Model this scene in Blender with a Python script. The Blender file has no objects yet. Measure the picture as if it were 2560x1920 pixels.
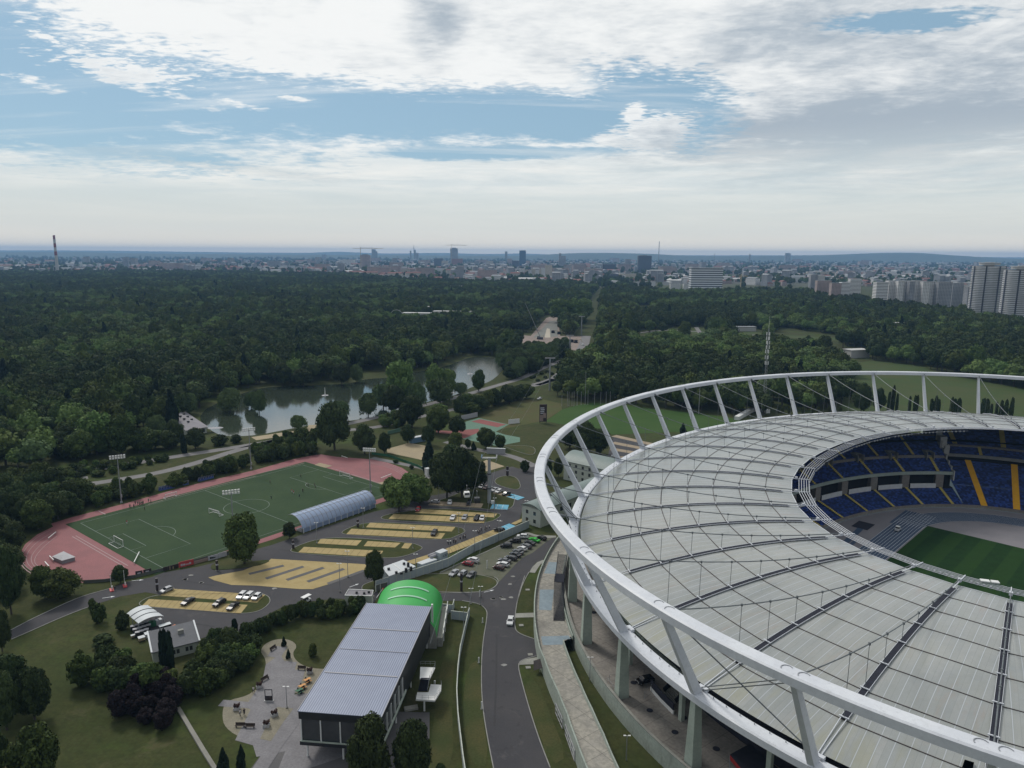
import bpy, bmesh, math, random
import numpy as np
from mathutils import Vector, Matrix, noise as mnoise
random.seed(7); rng=np.random.default_rng(7)
# tuned light and sky levels
SUNE=2.1
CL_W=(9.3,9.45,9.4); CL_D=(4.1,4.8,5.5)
LOW_A=(6.4,7.2,7.3); LOW_B=(8.9,8.95,8.5)
HORZ=(8.2,8.0,7.2)
HORZ2=(10.8,9.6,7.8)
HZTOP=245.; HZC=(.27,.50,.84); HZD=.000062
scn=bpy.context.scene
R=math.radians; PI=math.pi
# ---------------- camera ----------------
CX,CY,CF,CP,CR,CH=1280.,960.,1808.,.1774,.0062,106.
cd=bpy.data.cameras.new('camera'); cam=bpy.data.objects.new('camera',cd); scn.collection.objects.link(cam)
_c,_s=math.cos(CR),math.sin(CR)
right=Vector((_c,_s*math.sin(CP),_s*math.cos(CP))); up=Vector((-_s,_c*math.sin(CP),_c*math.cos(CP))); fw=Vector((0,math.cos(CP),-math.sin(CP)))
cam.matrix_world=Matrix(((right.x,up.x,-fw.x,0),(right.y,up.y,-fw.y,0),(right.z,up.z,-fw.z,CH),(0,0,0,1)))
cd.sensor_width=36; cd.lens=36*CF/2560; cd.clip_start=.5; cd.clip_end=90000
scn.camera=cam
# ---------------- exposure, sun, sky ----------------
scn.view_settings.view_transform='Standard'; scn.view_settings.look='None'; scn.view_settings.exposure=0; scn.view_settings.gamma=1
SUN_AZ,SUN_EL=R(-38),R(46)
sl=bpy.data.lights.new('sun','SUN'); sl.energy=SUNE; sl.angle=R(12); sl.color=(1,.95,.88)
so=bpy.data.objects.new('sun',sl); scn.collection.objects.link(so)
sd=Vector((math.sin(SUN_AZ)*math.cos(SUN_EL),math.cos(SUN_AZ)*math.cos(SUN_EL),math.sin(SUN_EL)))
so.rotation_euler=(-sd).to_track_quat('-Z','Y').to_euler(); so.location=(0,0,400)
def ray(px,py):
    u=px-CX; v=py-CY; u,v=u*_c+v*_s,-u*_s+v*_c
    return Vector((u/CF, math.cos(CP)-(v/CF)*math.sin(CP), -(v/CF)*math.cos(CP)-math.sin(CP)))
def G(px,py,z=0.):
    d=ray(px,py); t=(z-CH)/d.z; return Vector((d.x*t,d.y*t,z))
def pxof(p):   # world -> photo pixel, used only to sort what is in view
    dz=p[2]-CH; yf=p[1]*math.cos(CP)-dz*math.sin(CP); yu=p[1]*math.sin(CP)+dz*math.cos(CP)
    if yf<1: return None
    u=CF*p[0]/yf; v=-CF*yu/yf; return (CX+u*_c-v*_s, CY+u*_s+v*_c)
ZM=dict(a=(0,560,.28933),b=(640,560,.28933),c=(1280,560,.28933),d=(1920,560,.28933),e=(0,1020,.28933),f=(640,1000,.28933),
 g=(1280,900,.28933),h=(1920,900,.28933),i=(0,1440,.28933),j=(640,1440,.28933),k=(1280,1440,.28933),l=(1920,1440,.28933),
 m=(1100,1280,.13562),n=(1040,1180,.14467),o=(900,960,.18083),p=(300,1440,.18083),q=(540,1560,.14467),r=(1240,740,.14467),
 s=(1180,600,.18987),t=(800,600,.18987),u=(1320,1200,.14467),v=(1320,1380,.14467),O=(0,0,1.15732),w=(880,1400,.12658),x=(1060,1340,.04521),y=(400,1360,.09042),A=(1980,700,.26221))
def Z(k,x,y,z=0.):
    o=ZM[k]; return G(o[0]+x*o[2],o[1]+y*o[2],z)
def ZP(k,pts,z=0.): return [Z(k,a,b,z) for a,b in pts]
# world
w=bpy.data.worlds.new('World'); scn.world=w; w.use_nodes=True
nt=w.node_tree; nt.nodes.clear()
class N:
    """tiny helper to chain shader nodes"""
    def __init__(s,nt): s.nt=nt
    def n(s,t,**k):
        o=s.nt.nodes.new(t)
        for a,b in k.items(): setattr(o,a,b)
        return o
    def put(s,inp,v):
        if isinstance(v,bpy.types.NodeSocket): s.nt.links.new(v,inp)
        elif v is not None: inp.default_value=v
    def m(s,op,a,b=None,c=None,clamp=False):
        o=s.n('ShaderNodeMath',operation=op,use_clamp=clamp)
        for i,x in enumerate((a,b,c)):
            if x is not None: s.put(o.inputs[i],x)
        return o.outputs[0]
    def mix(s,f,a,b,blend='MIX'):
        o=s.n('ShaderNodeMix',data_type='RGBA',blend_type=blend)
        s.put(o.inputs[0],f)
        for i,x in ((6,a),(7,b)):
            s.put(o.inputs[i],(*x,1) if isinstance(x,tuple) and len(x)==3 else x)
        return o.outputs[2]
    def ss(s,x,a,b,c=0.,d=1.):
        o=s.n('ShaderNodeMapRange',interpolation_type='SMOOTHSTEP')
        s.put(o.inputs[0],x)
        for i,v in enumerate((a,b,c,d)): s.put(o.inputs[i+1],v)
        return o.outputs[0]
    def noise(s,vec,scale,detail=4,rough=.55,dist=0.):
        o=s.n('ShaderNodeTexNoise'); s.put(o.inputs['Vector'],vec); s.put(o.inputs['Scale'],scale); s.put(o.inputs['Detail'],detail); s.put(o.inputs['Roughness'],rough); s.put(o.inputs['Distortion'],dist)
        return o.outputs[0]
    def comb(s,x,y,z=0.):
        o=s.n('ShaderNodeCombineXYZ'); s.put(o.inputs[0],x); s.put(o.inputs[1],y); s.put(o.inputs[2],z); return o.outputs[0]
    def sep(s,v):
        o=s.n('ShaderNodeSeparateXYZ'); s.put(o.inputs[0],v); return o.outputs
W=N(nt)
tc=W.n('ShaderNodeTexCoord').outputs['Generated']
dx,dy,dz=W.sep(tc)
az=W.m('ARCTAN2',dx,dy); el=W.m('ARCSINE',dz)
zz=W.m('ADD',W.m('MAXIMUM',dz,0.),.07)
px_=W.m('DIVIDE',dx,zz); py_=W.m('DIVIDE',dy,zz)
pv=W.comb(px_,py_,0.)
n1=W.noise(pv,.55,8,.6,.3); n2=W.noise(pv,2.6,8,.62,.4); n3=W.noise(pv,9.,6,.6,.2); n4=W.noise(W.comb(px_,W.m('MULTIPLY',py_,1.8),5.),15.,5,.55,.3)
wisp=W.noise(W.comb(W.m('MULTIPLY',px_,.25),W.m('MULTIPLY',py_,1.3),3.),1.0,8,.62,.8)
streak=W.noise(W.comb(W.m('MULTIPLY',az,5.),W.m('MULTIPLY',el,60.),1.),1.0,7,.6,.6)
def dirof(x,y):
    d=ray(x*1.15732,y*1.15732).normalized(); return math.atan2(d.x,d.y),math.asin(d.z)
def blob(x,y,rx,ry,rot=0.):
    a0,e0=dirof(x,y); ra=rx/1562.; re=ry/1562.
    A=W.m('SUBTRACT',az,a0); E=W.m('SUBTRACT',el,e0); c,s=math.cos(R(rot)),math.sin(R(rot))
    A2=W.m('ADD',W.m('MULTIPLY',A,c),W.m('MULTIPLY',E,s)); E2=W.m('SUBTRACT',W.m('MULTIPLY',E,c),W.m('MULTIPLY',A,s))
    q=W.m('SQRT',W.m('ADD',W.m('POWER',W.m('ABSOLUTE',W.m('DIVIDE',A2,ra)),2.),W.m('POWER',W.m('ABSOLUTE',W.m('DIVIDE',E2,re)),2.)))
    return W.m('SUBTRACT',1.,q)
M=None
for b in ((-250,190,700,95,-4),(230,185,520,88,-6),(700,235,560,62,-3),(1120,250,430,62,-1),(1405,235,190,88,-8),(1960,45,150,20,-4),(10,105,260,90,-16),(1080,330,350,16,1)):
    B=blob(*b); M=B if M is None else W.m('MAXIMUM',M,B)
nz=W.m('ADD',W.m('ADD',W.m('MULTIPLY',W.m('SUBTRACT',n2,.5),1.15),W.m('MULTIPLY',W.m('SUBTRACT',n3,.5),.8)),W.m('MULTIPLY',W.m('SUBTRACT',n4,.5),W.ss(el,R(9.),R(13.),.2,1.5)))
blue=W.ss(W.m('ADD',M,nz),-.12,.42)
# small white clouds inside the blue opening
W1=None
for b in ((300,160,190,42,-12),(60,173,80,14,-6),(120,92,70,14,-14),(490,215,90,16,-10),(640,213,50,8,-4),(1420,285,115,50,8),(1330,300,50,14,0),(1200,165,120,22,-8),(1260,190,60,10,10),(980,125,220,40,-6)):
    B=blob(*b); W1=B if W1 is None else W.m('MAXIMUM',W1,B)
wc=W.ss(W.m('ADD',W1,W.m('MULTIPLY',nz,2.6)),.22,.95)
cum=W.ss(W.m('ADD',W.m('MAXIMUM',blob(1415,285,100,46,8),W.m('MAXIMUM',blob(1325,302,50,15,0),blob(1370,245,34,22,30))),W.m('ADD',W.m('MULTIPLY',W.m('SUBTRACT',n2,.5),1.2),W.m('MULTIPLY',W.m('SUBTRACT',n4,.5),1.6))),.02,.38)
wc=W.m('MAXIMUM',wc,cum)
blue=W.m('MULTIPLY',blue,W.m('SUBTRACT',1.,W.m('MULTIPLY',wc,.95)))
thin=W.m('MULTIPLY',W.ss(wisp,.52,.75),.55)
blue=W.m('MULTIPLY',blue,W.m('SUBTRACT',1.,thin))
sky=W.n('ShaderNodeTexSky',sky_type='NISHITA'); sky.sun_disc=False; sky.sun_elevation=SUN_EL; sky.sun_rotation=SUN_AZ; sky.altitude=300; sky.air_density=1.; sky.dust_density=.6; sky.ozone_density=2.
skyc=W.mix(.7,W.mix(1.,sky.outputs[0],(.9,.98,1.0),'MULTIPLY'),(3.1,4.75,5.9))
# cloud brightness
dark=W.m('MAXIMUM',W.m('MULTIPLY',W.ss(blob(1850,285,420,85,2),-.35,.7),.85),W.m('MULTIPLY',W.ss(blob(935,60,75,70,-30),-.3,.6),.55))
dark=W.m('MAXIMUM',dark,W.m('MULTIPLY',W.ss(blob(1720,60,330,60,5),-.5,.8),.5))
dark=W.m('MAXIMUM',dark,W.m('MULTIPLY',W.ss(blob(2250,200,500,170,5),-.5,.8),.55))
dark=W.m('MAXIMUM',dark,W.m('MULTIPLY',W.ss(blob(420,350,260,11,-5),-.6,.5),.75))
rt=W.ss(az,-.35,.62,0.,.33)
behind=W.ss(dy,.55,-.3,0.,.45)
g=W.m('ADD',W.m('ADD',W.m('MULTIPLY',W.m('SUBTRACT',n2,.5),1.5),W.m('MULTIPLY',W.m('SUBTRACT',n1,.5),.9)),W.m('ADD',rt,W.m('ADD',W.m('MULTIPLY',W.m('SUBTRACT',n3,.5),.7),W.m('MULTIPLY',W.m('SUBTRACT',n4,.5),.45))))
g=W.m('ADD',g,W.m('MULTIPLY',dark,W.m('ADD',.55,n2)))
shade=W.ss(g,-.1,1.15)
cl=W.mix(shade,CL_W,CL_D)
# streaky lower band and hazy horizon
low=W.ss(el,R(9.5),R(5.5))
lowc=W.mix(W.ss(streak,.35,.72),LOW_A,LOW_B)
cl=W.mix(W.m('MULTIPLY',low,.72),cl,lowc)
cl=W.mix(W.m('MULTIPLY',W.m('MULTIPLY',W.ss(el,R(5.5),R(3.6)),W.ss(el,R(.8),R(2.2))),.55),cl,(5.9,6.9,7.0))
final=W.mix(blue,cl,skyc)
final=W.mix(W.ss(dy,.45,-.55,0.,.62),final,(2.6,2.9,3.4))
hz=W.ss(el,R(6.0),R(.5))
final=W.mix(W.m('MULTIPLY',hz,.85),final,HORZ)
final=W.mix(W.m('MULTIPLY',W.m('MULTIPLY',W.ss(el,R(1.9),R(.05)),W.ss(dy,.2,.5)),.9),final,HORZ2)
gnd=W.ss(el,R(-.2),R(-3))
final=W.mix(gnd,final,(.6,.8,.9))
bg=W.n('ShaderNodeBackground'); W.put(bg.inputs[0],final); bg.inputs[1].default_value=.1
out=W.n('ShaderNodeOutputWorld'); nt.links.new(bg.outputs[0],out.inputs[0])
scn.render.engine='CYCLES'
# ---------------- helpers ----------------
C=scn.collection
MATS={}
def mat(name,col,col2=None,scale=1.,rough=.8,scale2=None,amt2=.25,bump=0.,bscale=None,metal=0.,spec=.5,obj=0.,detail=5,build=None,coord='Object'):
    """procedural material: two colours mixed by noise, a second finer noise, optional per-object variation"""
    if name in MATS: return MATS[name]
    m=bpy.data.materials.new(name); m.use_nodes=True; MATS[name]=m
    t=m.node_tree; S=N(t); b=t.nodes['Principled BSDF']
    co=S.n('ShaderNodeTexCoord').outputs[coord] if coord!='Pos' else S.n('ShaderNodeNewGeometry').outputs['Position']
    if col2 is None: col2=tuple(c*.8 for c in col)
    f=S.ss(S.noise(co,scale,detail,.6),.3,.7)
    c=S.mix(f,col,col2)
    if scale2: c=S.mix(S.m('MULTIPLY',S.ss(S.noise(co,scale2,3,.6),.35,.65),amt2),c,tuple(x*.55 for x in col2))
    if obj:
        r=S.n('ShaderNodeObjectInfo').outputs['Random']
        h=S.n('ShaderNodeHueSaturation'); S.put(h.inputs['Value'],S.m('ADD',1.-obj,S.m('MULTIPLY',r,2*obj))); S.put(h.inputs['Hue'],S.m('ADD',.5-obj*.06,S.m('MULTIPLY',S.m('FRACT',S.m('MULTIPLY',r,7.3)),obj*.12))); S.put(h.inputs['Color'],c); c=h.outputs[0]
    if build: c=build(S,c,b) or c
    S.put(b.inputs['Base Color'],c); b.inputs['Roughness'].default_value=rough; b.inputs['Metallic'].default_value=metal; b.inputs['Specular IOR Level'].default_value=spec
    if bump:
        bp=S.n('ShaderNodeBump'); bp.inputs['Strength'].default_value=bump; bp.inputs['Distance'].default_value=.1
        S.put(bp.inputs['Height'],S.noise(co,bscale or scale*8,4,.6)); t.links.new(bp.outputs[0],b.inputs['Normal'])
    return m
def tag(o,label=None,cat=None,group=None,kind=None):
    if label: o['label']=label
    if cat: o['category']=cat
    if group: o['group']=group
    if kind: o['kind']=kind
    return o
def empty(name,loc,rz=0.,label=None,cat=None,group=None):
    o=bpy.data.objects.new(name,None); C.objects.link(o); o.location=loc; o.rotation_euler=(0,0,rz); o.empty_display_size=1
    return tag(o,label,cat,group)
class MB:
    def __init__(s,org=(0,0,0)): s.v=[]; s.f=[]; s.uv=[]; s.org=Vector(org); s.sm=False
    def add(s,vs,fs,uvs=None):
        n=len(s.v); s.v+= [tuple(Vector(x)-s.org) for x in vs]
        s.f+= [tuple(n+i for i in f) for f in fs]
        s.uv+= (uvs if uvs else [None]*len(fs))
    def box(s,c,sx,sy,sz,rz=0.,base=True):
        c=Vector(c); z0=0 if base else -sz/2
        cr,sr=math.cos(rz),math.sin(rz)
        P=[]
        for z in (z0,z0+sz):
            for x,y in ((-1,-1),(1,-1),(1,1),(-1,1)):
                a,b=x*sx/2,y*sy/2; P.append((c.x+a*cr-b*sr,c.y+a*sr+b*cr,c.z+z))
        s.add(P,[(3,2,1,0),(4,5,6,7),(0,1,5,4),(1,2,6,5),(2,3,7,6),(3,0,4,7)]); return s
    def beam(s,a,b,w,h,w2=None,h2=None,up=(0,0,1)):
        a=Vector(a); b=Vector(b); d=(b-a).normalized(); U=Vector(up)
        if abs(d.dot(U))>.98: U=Vector((1,0,0))
        sd=d.cross(U).normalized(); u=sd.cross(d); w2=w if w2 is None else w2; h2=h if h2 is None else h2
        P=[a-sd*w/2-u*h/2,a+sd*w/2-u*h/2,a+sd*w/2+u*h/2,a-sd*w/2+u*h/2,b-sd*w2/2-u*h2/2,b+sd*w2/2-u*h2/2,b+sd*w2/2+u*h2/2,b-sd*w2/2+u*h2/2]
        s.add(P,[(3,2,1,0),(4,5,6,7),(0,1,5,4),(1,2,6,5),(2,3,7,6),(3,0,4,7)]); return s
    def tube(s,a,b,r,r2=None,n=6,caps=True):
        a=Vector(a); b=Vector(b); d=(b-a).normalized(); U=Vector((0,0,1)) if abs(d.z)<.95 else Vector((1,0,0))
        x=d.cross(U).normalized(); y=x.cross(d); r2=r if r2 is None else r2
        P=[a+(x*math.cos(2*PI*i/n)+y*math.sin(2*PI*i/n))*r for i in range(n)]+[b+(x*math.cos(2*PI*i/n)+y*math.sin(2*PI*i/n))*r2 for i in range(n)]
        F=[(i,(i+1)%n,n+(i+1)%n,n+i) for i in range(n)]
        if caps: F+=[tuple(range(n))[::-1],tuple(range(n,2*n))]
        s.add(P,F); return s
    def prism(s,pts,h,z0=None):
        """vertical prism over a ground polygon (pts Vectors)"""
        n=len(pts); z0=pts[0][2] if z0 is None else z0
        P=[(p[0],p[1],z0) for p in pts]+[(p[0],p[1],z0+h) for p in pts]
        a=sum(pts[i][0]*pts[(i+1)%n][1]-pts[(i+1)%n][0]*pts[i][1] for i in range(n))
        F=[tuple(range(n))[::-1],tuple(range(n,2*n))]+[(i,(i+1)%n,n+(i+1)%n,n+i) for i in range(n)]
        if a<0: F=[f[::-1] for f in F]
        s.add(P,F); return s
    def sheet(s,pts,z):
        n=len(pts); a=sum(pts[i][0]*pts[(i+1)%n][1]-pts[(i+1)%n][0]*pts[i][1] for i in range(n))
        f=tuple(range(n)); s.add([(p[0],p[1],z) for p in pts],[f if a>0 else f[::-1]]); return s
    def strip(s,pts,w,z=None,h=0.,closed=False):
        """flat (or raised, h>0) band along a polyline"""
        q=[Vector((p[0],p[1])) for p in pts]; n=len(q); L=[];Rr=[]
        for i in range(n):
            a=q[(i-1)%n] if (closed or i>0) else q[i]; b=q[(i+1)%n] if (closed or i<n-1) else q[i]
            d=(b-a); d=d.normalized() if d.length>1e-9 else Vector((1,0)); nn=Vector((-d.y,d.x))
            zz=z if z is not None else pts[i][2]
            L.append((q[i].x+nn.x*w/2,q[i].y+nn.y*w/2,zz)); Rr.append((q[i].x-nn.x*w/2,q[i].y-nn.y*w/2,zz))
        m=n if closed else n-1
        if h==0:
            s.add(L+Rr,[(i,n+i,n+(i+1)%n,(i+1)%n) for i in range(m)])
        else:
            up=lambda A:[(x,y,z_+h) for x,y,z_ in A]
            s.add(L+Rr+up(L)+up(Rr),sum([[(2*n+i,3*n+i,3*n+(i+1)%n,2*n+(i+1)%n),(i,2*n+i,2*n+(i+1)%n,(i+1)%n),(3*n+i,n+i,n+(i+1)%n,3*n+(i+1)%n)] for i in range(m)],[])+([] if closed else [(0,n,3*n,2*n),(n-1,3*n-1,4*n-1,2*n-1)]))
        return s
    def build(s,name,m,parent=None,smooth=False,bevel=0.):
        me=bpy.data.meshes.new(name); me.from_pydata(s.v,[],s.f)
        if any(u is not None for u in s.uv):
            l=me.uv_layers.new(name='UVMap'); k=0
            for f,u in zip(s.f,s.uv):
                for j in range(len(f)):
                    if u: l.data[k].uv=u[j]
                    k+=1
        me.materials.append(m if not isinstance(m,str) else MATS[m])
        if smooth: me.shade_smooth()
        me.update()
        o=bpy.data.objects.new(name,me); C.objects.link(o)
        if parent is not None: o.parent=parent
        elif s.org.length>0: o.location=s.org
        if bevel: 
            bm_=o.modifiers.new('bevel','BEVEL'); bm_.width=bevel; bm_.segments=2; bm_.limit_method='ANGLE'
        return o
def copy_tree(o,loc=None,rz=None,scale=None,parent=None,label=None,group=None,cat=None):
    c=o.copy(); C.objects.link(c); c.parent=parent
    if loc is not None: c.location=loc
    if rz is not None: c.rotation_euler=(0,0,rz)
    if scale is not None: c.scale=(scale,)*3 if not isinstance(scale,tuple) else scale
    if label: c['label']=label
    if group: c['group']=group
    if cat: c['category']=cat
    for ch in list(o.children): copy_tree(ch,parent=c)
    return c
def S_(name,mb,m,**k):
    o=mb.build(name,m,**k); o['kind']='structure'; return o
def inpoly(P,x,y):
    c=False; n=len(P); j=n-1
    for i in range(n):
        xi,yi=P[i][0],P[i][1]; xj,yj=P[j][0],P[j][1]
        if (yi>y)!=(yj>y) and x<(xj-xi)*(y-yi)/(yj-yi)+xi: c=not c
        j=i
    return c
def smoothpoly(pts,k=2):
    for _ in range(k):
        q=[]
        for i in range(len(pts)):
            a,b=pts[i],pts[(i+1)%len(pts)]; q+= [a*.75+b*.25,a*.25+b*.75]
        pts=q
    return pts
def smoothline(pts,k=2):
    for _ in range(k):
        q=[pts[0]]
        for i in range(len(pts)-1):
            a,b=pts[i],pts[i+1]; q+= [a*.75+b*.25,a*.25+b*.75]
        q.append(pts[-1]); pts=q
    return pts
# ---------------- materials ----------------
def lawnb(S,c,b):
    p=S.n('ShaderNodeNewGeometry').outputs['Position']
    c=S.mix(S.m('MULTIPLY',S.ss(S.noise(p,.028,5,.7),.5,.68),.75),c,(.055,.084,.020))
    c=S.mix(S.m('MULTIPLY',S.ss(S.noise(p,.06,6,.75,1.),.54,.72),.7),c,(.085,.075,.042))
    c=S.mix(S.m('MULTIPLY',S.ss(S.noise(p,.35,4,.7),.42,.72),.5),c,(.020,.032,.011))
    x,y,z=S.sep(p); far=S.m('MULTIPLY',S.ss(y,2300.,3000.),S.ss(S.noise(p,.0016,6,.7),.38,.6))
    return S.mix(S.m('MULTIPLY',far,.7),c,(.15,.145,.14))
mat('grass',(.040,.054,.017),(.058,.062,.024),scale=.05,rough=.95,scale2=1.2,amt2=.45,coord='Pos',spec=.1,build=lawnb)
mat('grass_dry',(.075,.072,.030),(.045,.06,.022),scale=.12,rough=.95,scale2=2.,amt2=.35,coord='Pos',spec=.1)
mat('meadow',(.046,.076,.024),(.062,.076,.030),scale=.03,rough=.95,scale2=.8,amt2=.25,coord='Pos',spec=.1)
def asphb(S,c,b):
    p=S.n('ShaderNodeNewGeometry').outputs['Position']
    c=S.mix(S.m('MULTIPLY',S.ss(S.noise(p,.11,6,.75,1.5),.56,.74),.5),c,(.105,.10,.10))
    return S.mix(S.m('MULTIPLY',S.ss(S.noise(p,.3,5,.7),.58,.66),.35),c,(.032,.032,.036))
mat('asphalt',(.052,.052,.058),(.066,.064,.068),scale=.06,rough=.9,scale2=3.,amt2=.25,coord='Pos',spec=.2,build=asphb)
mat('asphalt_old',(.10,.10,.105),(.13,.125,.125),scale=.08,rough=.9,scale2=3.,amt2=.25,coord='Pos',spec=.2)
mat('concrete',(.30,.30,.27),(.22,.22,.20),scale=.25,rough=.9,scale2=2.5,amt2=.3,coord='Pos')
mat('concrete_warm',(.26,.24,.21),(.20,.18,.16),scale=.18,rough=.9,scale2=1.6,amt2=.3,coord='Pos')
mat('pale_green_wall',(.38,.44,.38),(.32,.37,.32),scale=.3,rough=.85,scale2=2.,amt2=.2,coord='Pos')
def steelb(S,c,b):
    p=S.n('ShaderNodeNewGeometry').outputs['Position']
    c=S.mix(S.m('MULTIPLY',S.ss(S.noise(p,1.1,6,.7),.5,.78),.45),c,(.33,.34,.36))
    return S.mix(S.m('MULTIPLY',S.ss(S.noise(p,5.,3,.6),.6,.8),.3),c,(.30,.29,.28))
mat('white_steel',(.60,.625,.66),(.53,.555,.60),scale=.15,rough=.5,coord='Pos',scale2=1.5,amt2=.10,build=steelb)
mat('grey_steel',(.30,.32,.34),(.25,.26,.28),scale=.4,rough=.5,metal=.3)
mat('dark_steel',(.028,.030,.042),(.022,.024,.034),scale=.6,rough=.85,spec=.15); mat('tie_brown',(.075,.065,.06),(.06,.05,.05),scale=.6,rough=.85,spec=.15)
mat('cable_steel',(.16,.18,.19),(.12,.13,.14),scale=.6,rough=.5,metal=.4)
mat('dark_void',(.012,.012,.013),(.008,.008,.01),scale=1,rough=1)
mat('white_paint',(.68,.69,.68),(.6,.61,.6),scale=.6,rough=.6)
mat('line_white',(.62,.64,.66),(.5,.52,.54),scale=2.,rough=.7)
# roof sheets: ribs and stains come from the panel's own UV (metres across / metres along)
def roofb(S,c,b):
    uv=S.n('ShaderNodeUVMap').outputs[0]; u,v,_=S.sep(uv)
    pos=S.n('ShaderNodeNewGeometry').outputs['Position']
    fr=S.m('FRACT',S.m('DIVIDE',u,2.35)); d=S.m('ABSOLUTE',S.m('SUBTRACT',fr,.5))
    wn=S.n('ShaderNodeTexWhiteNoise',noise_dimensions='2D'); S.put(wn.inputs['Vector'],S.comb(S.m('FLOOR',S.m('ADD',S.m('DIVIDE',u,2.35),.5)),S.m('FLOOR',S.m('DIVIDE',v,9.)),0.)); c=S.mix(S.m('MULTIPLY',wn.outputs[0],.28),c,(.17,.20,.205)); bw_=S.ss(S.noise(pos,.035,3,.6),.35,.65); c=S.mix(S.m('MULTIPLY',bw_,.3),c,(.38,.38,.35))
    sub=S.ss(S.m('ABSOLUTE',S.m('SUBTRACT',S.m('FRACT',S.m('DIVIDE',u,1.175)),.5)),.44,.49); c=S.mix(S.m('MULTIPLY',sub,.4),c,(.17,.18,.18))
    rib=S.ss(d,.455,.485)
    near=S.m('MULTIPLY',S.ss(d,.40,.455),S.m('SUBTRACT',1.,rib))
    rs=S.ss(S.noise(S.comb(S.m('MULTIPLY',u,.5),S.m('MULTIPLY',v,.12),7.),.6,5,.7),.56,.75); c=S.mix(S.m('MULTIPLY',rs,.4),c,(.27,.20,.16))
    st=S.noise(S.comb(S.m('MULTIPLY',u,1.),S.m('MULTIPLY',v,.10),0.),.5,6,.65)
    c=S.mix(S.m('MULTIPLY',S.ss(st,.45,.75),.35),c,(.20,.22,.20))
    edge=S.ss(v,14.,0.)
    yl=S.m('MULTIPLY',S.ss(S.noise(S.comb(u,S.m('MULTIPLY',v,.25),2.),.35,5,.6),.42,.68),S.m('ADD',.12,S.m('MULTIPLY',edge,.45)))
    c=S.mix(yl,c,(.26,.26,.18))
    c=S.mix(S.m('MULTIPLY',near,.35),c,(.20,.22,.22))
    c=S.mix(S.m('MULTIPLY',rib,.8),c,(.40,.43,.46))
    return c
mat('roof_sheet',(.29,.305,.30),(.25,.268,.27),scale=.09,rough=.24,scale2=.9,amt2=.12,coord='Pos',build=roofb,spec=.5)
def seatb(S,c,b):
    uv=S.n('ShaderNodeUVMap').outputs[0]; u,v,_=S.sep(uv)
    wn=S.n('ShaderNodeTexWhiteNoise',noise_dimensions='2D'); S.put(wn.inputs['Vector'],S.comb(S.m('FLOOR',S.m('DIVIDE',u,1.0)),S.m('FLOOR',S.m('ADD',S.m('DIVIDE',v,.8),.01)),0.))
    r=S.m('POWER',wn.outputs[0],1.6)
    c=S.mix(r,(.008,.016,.07),(.035,.085,.34))
    return c
mat('seats',(.02,.04,.15),rough=.55,build=seatb)
mat('aisle_yellow',(.55,.46,.13),(.46,.38,.10),scale=.8,rough=.8,coord='Pos')
mat('aisle_orange',(.78,.45,.02),(.70,.40,.015),scale=.8,rough=.7,coord='Pos')
mat('track_blue',(.030,.06,.115),(.024,.05,.10),scale=.1,rough=.7,coord='Pos',scale2=2,amt2=.1)
mat('grey_surface',(.20,.19,.205),(.17,.165,.18),scale=.1,rough=.8,coord='Pos',scale2=1.5,amt2=.1)
def mow(S,c,b):
    p=S.n('ShaderNodeNewGeometry').outputs['Position']; x,y,_=S.sep(p)
    q=S.m('SUBTRACT',S.m('MULTIPLY',y,.7035),S.m('MULTIPLY',x,.7107))
    f=S.ss(S.m('SINE',S.m('MULTIPLY',q,2*PI/11.)),-.15,.15)
    return S.mix(S.m('MULTIPLY',f,.5),c,(.022,.055,.012))
mat('pitch_grass',(.012,.038,.010),(.010,.03,.009),scale=.3,rough=.95,coord='Pos',build=mow,spec=.1)
# ---------------- stadium frame ----------------
SC=Vector((179.13,231.37,0.)); STH=.7904; sc_,ss_=math.cos(STH),math.sin(STH)
def sw(lx,ly,z=0.): return Vector((SC.x+lx*sc_-ly*ss_,SC.y+lx*ss_+ly*sc_,z))
T=[0.392,0.565,0.732,0.891,1.04,1.184,1.323,1.459,1.594,1.73,1.869,2.012,2.156,2.3,2.446,2.599,2.76,2.935,3.107,3.276]
T+= [3.276+(.392+2*PI-3.276)*k/21 for k in range(1,21)]
NN=40
def ell(a,b,t,off=0.):
    x,y=a*math.cos(t),b*math.sin(t)
    if off:
        nx,ny=b*math.cos(t),a*math.sin(t); l=math.hypot(nx,ny); x+=nx/l*off; y+=ny/l*off
    return x,y
def low(t,off=0.,z=21.): return sw(*ell(175.95,143.73,t,off),z)
def upr(t,off=0.,z=41.5): return sw(*ell(186.31,154.46,t,off),z)
def inn(t,off=0.,z=30.):
    u=t-.08*math.sin(2*t); c,s=math.cos(u),math.sin(u); k=(abs(c)**2.18+abs(s)**2.18)**(-1/2.18)
    x,y=100.5*c*k,71.5*s*k; l=math.hypot(x/100.5**2,y/71.5**2); return sw(x+off*x/100.5**2/l,y+off*y/71.5**2/l,z)
stad=empty('stadium',SC,0,'huge oval stadium with white steel ring truss and pale ribbed roof around blue seats','stadium')
def smb(): return MB(SC)
def ringbox(fn,w,h,z,n=200,o0=0.,t0=0,t1=2*PI):
    m=smb(); P=[];F=[]
    for i in range(n):
        t=t0+(t1-t0)*i/n
        P+= [fn(t,o0-w/2,z-h/2),fn(t,o0+w/2,z-h/2),fn(t,o0+w/2,z+h/2-.25),fn(t,o0+w/2-.35,z+h/2),fn(t,o0-w/2+.35,z+h/2),fn(t,o0-w/2,z+h/2-.25)]
    for i in range(n):
        a,b=6*i,6*((i+1)%n)
        for k in range(6): F.append((a+k,a+(k+1)%6,b+(k+1)%6,b+k))
    m.add(P,F); return m
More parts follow.
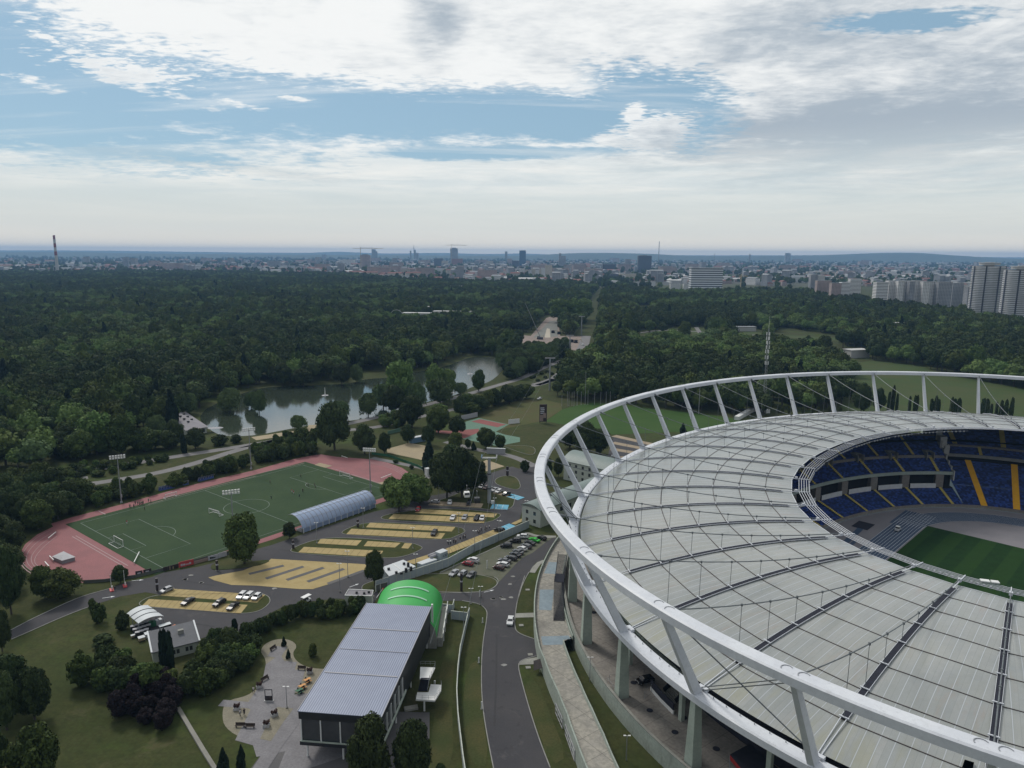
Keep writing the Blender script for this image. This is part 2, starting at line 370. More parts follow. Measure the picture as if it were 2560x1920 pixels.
UR=ringbox(upr,3.1,1.7,41.5).build('upper_ring','white_steel',stad)
lr=ringbox(low,3.2,1.6,20.6).build('lower_ring','white_steel',stad)
for i,t in enumerate(T):
    a=low(t,.3,21.2); b=upr(t,0,40.7)
    m=smb(); m.beam(a,b,1.35,1.9,.95,1.3,up=(low(t,5,0)-low(t,0,0)).normalized()); m.build('strut','white_steel',stad)
    m=smb(); a=low(t,.3,4.9); b=low(t,.3,19.8); m.beam(a,b,2.3,2.7,1.3,1.8,up=(low(t,5,0)-low(t,0,0)).normalized()); m.build('column','pale_green_wall',stad)
# ring bolts and lamps on the rings
for i in range(100):
    t=1.0+2.2*i/100
    lam=smb(); p=low(t,-.8,21.4); lam.tube(p,p+Vector((0,0,.35)),.09,.12,5); lam.build('ring_lamp','grey_steel',lr)
for t in T:
    for q in (-1,1):
        c=upr(t+q*.009,0,42.42); hat=smb()
        for k in range(8):
            a0,a1=PI*k/8,PI*(k+1)/8; hat.beam(c+Vector((math.cos(a0)*.9,math.sin(a0)*.9,0)),c+Vector((math.cos(a1)*.9,math.sin(a1)*.9,0)),.12,.06)
        hat.build('access_hatch','grey_steel',UR)
# ---------------- roof ----------------
def hz(s): return 21.7+7.6*s+2.6*4*s*(1-s)
def rp(t,s,off=0.):
    a=low(t,-2.3,0); b=inn(t,1.2,0); p=a.lerp(b,s); p.z=hz(s)+off; return p
NSEG=8; NW=12
for i in range(NN):
    ta,tb=T[i],T[(i+1)%NN]+(2*PI if i==NN-1 else 0)
    m=smb(); P=[];F=[];UV=[]; uvp=[]
    A0,B0=low(ta,-2.3,0),low(tb,-2.3,0); A1,B1=inn(ta,1.2,0),inn(tb,1.2,0)
    mid0=(A0+B0)/2; mid1=(A1+B1)/2; ax=(mid1-mid0).normalized(); cr=Vector((-ax.y,ax.x,0))
    ns=NSEG*3
    for a in range(ns+1):
        s=a/ns
        for k in range(NW+1):
            w_=k/NW
            e0=low(ta+(tb-ta)*w_,-2.3,0)  # curved outer edge
            st=A0.lerp(B0,w_); start=st.lerp(e0,1.)
            end=A1.lerp(B1,w_); p=start.lerp(end,s)
            wd=(A0.lerp(A1,s)-B0.lerp(B1,s)).length
            p.z=hz(s)+wd*.011*4*w_*(1-w_)*min(1,s*6+.15)*(1 if s<.97 else .6)
            # slight kink at every tie row
            ph=(s*NSEG)%1; p.z+=.12*math.sin(PI*ph)*(4*w_*(1-w_))
            P.append(p); q=p-mid0; uvp.append((q.dot(cr),q.dot(ax)))
    for a in range(ns):
        for k in range(NW):
            n=NW+1; f=(a*n+k,a*n+k+1,(a+1)*n+k+1,(a+1)*n+k); F.append(f); UV.append([uvp[j] for j in f])
    m.add(P,F,UV); pan=m.build('roof_panel','roof_sheet',stad,smooth=True)
    # dark tie rows, each its own piece
    for r_ in range(1,NSEG+1):
        s=r_/NSEG; pts=[]; m=smb()
        if r_==NSEG: s=.997
        for k in range(NW+1):
            w_=k/NW; start=low(ta+(tb-ta)*w_,-2.3,0); end=A1.lerp(B1,w_); p=start.lerp(end,s); wd=(A0.lerp(A1,s)-B0.lerp(B1,s)).length
            p.z=hz(s)+wd*.011*4*w_*(1-w_)*min(1,s*6+.15)*(1 if s<.97 else .6)+.06; pts.append(p)
        for k in range(NW): m.beam(pts[k],pts[k+1],.17,.10)
        m.build('tie_row' if r_<NSEG else 'eaves_trim','tie_brown' if r_<NSEG else 'white_steel',pan)
    # gutter over the radial cable
    m=smb(); m2=smb()
    s0=1/NSEG; nseg=21
    for k in range(nseg):
        s1=s0+(15.3/16-s0)*k/nseg; s2=s0+(15.3/16-s0)*(k+1)/nseg
        m.beam(rp(ta,s1,.26),rp(ta,s2,.26),1.1,.2)
        sd=(low(ta+.01,0,0)-low(ta,0,0)).normalized()
        for q in (-.62,.62): m2.beam(rp(ta,s1,.34)+sd*q,rp(ta,s2,.34)+sd*q,.07,.2)
    for k in range(1,NSEG):
        p=rp(ta,k/NSEG,.62); m2.beam(p-sd*.9,p+sd*.9,.26,.16)
    gt=m.build('gutter','dark_steel',stad); m2.build('gutter_rail','white_steel',gt)
    m=smb(); p0=low(ta,-1.4,21.6)
    for q in (-.5,.5): m.beam(p0+sd*q*.6,rp(ta,s0,.4)+sd*q,.14,.2)
    m.beam(p0-sd*1.1,p0+sd*1.1,.9,.7); m.build('ring_bracket','white_steel',gt)
    # upper cable with hangers
    m=smb(); a=upr(ta,-1.6,41.2); b=inn(ta,-.6,30.6)
    def uc(s):
        p=a.lerp(b,s); p.z-=2.6*4*s*(1-s); return p
    for k in range(16): m.tube(uc(k/16),uc((k+1)/16),.13,n=5,caps=False)
    m.tube(a,uc(.025),.32,.30,6)
    uo=m.build('upper_cable','cable_steel',stad)
    for k in range(1,NSEG):
        m=smb()
        low_p=rp(ta,k/NSEG,.6)
        # upper cable point straight above
        d=(b-a); d2=Vector((d.x,d.y)); s=(Vector((low_p.x-a.x,low_p.y-a.y)).dot(d2))/d2.length_squared
        m.tube(low_p,uc(s),.06,n=4,caps=False)
        q=uc(s); m.tube(q+Vector((0,0,-.25)),q+Vector((0,0,.25)),.25,n=5)
        m.build('hanger','cable_steel',uo)
    p=inn(ta,0,30.2); m=smb(); m.box(p-Vector((0,0,.3)),.9,.7,.8,STH+ta); 
    ed=(inn(ta,-5,0)-inn(ta,0,0)).normalized(); m.beam(rp(ta,.95,.4),p+ed*4.2,.2,.22)
    m.build('cable_clamp','white_steel',uo)
# braces
m=smb()
for i in (17,13):
    m=smb(); j=i+1
    a=upr(T[i],-1.,40.6); b=low(T[j],-1.,21.6); m.tube(a,b,.14,n=5); a=upr(T[j],-1.,40.6); b=low(T[i],-1.,21.6)
    for q in (-.35,.35): m.tube(a+Vector((0,0,q)),b+Vector((0,0,q)),.11,n=5)
    m.build('bracing','cable_steel',stad)

# inner tension ring: five parallel cables on brackets
m=smb()
for off in (-.9,-1.7,-2.5,-3.3,-4.1):
    for i in range(NN): m.tube(inn(T[i],off,30.0),inn(T[(i+1)%NN],off,30.0),.085,n=5,caps=False)
m.build('tension_ring','white_steel',stad)
for i in range(2,22):
    m=smb(); a,b=inn(T[i],-4.2,29.3),inn(T[(i+1)%NN],-4.2,29.3)
    m.beam(a+Vector((0,0,-.3)),b+Vector((0,0,-.3)),.12,.12)
    for k in range(1,7):
        q=a.lerp(b,k/7.); m.box(q-Vector((0,0,.7)),.7,.4,.5,STH)
    m.build('floodlight_rail','grey_steel',stad)
m=smb(); q=inn(T[18],-3.2,30.4).lerp(inn(T[19],-3.2,30.4),.45)
m.box(q,1.9,1.3,.25,-.3); m.box(q+Vector((2.0,-.6,0)),1.6,1.3,.25,-.3); m.build('camera_gantry','white_paint',stad)
m=smb(); a=Z('l',1752,775,26.); b=Z('l',1945,835,26.); m.beam(a,b,.5,.5); m.build('service_bridge','dark_steel',stad)
m=smb(); a,b,c_,d_=[Z('l',*q,24.6) for q in ((1700,1585),(1782,1610),(1765,1680),(1675,1655))]; m.add([a,b,c_,d_],[(0,1,2,3),(3,2,1,0)]); m.build('roof_patch','tie_brown',stad)
for q in ((1775,715),(1845,725)): 
    m=smb(); a=Z('l',*q,26.); m.tube(a,a+Vector((0,0,1.1)),.05); m.tube(a+Vector((0,0,1.1)),a+Vector((1.4,-.8,1.1)),.05); m.build('service_rail','white_steel',stad)
# ---------------- bowl ----------------
BC=(-3.5,9.5)
def bw(phi,d,z):
    x,y=98.8*math.cos(phi),67.1*math.sin(phi); nx,ny=x/98.8**2,y/67.1**2; l=math.hypot(nx,ny)
    return sw(BC[0]+x+nx/l*d,BC[1]+y+ny/l*d,z)
PHB=R(27.5)
def sweep(prof,f0,f1,name,material,parent,uvs=False,nd=1.2):
    n=max(2,int(abs(f1-f0)/R(nd))); m=smb(); P=[]; F=[]; UV=[]
    k=len(prof)
    for i in range(n+1):
        ph=f0+(f1-f0)*i/n
        for d,z in prof: P.append(bw(ph,d,z))
    for i in range(n):
        for j in range(k-1):
            F.append((i*k+j,i*k+j+1,(i+1)*k+j+1,(i+1)*k+j))
            u0,u1=(f0+(f1-f0)*i/n)*95,(f0+(f1-f0)*(i+1)/n)*95
            UV.append([(u0,prof[j][0]),(u0,prof[j+1][0]),(u1,prof[j+1][0]),(u1,prof[j][0])])
    m.add(P,F,UV); return m.build(name,material,parent)
def steps(d0,z0,d1,z1,row=.8):
    n=max(1,round((d1-d0)/row)); out=[]
    for i in range(n):
        a=d0+(d1-d0)*i/n; b=d0+(d1-d0)*(i+1)/n; za=z0+(z1-z0)*i/n; zb=z0+(z1-z0)*(i+1)/n
        out+= [(a,za),(b-.02,za),(b,zb)]
    return out
E0,E1=PHB,PHB+2*PI-R(55)   # end-type section round most of the bowl
mat('cream_wall_',(.48,.48,.44),(.40,.40,.36),scale=.4,rough=.85,coord='Pos'); bowl=empty('stand',(0,0,0)); bowl.parent=stad
def bp(o): o.parent=bowl; return o
sweep([(-.3,-8),(-.3,-6.6),(0,-6.6),(0,-7)],0,2*PI,'front_wall','concrete_warm',bowl)
sweep(steps(0,-7,12.3,-2.9),E0,E1,'lower_seats','seats',bowl,True)
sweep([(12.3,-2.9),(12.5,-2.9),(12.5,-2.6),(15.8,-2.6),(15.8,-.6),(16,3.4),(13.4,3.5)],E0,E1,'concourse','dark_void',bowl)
sweep([(13.2,3.5),(13.2,5.0),(13.6,5.0),(13.6,4.7)],E0,E1,'fascia','pale_green_wall',bowl)
sweep(steps(13.6,4.6,22,9.2),E0,E1,'middle_seats','seats',bowl,True)
sweep([(22,9.2),(22.2,9.2),(22.2,10.5),(22.5,10.5)],E0,E1,'walkway_wall','concrete_warm',bowl)
sweep(steps(22.5,10.3,36,17.0),E0,E1,'upper_seats','seats',bowl,True)
sweep([(36,17),(36,17.6),(36.5,17.6),(37.5,15),(30,5.)],E0,E1,'back_wall','concrete_warm',bowl)
S0,S1=PHB-R(55),PHB
sweep(steps(0,-7,28,7),S0,S1,'lower_seats','seats',bowl,True)
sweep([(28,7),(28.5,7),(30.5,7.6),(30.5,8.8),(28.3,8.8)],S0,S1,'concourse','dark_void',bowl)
sweep([(28.1,8.7),(28.1,10.2),(28.6,10.2),(28.6,9.9)],S0,S1,'fascia','concrete',bowl)
sweep(steps(28.6,9.8,33.8,12.6),S0,S1,'middle_seats','seats',bowl,True)
sweep([(33.8,12.6),(34,13.6),(34.3,13.6)],S0,S1,'walkway_wall','concrete_warm',bowl)
sweep(steps(34.3,13.4,48,20.4),S0,S1,'upper_seats','seats',bowl,True)
sweep([(48,20.4),(48,21),(48.5,21),(49,18),(40,6.)],S0,S1,'back_wall','concrete_warm',bowl)
def aisle(ph,d0,z0,d1,z1,w,material,name='aisle'):
    m=smb(); a=bw(ph,d0,z0); b=bw(ph,d1,z1); n=max(2,int((d1-d0)/.8)); t=(bw(ph+.01,d0,z0)-a).normalized()
    for i in range(n):
        p=a.lerp(b,i/n); q=a.lerp(b,(i+1)/n); h=(b.z-a.z)/n
        m.add([p-t*w/2+Vector((0,0,.45)),p+t*w/2+Vector((0,0,.45)),Vector((q.x,q.y,p.z))+t*w/2+Vector((0,0,.45)),Vector((q.x,q.y,p.z))-t*w/2+Vector((0,0,.45)),q+t*w/2+Vector((0,0,.45)),q-t*w/2+Vector((0,0,.45))],[(0,1,2,3),(3,2,4,5)])
    return m.build(name,material,bowl)
for k in range(-2,36):
    ph=R(.3+10.3*k)
    if ph<S0 or ph>E1-.05: continue
    if ph<PHB: aisle(ph,0,-7,28,7,2.7,'aisle_orange'); aisle(ph-R(3.0),28.6,9.8,33.8,12.6,1.4,'aisle_yellow'); aisle(ph+R(2.2),34.3,13.4,48,20.4,2.2,'aisle_yellow')
    else:
        aisle(ph,0,-7,12.3,-2.9,1.3,'aisle_yellow'); aisle(ph+R(.5),13.6,4.6,22,9.2,1.3,'aisle_yellow'); aisle(ph+R(5.),22.5,10.3,36,17,1.3,'aisle_yellow')
        # white box-front panel, pillar, vomitory
        m=smb(); n=6
        for j in range(n):
            a,b=ph+R(1.3+7.8*j/n),ph+R(1.3+7.8*(j+1)/n)
            m.add([bw(a,12.35,-2.9),bw(b,12.35,-2.9),bw(b,12.35,-.7),bw(a,12.35,-.7),bw(a,12.7,-.7),bw(b,12.7,-.7)],[(0,1,2,3),(3,2,5,4)])
        m.build('box_front','white_paint',bowl)
        m=smb(); m.box(bw(ph+R(.1),14,-2.9),2.6,3.4,6.3,STH+ph); m.build('pillar','concrete_warm',bowl)
        m=smb(); f=ph+R(.8); rz=STH+math.atan2(math.sin(f)/67.1,math.cos(f)/98.8)
        for q in (-1,1):
            tt=(bw(f+.01,22,0)-bw(f,22,0)).normalized()*q*1.7
            m.box(bw(f,23.5,8.6)+tt,5.4,.35,3.6,rz)
        m.box(bw(f,24.6,12.0),3.2,3.6,.3,rz); m.build('entrance_tunnel','concrete',bowl)
m=smb()
for ph in (PHB,):
    for d,zz,h in ((14,4.5,1.2),(17,6.0,1.2),(20,7.8,1.2),(23,9.5,1.6),(26,11,2.2),(29,13,3.5)):
        m.box(bw(ph,d,zz-3.5),3.2,.5,h+3.5,STH+.63)
    m.box(bw(ph-R(.4),31,8),6,3.,10.5,STH+.63); m.box(bw(ph-R(1.2),28.5,9.8),3.,2.2,4.4,STH+.63); m.box(bw(ph-R(.9),29.5,14.2),4.4,3.2,.4,STH+.63)
    m.box(bw(ph-R(.2),33,9),.6,2.6,13,STH+.63)
m.build('stair_tower','cream_wall_',bowl)
# field
def fl(x,y,z=-8.): return sw(BC[0]+x,BC[1]+y,z)
m=smb(); m.add([fl(98*math.cos(2*PI*i/90),66.5*math.sin(2*PI*i/90),-8.06) for i in range(90)],[tuple(range(90))]); m.build('apron','grey_surface',stad)
def oval(r,n=40):
    P=[]
    for i in range(n+1): a=-PI/2+PI*i/n; P.append((42.2+r*math.cos(a),r*math.sin(a)))
    for i in range(n+1): a=PI/2+PI*i/n; P.append((-42.2+r*math.cos(a),r*math.sin(a)))
    return P
O1,O2=oval(36.5),oval(47.5); n=len(O1); m=smb()
m.add([fl(*p,-8.02) for p in O1]+[fl(*p,-8.02) for p in O2],[(i,n+i,n+(i+1)%n,(i+1)%n) for i in range(n)])
for sx in (-1,1):
    m.add([fl(sx*42,36.5,-7.99),fl(sx*64,36.5,-7.99),fl(sx*64,48.8,-7.99),fl(sx*42,48.8,-7.99)],[(0,1,2,3) if sx>0 else (3,2,1,0)])
m.build('running_track','track_blue',stad)
m=smb()
for k in range(10): m.strip([fl(*p) for p in oval(36.5+1.22*k)],.12,z=-7.96,closed=True)
for k in range(10): m.strip([fl(-64,36.5+1.22*k),fl(64,36.5+1.22*k)],.12,z=-7.955)
m.build('lane_lines','line_white',stad)
m=smb(); g=[(-49.5,-35.8),(49.5,-35.8),(49.5,35.8),(-49.5,35.8)]; m.sheet([fl(*p) for p in g],-7.95)
m.build('pitch','pitch_grass',stad)
m=smb(); a=fl(22,51.5); 
m.box(fl(30,55.5,-8),9,6.5,.12,STH); m.build('landing_mat','dark_steel',stad)
m=smb(); m.strip([fl(-20,52),fl(26,55)],2.4,z=-7.93); m.strip([fl(-20,49.8),fl(10,51.5)],1.4,z=-7.93); m.build('runway','track_blue',stad)
# ================= ground and stadium surroundings =================
def ell_pts(off,z,n=120,a=0,b=2*PI,closed=True): return [low(a+(b-a)*i/(n if closed else n-1),off,z) for i in range(n)]
m=MB(); n=120; rings=[[low(2*PI*i/n,1.5,0) for i in range(n)]]
for r_ in (300,700,2000,8000,45000):
    rings.append([Vector((SC.x+r_*math.cos(STH+2*PI*i/n),SC.y+r_*math.sin(STH+2*PI*i/n),0)) for i in range(n)])
P=[p for r_ in rings for p in r_]
m.add(P,[(k*n+i,k*n+(i+1)%n,(k+1)*n+(i+1)%n,(k+1)*n+i)[::-1] for k in range(len(rings)-1) for i in range(n)])
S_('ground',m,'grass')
m=MB(); A=ell_pts(2.2,5.); B=ell_pts(-50,5.)
m.add(A+B,[(i,(i+1)%n,n+(i+1)%n,n+i) for i in range(n)])
def joints(S,c,b):
    p=S.n('ShaderNodeNewGeometry').outputs['Position']; x,y,_=S.sep(p)
    u=S.m('ADD',S.m('MULTIPLY',x,.8),S.m('MULTIPLY',y,.6)); v=S.m('SUBTRACT',S.m('MULTIPLY',y,.8),S.m('MULTIPLY',x,.6))
    j=S.m('MAXIMUM',S.ss(S.m('ABSOLUTE',S.m('SUBTRACT',S.m('FRACT',S.m('DIVIDE',u,6.)),.5)),.488,.496),S.ss(S.m('ABSOLUTE',S.m('SUBTRACT',S.m('FRACT',S.m('DIVIDE',v,6.)),.5)),.488,.496))
    c=S.mix(S.m('MULTIPLY',j,.7),c,(.06,.055,.05))
    bl=S.ss(S.noise(p,.09,5,.65),.5,.72); return S.mix(S.m('MULTIPLY',bl,.5),c,(.12,.115,.105))
mat('plaza_slab',(.28,.26,.235),(.21,.195,.175),scale=.15,rough=.9,scale2=1.4,amt2=.4,coord='Pos',build=joints)
def weather(S,c,b):
    p=S.n('ShaderNodeNewGeometry').outputs['Position']; x,y,z=S.sep(p)
    bl=S.ss(S.noise(S.comb(x,y,S.m('MULTIPLY',z,.25)),.5,6,.7),.5,.75); return S.mix(S.m('MULTIPLY',bl,.5),c,(.12,.125,.11))
mat('weathered_wall',(.34,.39,.345),(.29,.33,.29),scale=.2,rough=.9,scale2=1.5,amt2=.3,coord='Pos',build=weather)
mat('deck_slab',(.36,.34,.29),(.27,.26,.235),scale=.13,rough=.9,scale2=1.1,amt2=.5,coord='Pos',build=joints)
mat('deck_blue',(.24,.30,.34),(.20,.26,.30),scale=.3,rough=.85,scale2=1.1,amt2=.3,coord='Pos')
S_('plaza',m,'plaza_slab')
# retaining wall with parapet round the plaza
def curvewall(name,fn_off,t0,t1,z0,z1,th,material,label,cat,n=100,group=None,kind=None):
    m=MB(low((t0+t1)/2,0,0)); P=[];F=[]
    for i in range(n+1):
        t=t0+(t1-t0)*i/n; o=fn_off(t); za=z0(t) if callable(z0) else z0; zb=z1(t) if callable(z1) else z1
        P+= [low(t,o-th/2,za),low(t,o+th/2,za),low(t,o+th/2,zb),low(t,o-th/2,zb)]
    for i in range(n):
        for k in range(4): F.append((4*i+k,4*(i+1)+k,4*(i+1)+(k+1)%4,4*i+(k+1)%4))
    F+= [(0,1,2,3),(4*n+3,4*n+2,4*n+1,4*n)]
    m.add(P,F); o=m.build(name,material); tag(o,label,cat,group,kind); return o
curvewall('retaining_wall',lambda t:2.4,1.7,4.6,-.1,6.1,.5,'weathered_wall','tall stained pale green wall with parapet holding up the stadium plaza','wall',160)
cop=curvewall('coping',lambda t:2.4,1.7,4.6,6.1,6.22,.62,'concrete',None,None,160); 
cop.parent=bpy.data.objects['retaining_wall']; cop.location=(0,0,0)
for k_ in ('kind',): 
    if k_ in cop: del cop[k_]
cop.location=Vector(low((1.7+4.6)/2,0,0))-Vector(bpy.data.objects['retaining_wall'].location)
cop.data.transform(Matrix.Identity(4))
def interp(pts):
    xs=[p[0] for p in pts]; ys=[p[1] for p in pts]
    return lambda t: float(np.interp(t,xs,ys))
ro=interp([(2.13,8.4),(2.165,8.9),(2.274,9.9),(2.347,10.7),(2.478,11.8),(2.605,13.0),(2.638,12.9),(2.723,13.7),(2.77,14.8),(2.821,16.8),(2.875,19.3),(3.0,25)])
ri=interp([(2.13,3.2),(2.57,3.2),(2.58,6.),(2.648,6.6),(2.711,7.4),(2.774,8.8),(2.828,10.6),(2.884,13.3),(3.0,19)])
m=MB(); nn=110; P=[];F=[]
for i in range(nn+1):
    t=2.13+(3.0-2.13)*i/nn; P+= [low(t,ri(t),4.),low(t,ro(t),4.)]
for i in range(nn): F.append((2*i,2*i+1,2*i+3,2*i+2))
m.add(P,F); S_('walkway',m,'deck_slab')
def deckpatch(k,pts):
    m=MB(); m.sheet(ZP(k,pts,4.),4.03); S_('walkway_patch',m,'deck_blue')
deckpatch('v',[(360,170),(510,180),(480,380),(275,370)]); deckpatch('v',[(200,650),(450,650),(405,1010),(190,1000)]); deckpatch('v',[(225,1460),(700,1445),(740,1500),(610,1520),(600,1600),(255,1610)])
curvewall('ramp_wall',ro,2.13,3.0,0,5.05,.35,'weathered_wall','long weathered pale green outer wall of the curved ramp beside the road','wall')
curvewall('ramp_parapet',ri,2.585,3.0,0,4.95,.3,'weathered_wall','inner concrete parapet of the ramp along the grass bank','wall',60)
curvewall('walkway_parapet',lambda t:3.1,2.13,2.575,3.9,5.1,.3,'weathered_wall','low pale green parapet between the walkway stair and the plaza wall','wall',60)
m=MB(); P=[];F=[]
for i in range(61):
    t=2.585+(3.0-2.585)*i/60; P+= [low(t,2.6,1.6),low(t,ri(t)-.1,1.2)]
for i in range(60): F.append((2*i,2*i+1,2*i+3,2*i+2))
m.add(P,F); S_('grass_bank',m,'grass')
# dark slatted stair on the walkway
root=empty('steel_stair',Z('v',530,1190,4),0,'long dark slatted steel stair rising beside the walkway parapet','stair')
a=Z('v',532,1185,4.1); b=Z('v',535,520,7.2); c=Z('v',560,380,7.2); d=Z('v',600,40,9.5)
for p,q in ((a,b),(c,d)):
    m=MB(root.location)
    L=(q-p); nst=int(L.length/.42); sd=Vector((L.y,-L.x,0)).normalized()
    for i in range(nst):
        x=p.lerp(q,(i+.5)/nst); m.beam(x-sd*1.35,x+sd*1.35,.26,.05)
    m.build('stair_flight','dark_steel',root)
m=MB(root.location)
for p,q in ((a,b),(b,c),(c,d)):
    L=(q-p); sd=Vector((L.y,-L.x,0)).normalized()
    for s in (-1.45,1.45):
        m.beam(p+sd*s,q+sd*s,.12,.35); 
        k_=max(1,int(L.length/1.5))
        for i in range(k_+1): x=p.lerp(q,i/k_)+sd*s; m.tube(x,x+Vector((0,0,1.05)),.03,n=4)
        m.tube(p+sd*s+Vector((0,0,1.05)),q+sd*s+Vector((0,0,1.05)),.035,n=4)
m.beam(b,c,2.9,.1); m.build('side_frame','dark_steel',root)
# secondary posts and edge beam under the roof rim, dark underside
m=smb(); 
for i in range(200):
    t=2*PI*i/200; t2=2*PI*(i+1)/200; m.beam(low(t,-7.5,15.2),low(t2,-7.5,15.2),.7,1.5)
    m.beam(low(t,-4.2,18.2),low(t2,-4.2,18.2),.5,.9)
m.build('edge_beam','pale_green_wall',stad)
for i in range(NN):
    t=(T[i]+T[(i+1)%NN]+(2*PI if i==NN-1 else 0))/2; m=smb(); m.box(low(t,-7.5,5.),1.0,1.0,9.6,STH+t); m.build('post','pale_green_wall',stad)
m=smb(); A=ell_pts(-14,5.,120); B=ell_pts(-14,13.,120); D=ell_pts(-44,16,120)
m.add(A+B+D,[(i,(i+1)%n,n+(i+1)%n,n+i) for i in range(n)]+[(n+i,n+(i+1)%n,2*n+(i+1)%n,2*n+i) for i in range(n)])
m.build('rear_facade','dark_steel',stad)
m=smb()
for j in range(6):
    A=ell_pts(-9-j*2.2,7.+j*1.5,120); 
    for i in range(60,110): m.beam(A[i],A[(i+1)%n],.9,.35)
m.build('terrace_beam','concrete',stad)
# parapet wall with stair and canopy on the plaza
root=empty('plaza_stair',Z('k',1400,1000,5),0,'concrete stair climbing from the plaza into the dark stand under the roof','stair')
m=MB(root.location); a=Z('k',1310,1010,5.); b=Z('k',1410,1105,5.); up_=(SC-a); up_.z=0; up_.normalize()
for i in range(14):
    o=up_*i*.45; m.prism([a+o,b+o,b+o+up_*.47,a+o+up_*.47],.22+.22*i,5.)
m.build('steps','concrete',root); m=MB(root.location)
m.beam(b+Vector((0,0,.7)),b+up_*6+Vector((0,0,4)),.2,1.3); m.beam(a+Vector((0,0,.7)),a+up_*6+Vector((0,0,4)),.2,1.3); m.build('balustrade','dark_steel',root)
root=empty('barrier_wall',Z('k',1300,1100,5),0,'black topped white barrier wall in front of the plaza stair','wall')
for n_,zz,h,mt in (('wall',5.,1.0,'white_paint'),('screen',6.,1.6,'dark_steel')):
    m=MB(root.location); q=[Z('k',1200,985,5),Z('k',1290,1090,5),Z('k',1395,1195,5)]
    m.strip([Vector((p.x,p.y,zz)) for p in q],.35,h=h); m.build(n_,mt,root)
mat('dark_red',(.32,.02,.02),(.26,.015,.015),scale=.5,rough=.5)
root=empty('entrance_canopy',Z('k',2000,1600,5),0,'flat black entrance canopy with a red fascia on the plaza','canopy')
q=[Z('k',2060,1455,8.2),Z('k',1885,1550,8.2),Z('k',2000,1690,8.2),Z('k',2330,1700,8.2)]
m=MB(root.location); m.prism(q,.25,8.2); m.build('canopy_roof','dark_steel',root)
m=MB(root.location); m.strip([Vector((p.x,p.y,7.3)) for p in (q[1],q[2])],.12,h=.95); m.build('fascia','dark_red',root)
m=MB(root.location)
for p in (q[1],q[2],q[0]): m.tube(Vector((p.x,p.y,5)),Vector((p.x,p.y,8.2)),.1)
m.build('support','grey_steel',root)
# wire fence pieces on the plaza
for pts,lab in (((('k',840,920),('k',1010,890),('k',1140,860),('k',1310,825)),'wire mesh fence behind the black car on the plaza'),((('k',820,940),('k',870,1010),('k',930,1070)),'dark railing along the plaza parapet by the columns'),((('k',1145,1060),('k',1205,1000)),'short steel railing left of the barrier wall')):
    root=empty('mesh_fence',Z(*pts[0],5),0,lab,'fence'); Pn=[Z(*p,5) for p in pts]
    m=MB(root.location)
    for a,b in zip(Pn,Pn[1:]):
        k_=max(1,int((b-a).length/2.5))
        for i in range(k_+1): x=a.lerp(b,i/k_); m.tube(x,x+Vector((0,0,2.)),.05,n=5)
        for h in (.15,2.0): m.tube(a+Vector((0,0,h)),b+Vector((0,0,h)),.03,n=4)
    m.build('post_frame','grey_steel',root)
for kk in ((1190,1165),(1408,1353),(1765,1497),(705,318),(1050,925),(1485,1228)):
    m=MB(Z('k',*kk,5.01)); m.tube(Z('k',*kk,4.9),Z('k',*kk,4.9)+Vector((0,0,.16)),.75,n=14); tag(m.build('manhole_cover','dark_steel'),'round dark manhole cover set in the plaza paving','manhole cover','manhole covers on the plaza')
# ---------- roads ----------
def SH(name,pts,z,material): m=MB(); m.sheet(pts,z); return S_(name,m,material)
def tri_sheet(name,pts,z,material):
    """concave polygon triangulated"""
    from mathutils.geometry import tessellate_polygon
    v=[Vector((p[0],p[1],0)) for p in pts]; tr=tessellate_polygon([v]); m=MB()
    F=[]
    for t in tr:
        a,b,c=(v[i] for i in t); F.append(tuple(t) if (b-a).cross(c-a).z>0 else tuple(t)[::-1])
    m.add([(p.x,p.y,z) for p in v],F); return S_(name,m,material)
lot=ZP('i',[(60,500),(95,468),(260,380),(430,300),(600,220),(730,170),(950,110)])+ZP('e',[(1100,1500),(1300,1465),(1420,1420),(1700,1375),(2000,1300),(2060,1270)])\
 +ZP('f',[(0,1290),(130,1255),(380,1170),(700,1065),(1020,965),(1160,935),(1370,875),(1500,830),(1720,790),(1880,720),(1900,690),(2000,640),(2212,575)])+ZP('g',[(60,940),(260,870),(300,1080),(220,1180),(100,1260),(60,1400)])\
 +ZP('f',[(2180,1110),(1660,1290),(1380,1395),(1280,1400),(1160,1530),(1040,1600),(1060,1700),(1010,1760),(900,1760)])+ZP('j',[(760,200),(700,195),(400,228),(250,258),(0,385)])+ZP('p',[(1990,640),(1600,790),(1420,790),(1090,870),(1010,860),(780,830),(620,760),(480,800),(300,640),(480,450),(560,260),(350,225),(0,285)])+ZP('i',[(860,235),(700,290),(500,370),(300,460),(100,545)])
tri_sheet('access_road',lot,.03,'asphalt')
rd=ZP('m',[(2160,470),(2060,480),(1900,600),(1700,760),(1560,820),(1400,960),(1250,1120),(1090,1290),(1060,1340),(980,1410),(850,1460),(640,1490),(0,1500),(-500,1500)])+ZP('j',[(1100,200),(1300,230),(1560,215),(1780,215),(1930,240),(1990,290),(2000,340),(1955,600),(1945,900),(1960,1150),(2000,1400),(2060,1700),(2300,2600)])\
 +ZP('k',[(700,2300),(330,1659),(230,1400),(150,1150),(80,900),(48,760),(100,720),(225,690),(220,545),(190,545),(60,500),(20,450),(30,300),(60,150),(110,0)])+ZP('m',[(1430,1620),(1520,1330),(1640,1110),(1760,940),(1900,890),(2000,700),(2160,500)])
tri_sheet('main_road',rd,.05,'asphalt')
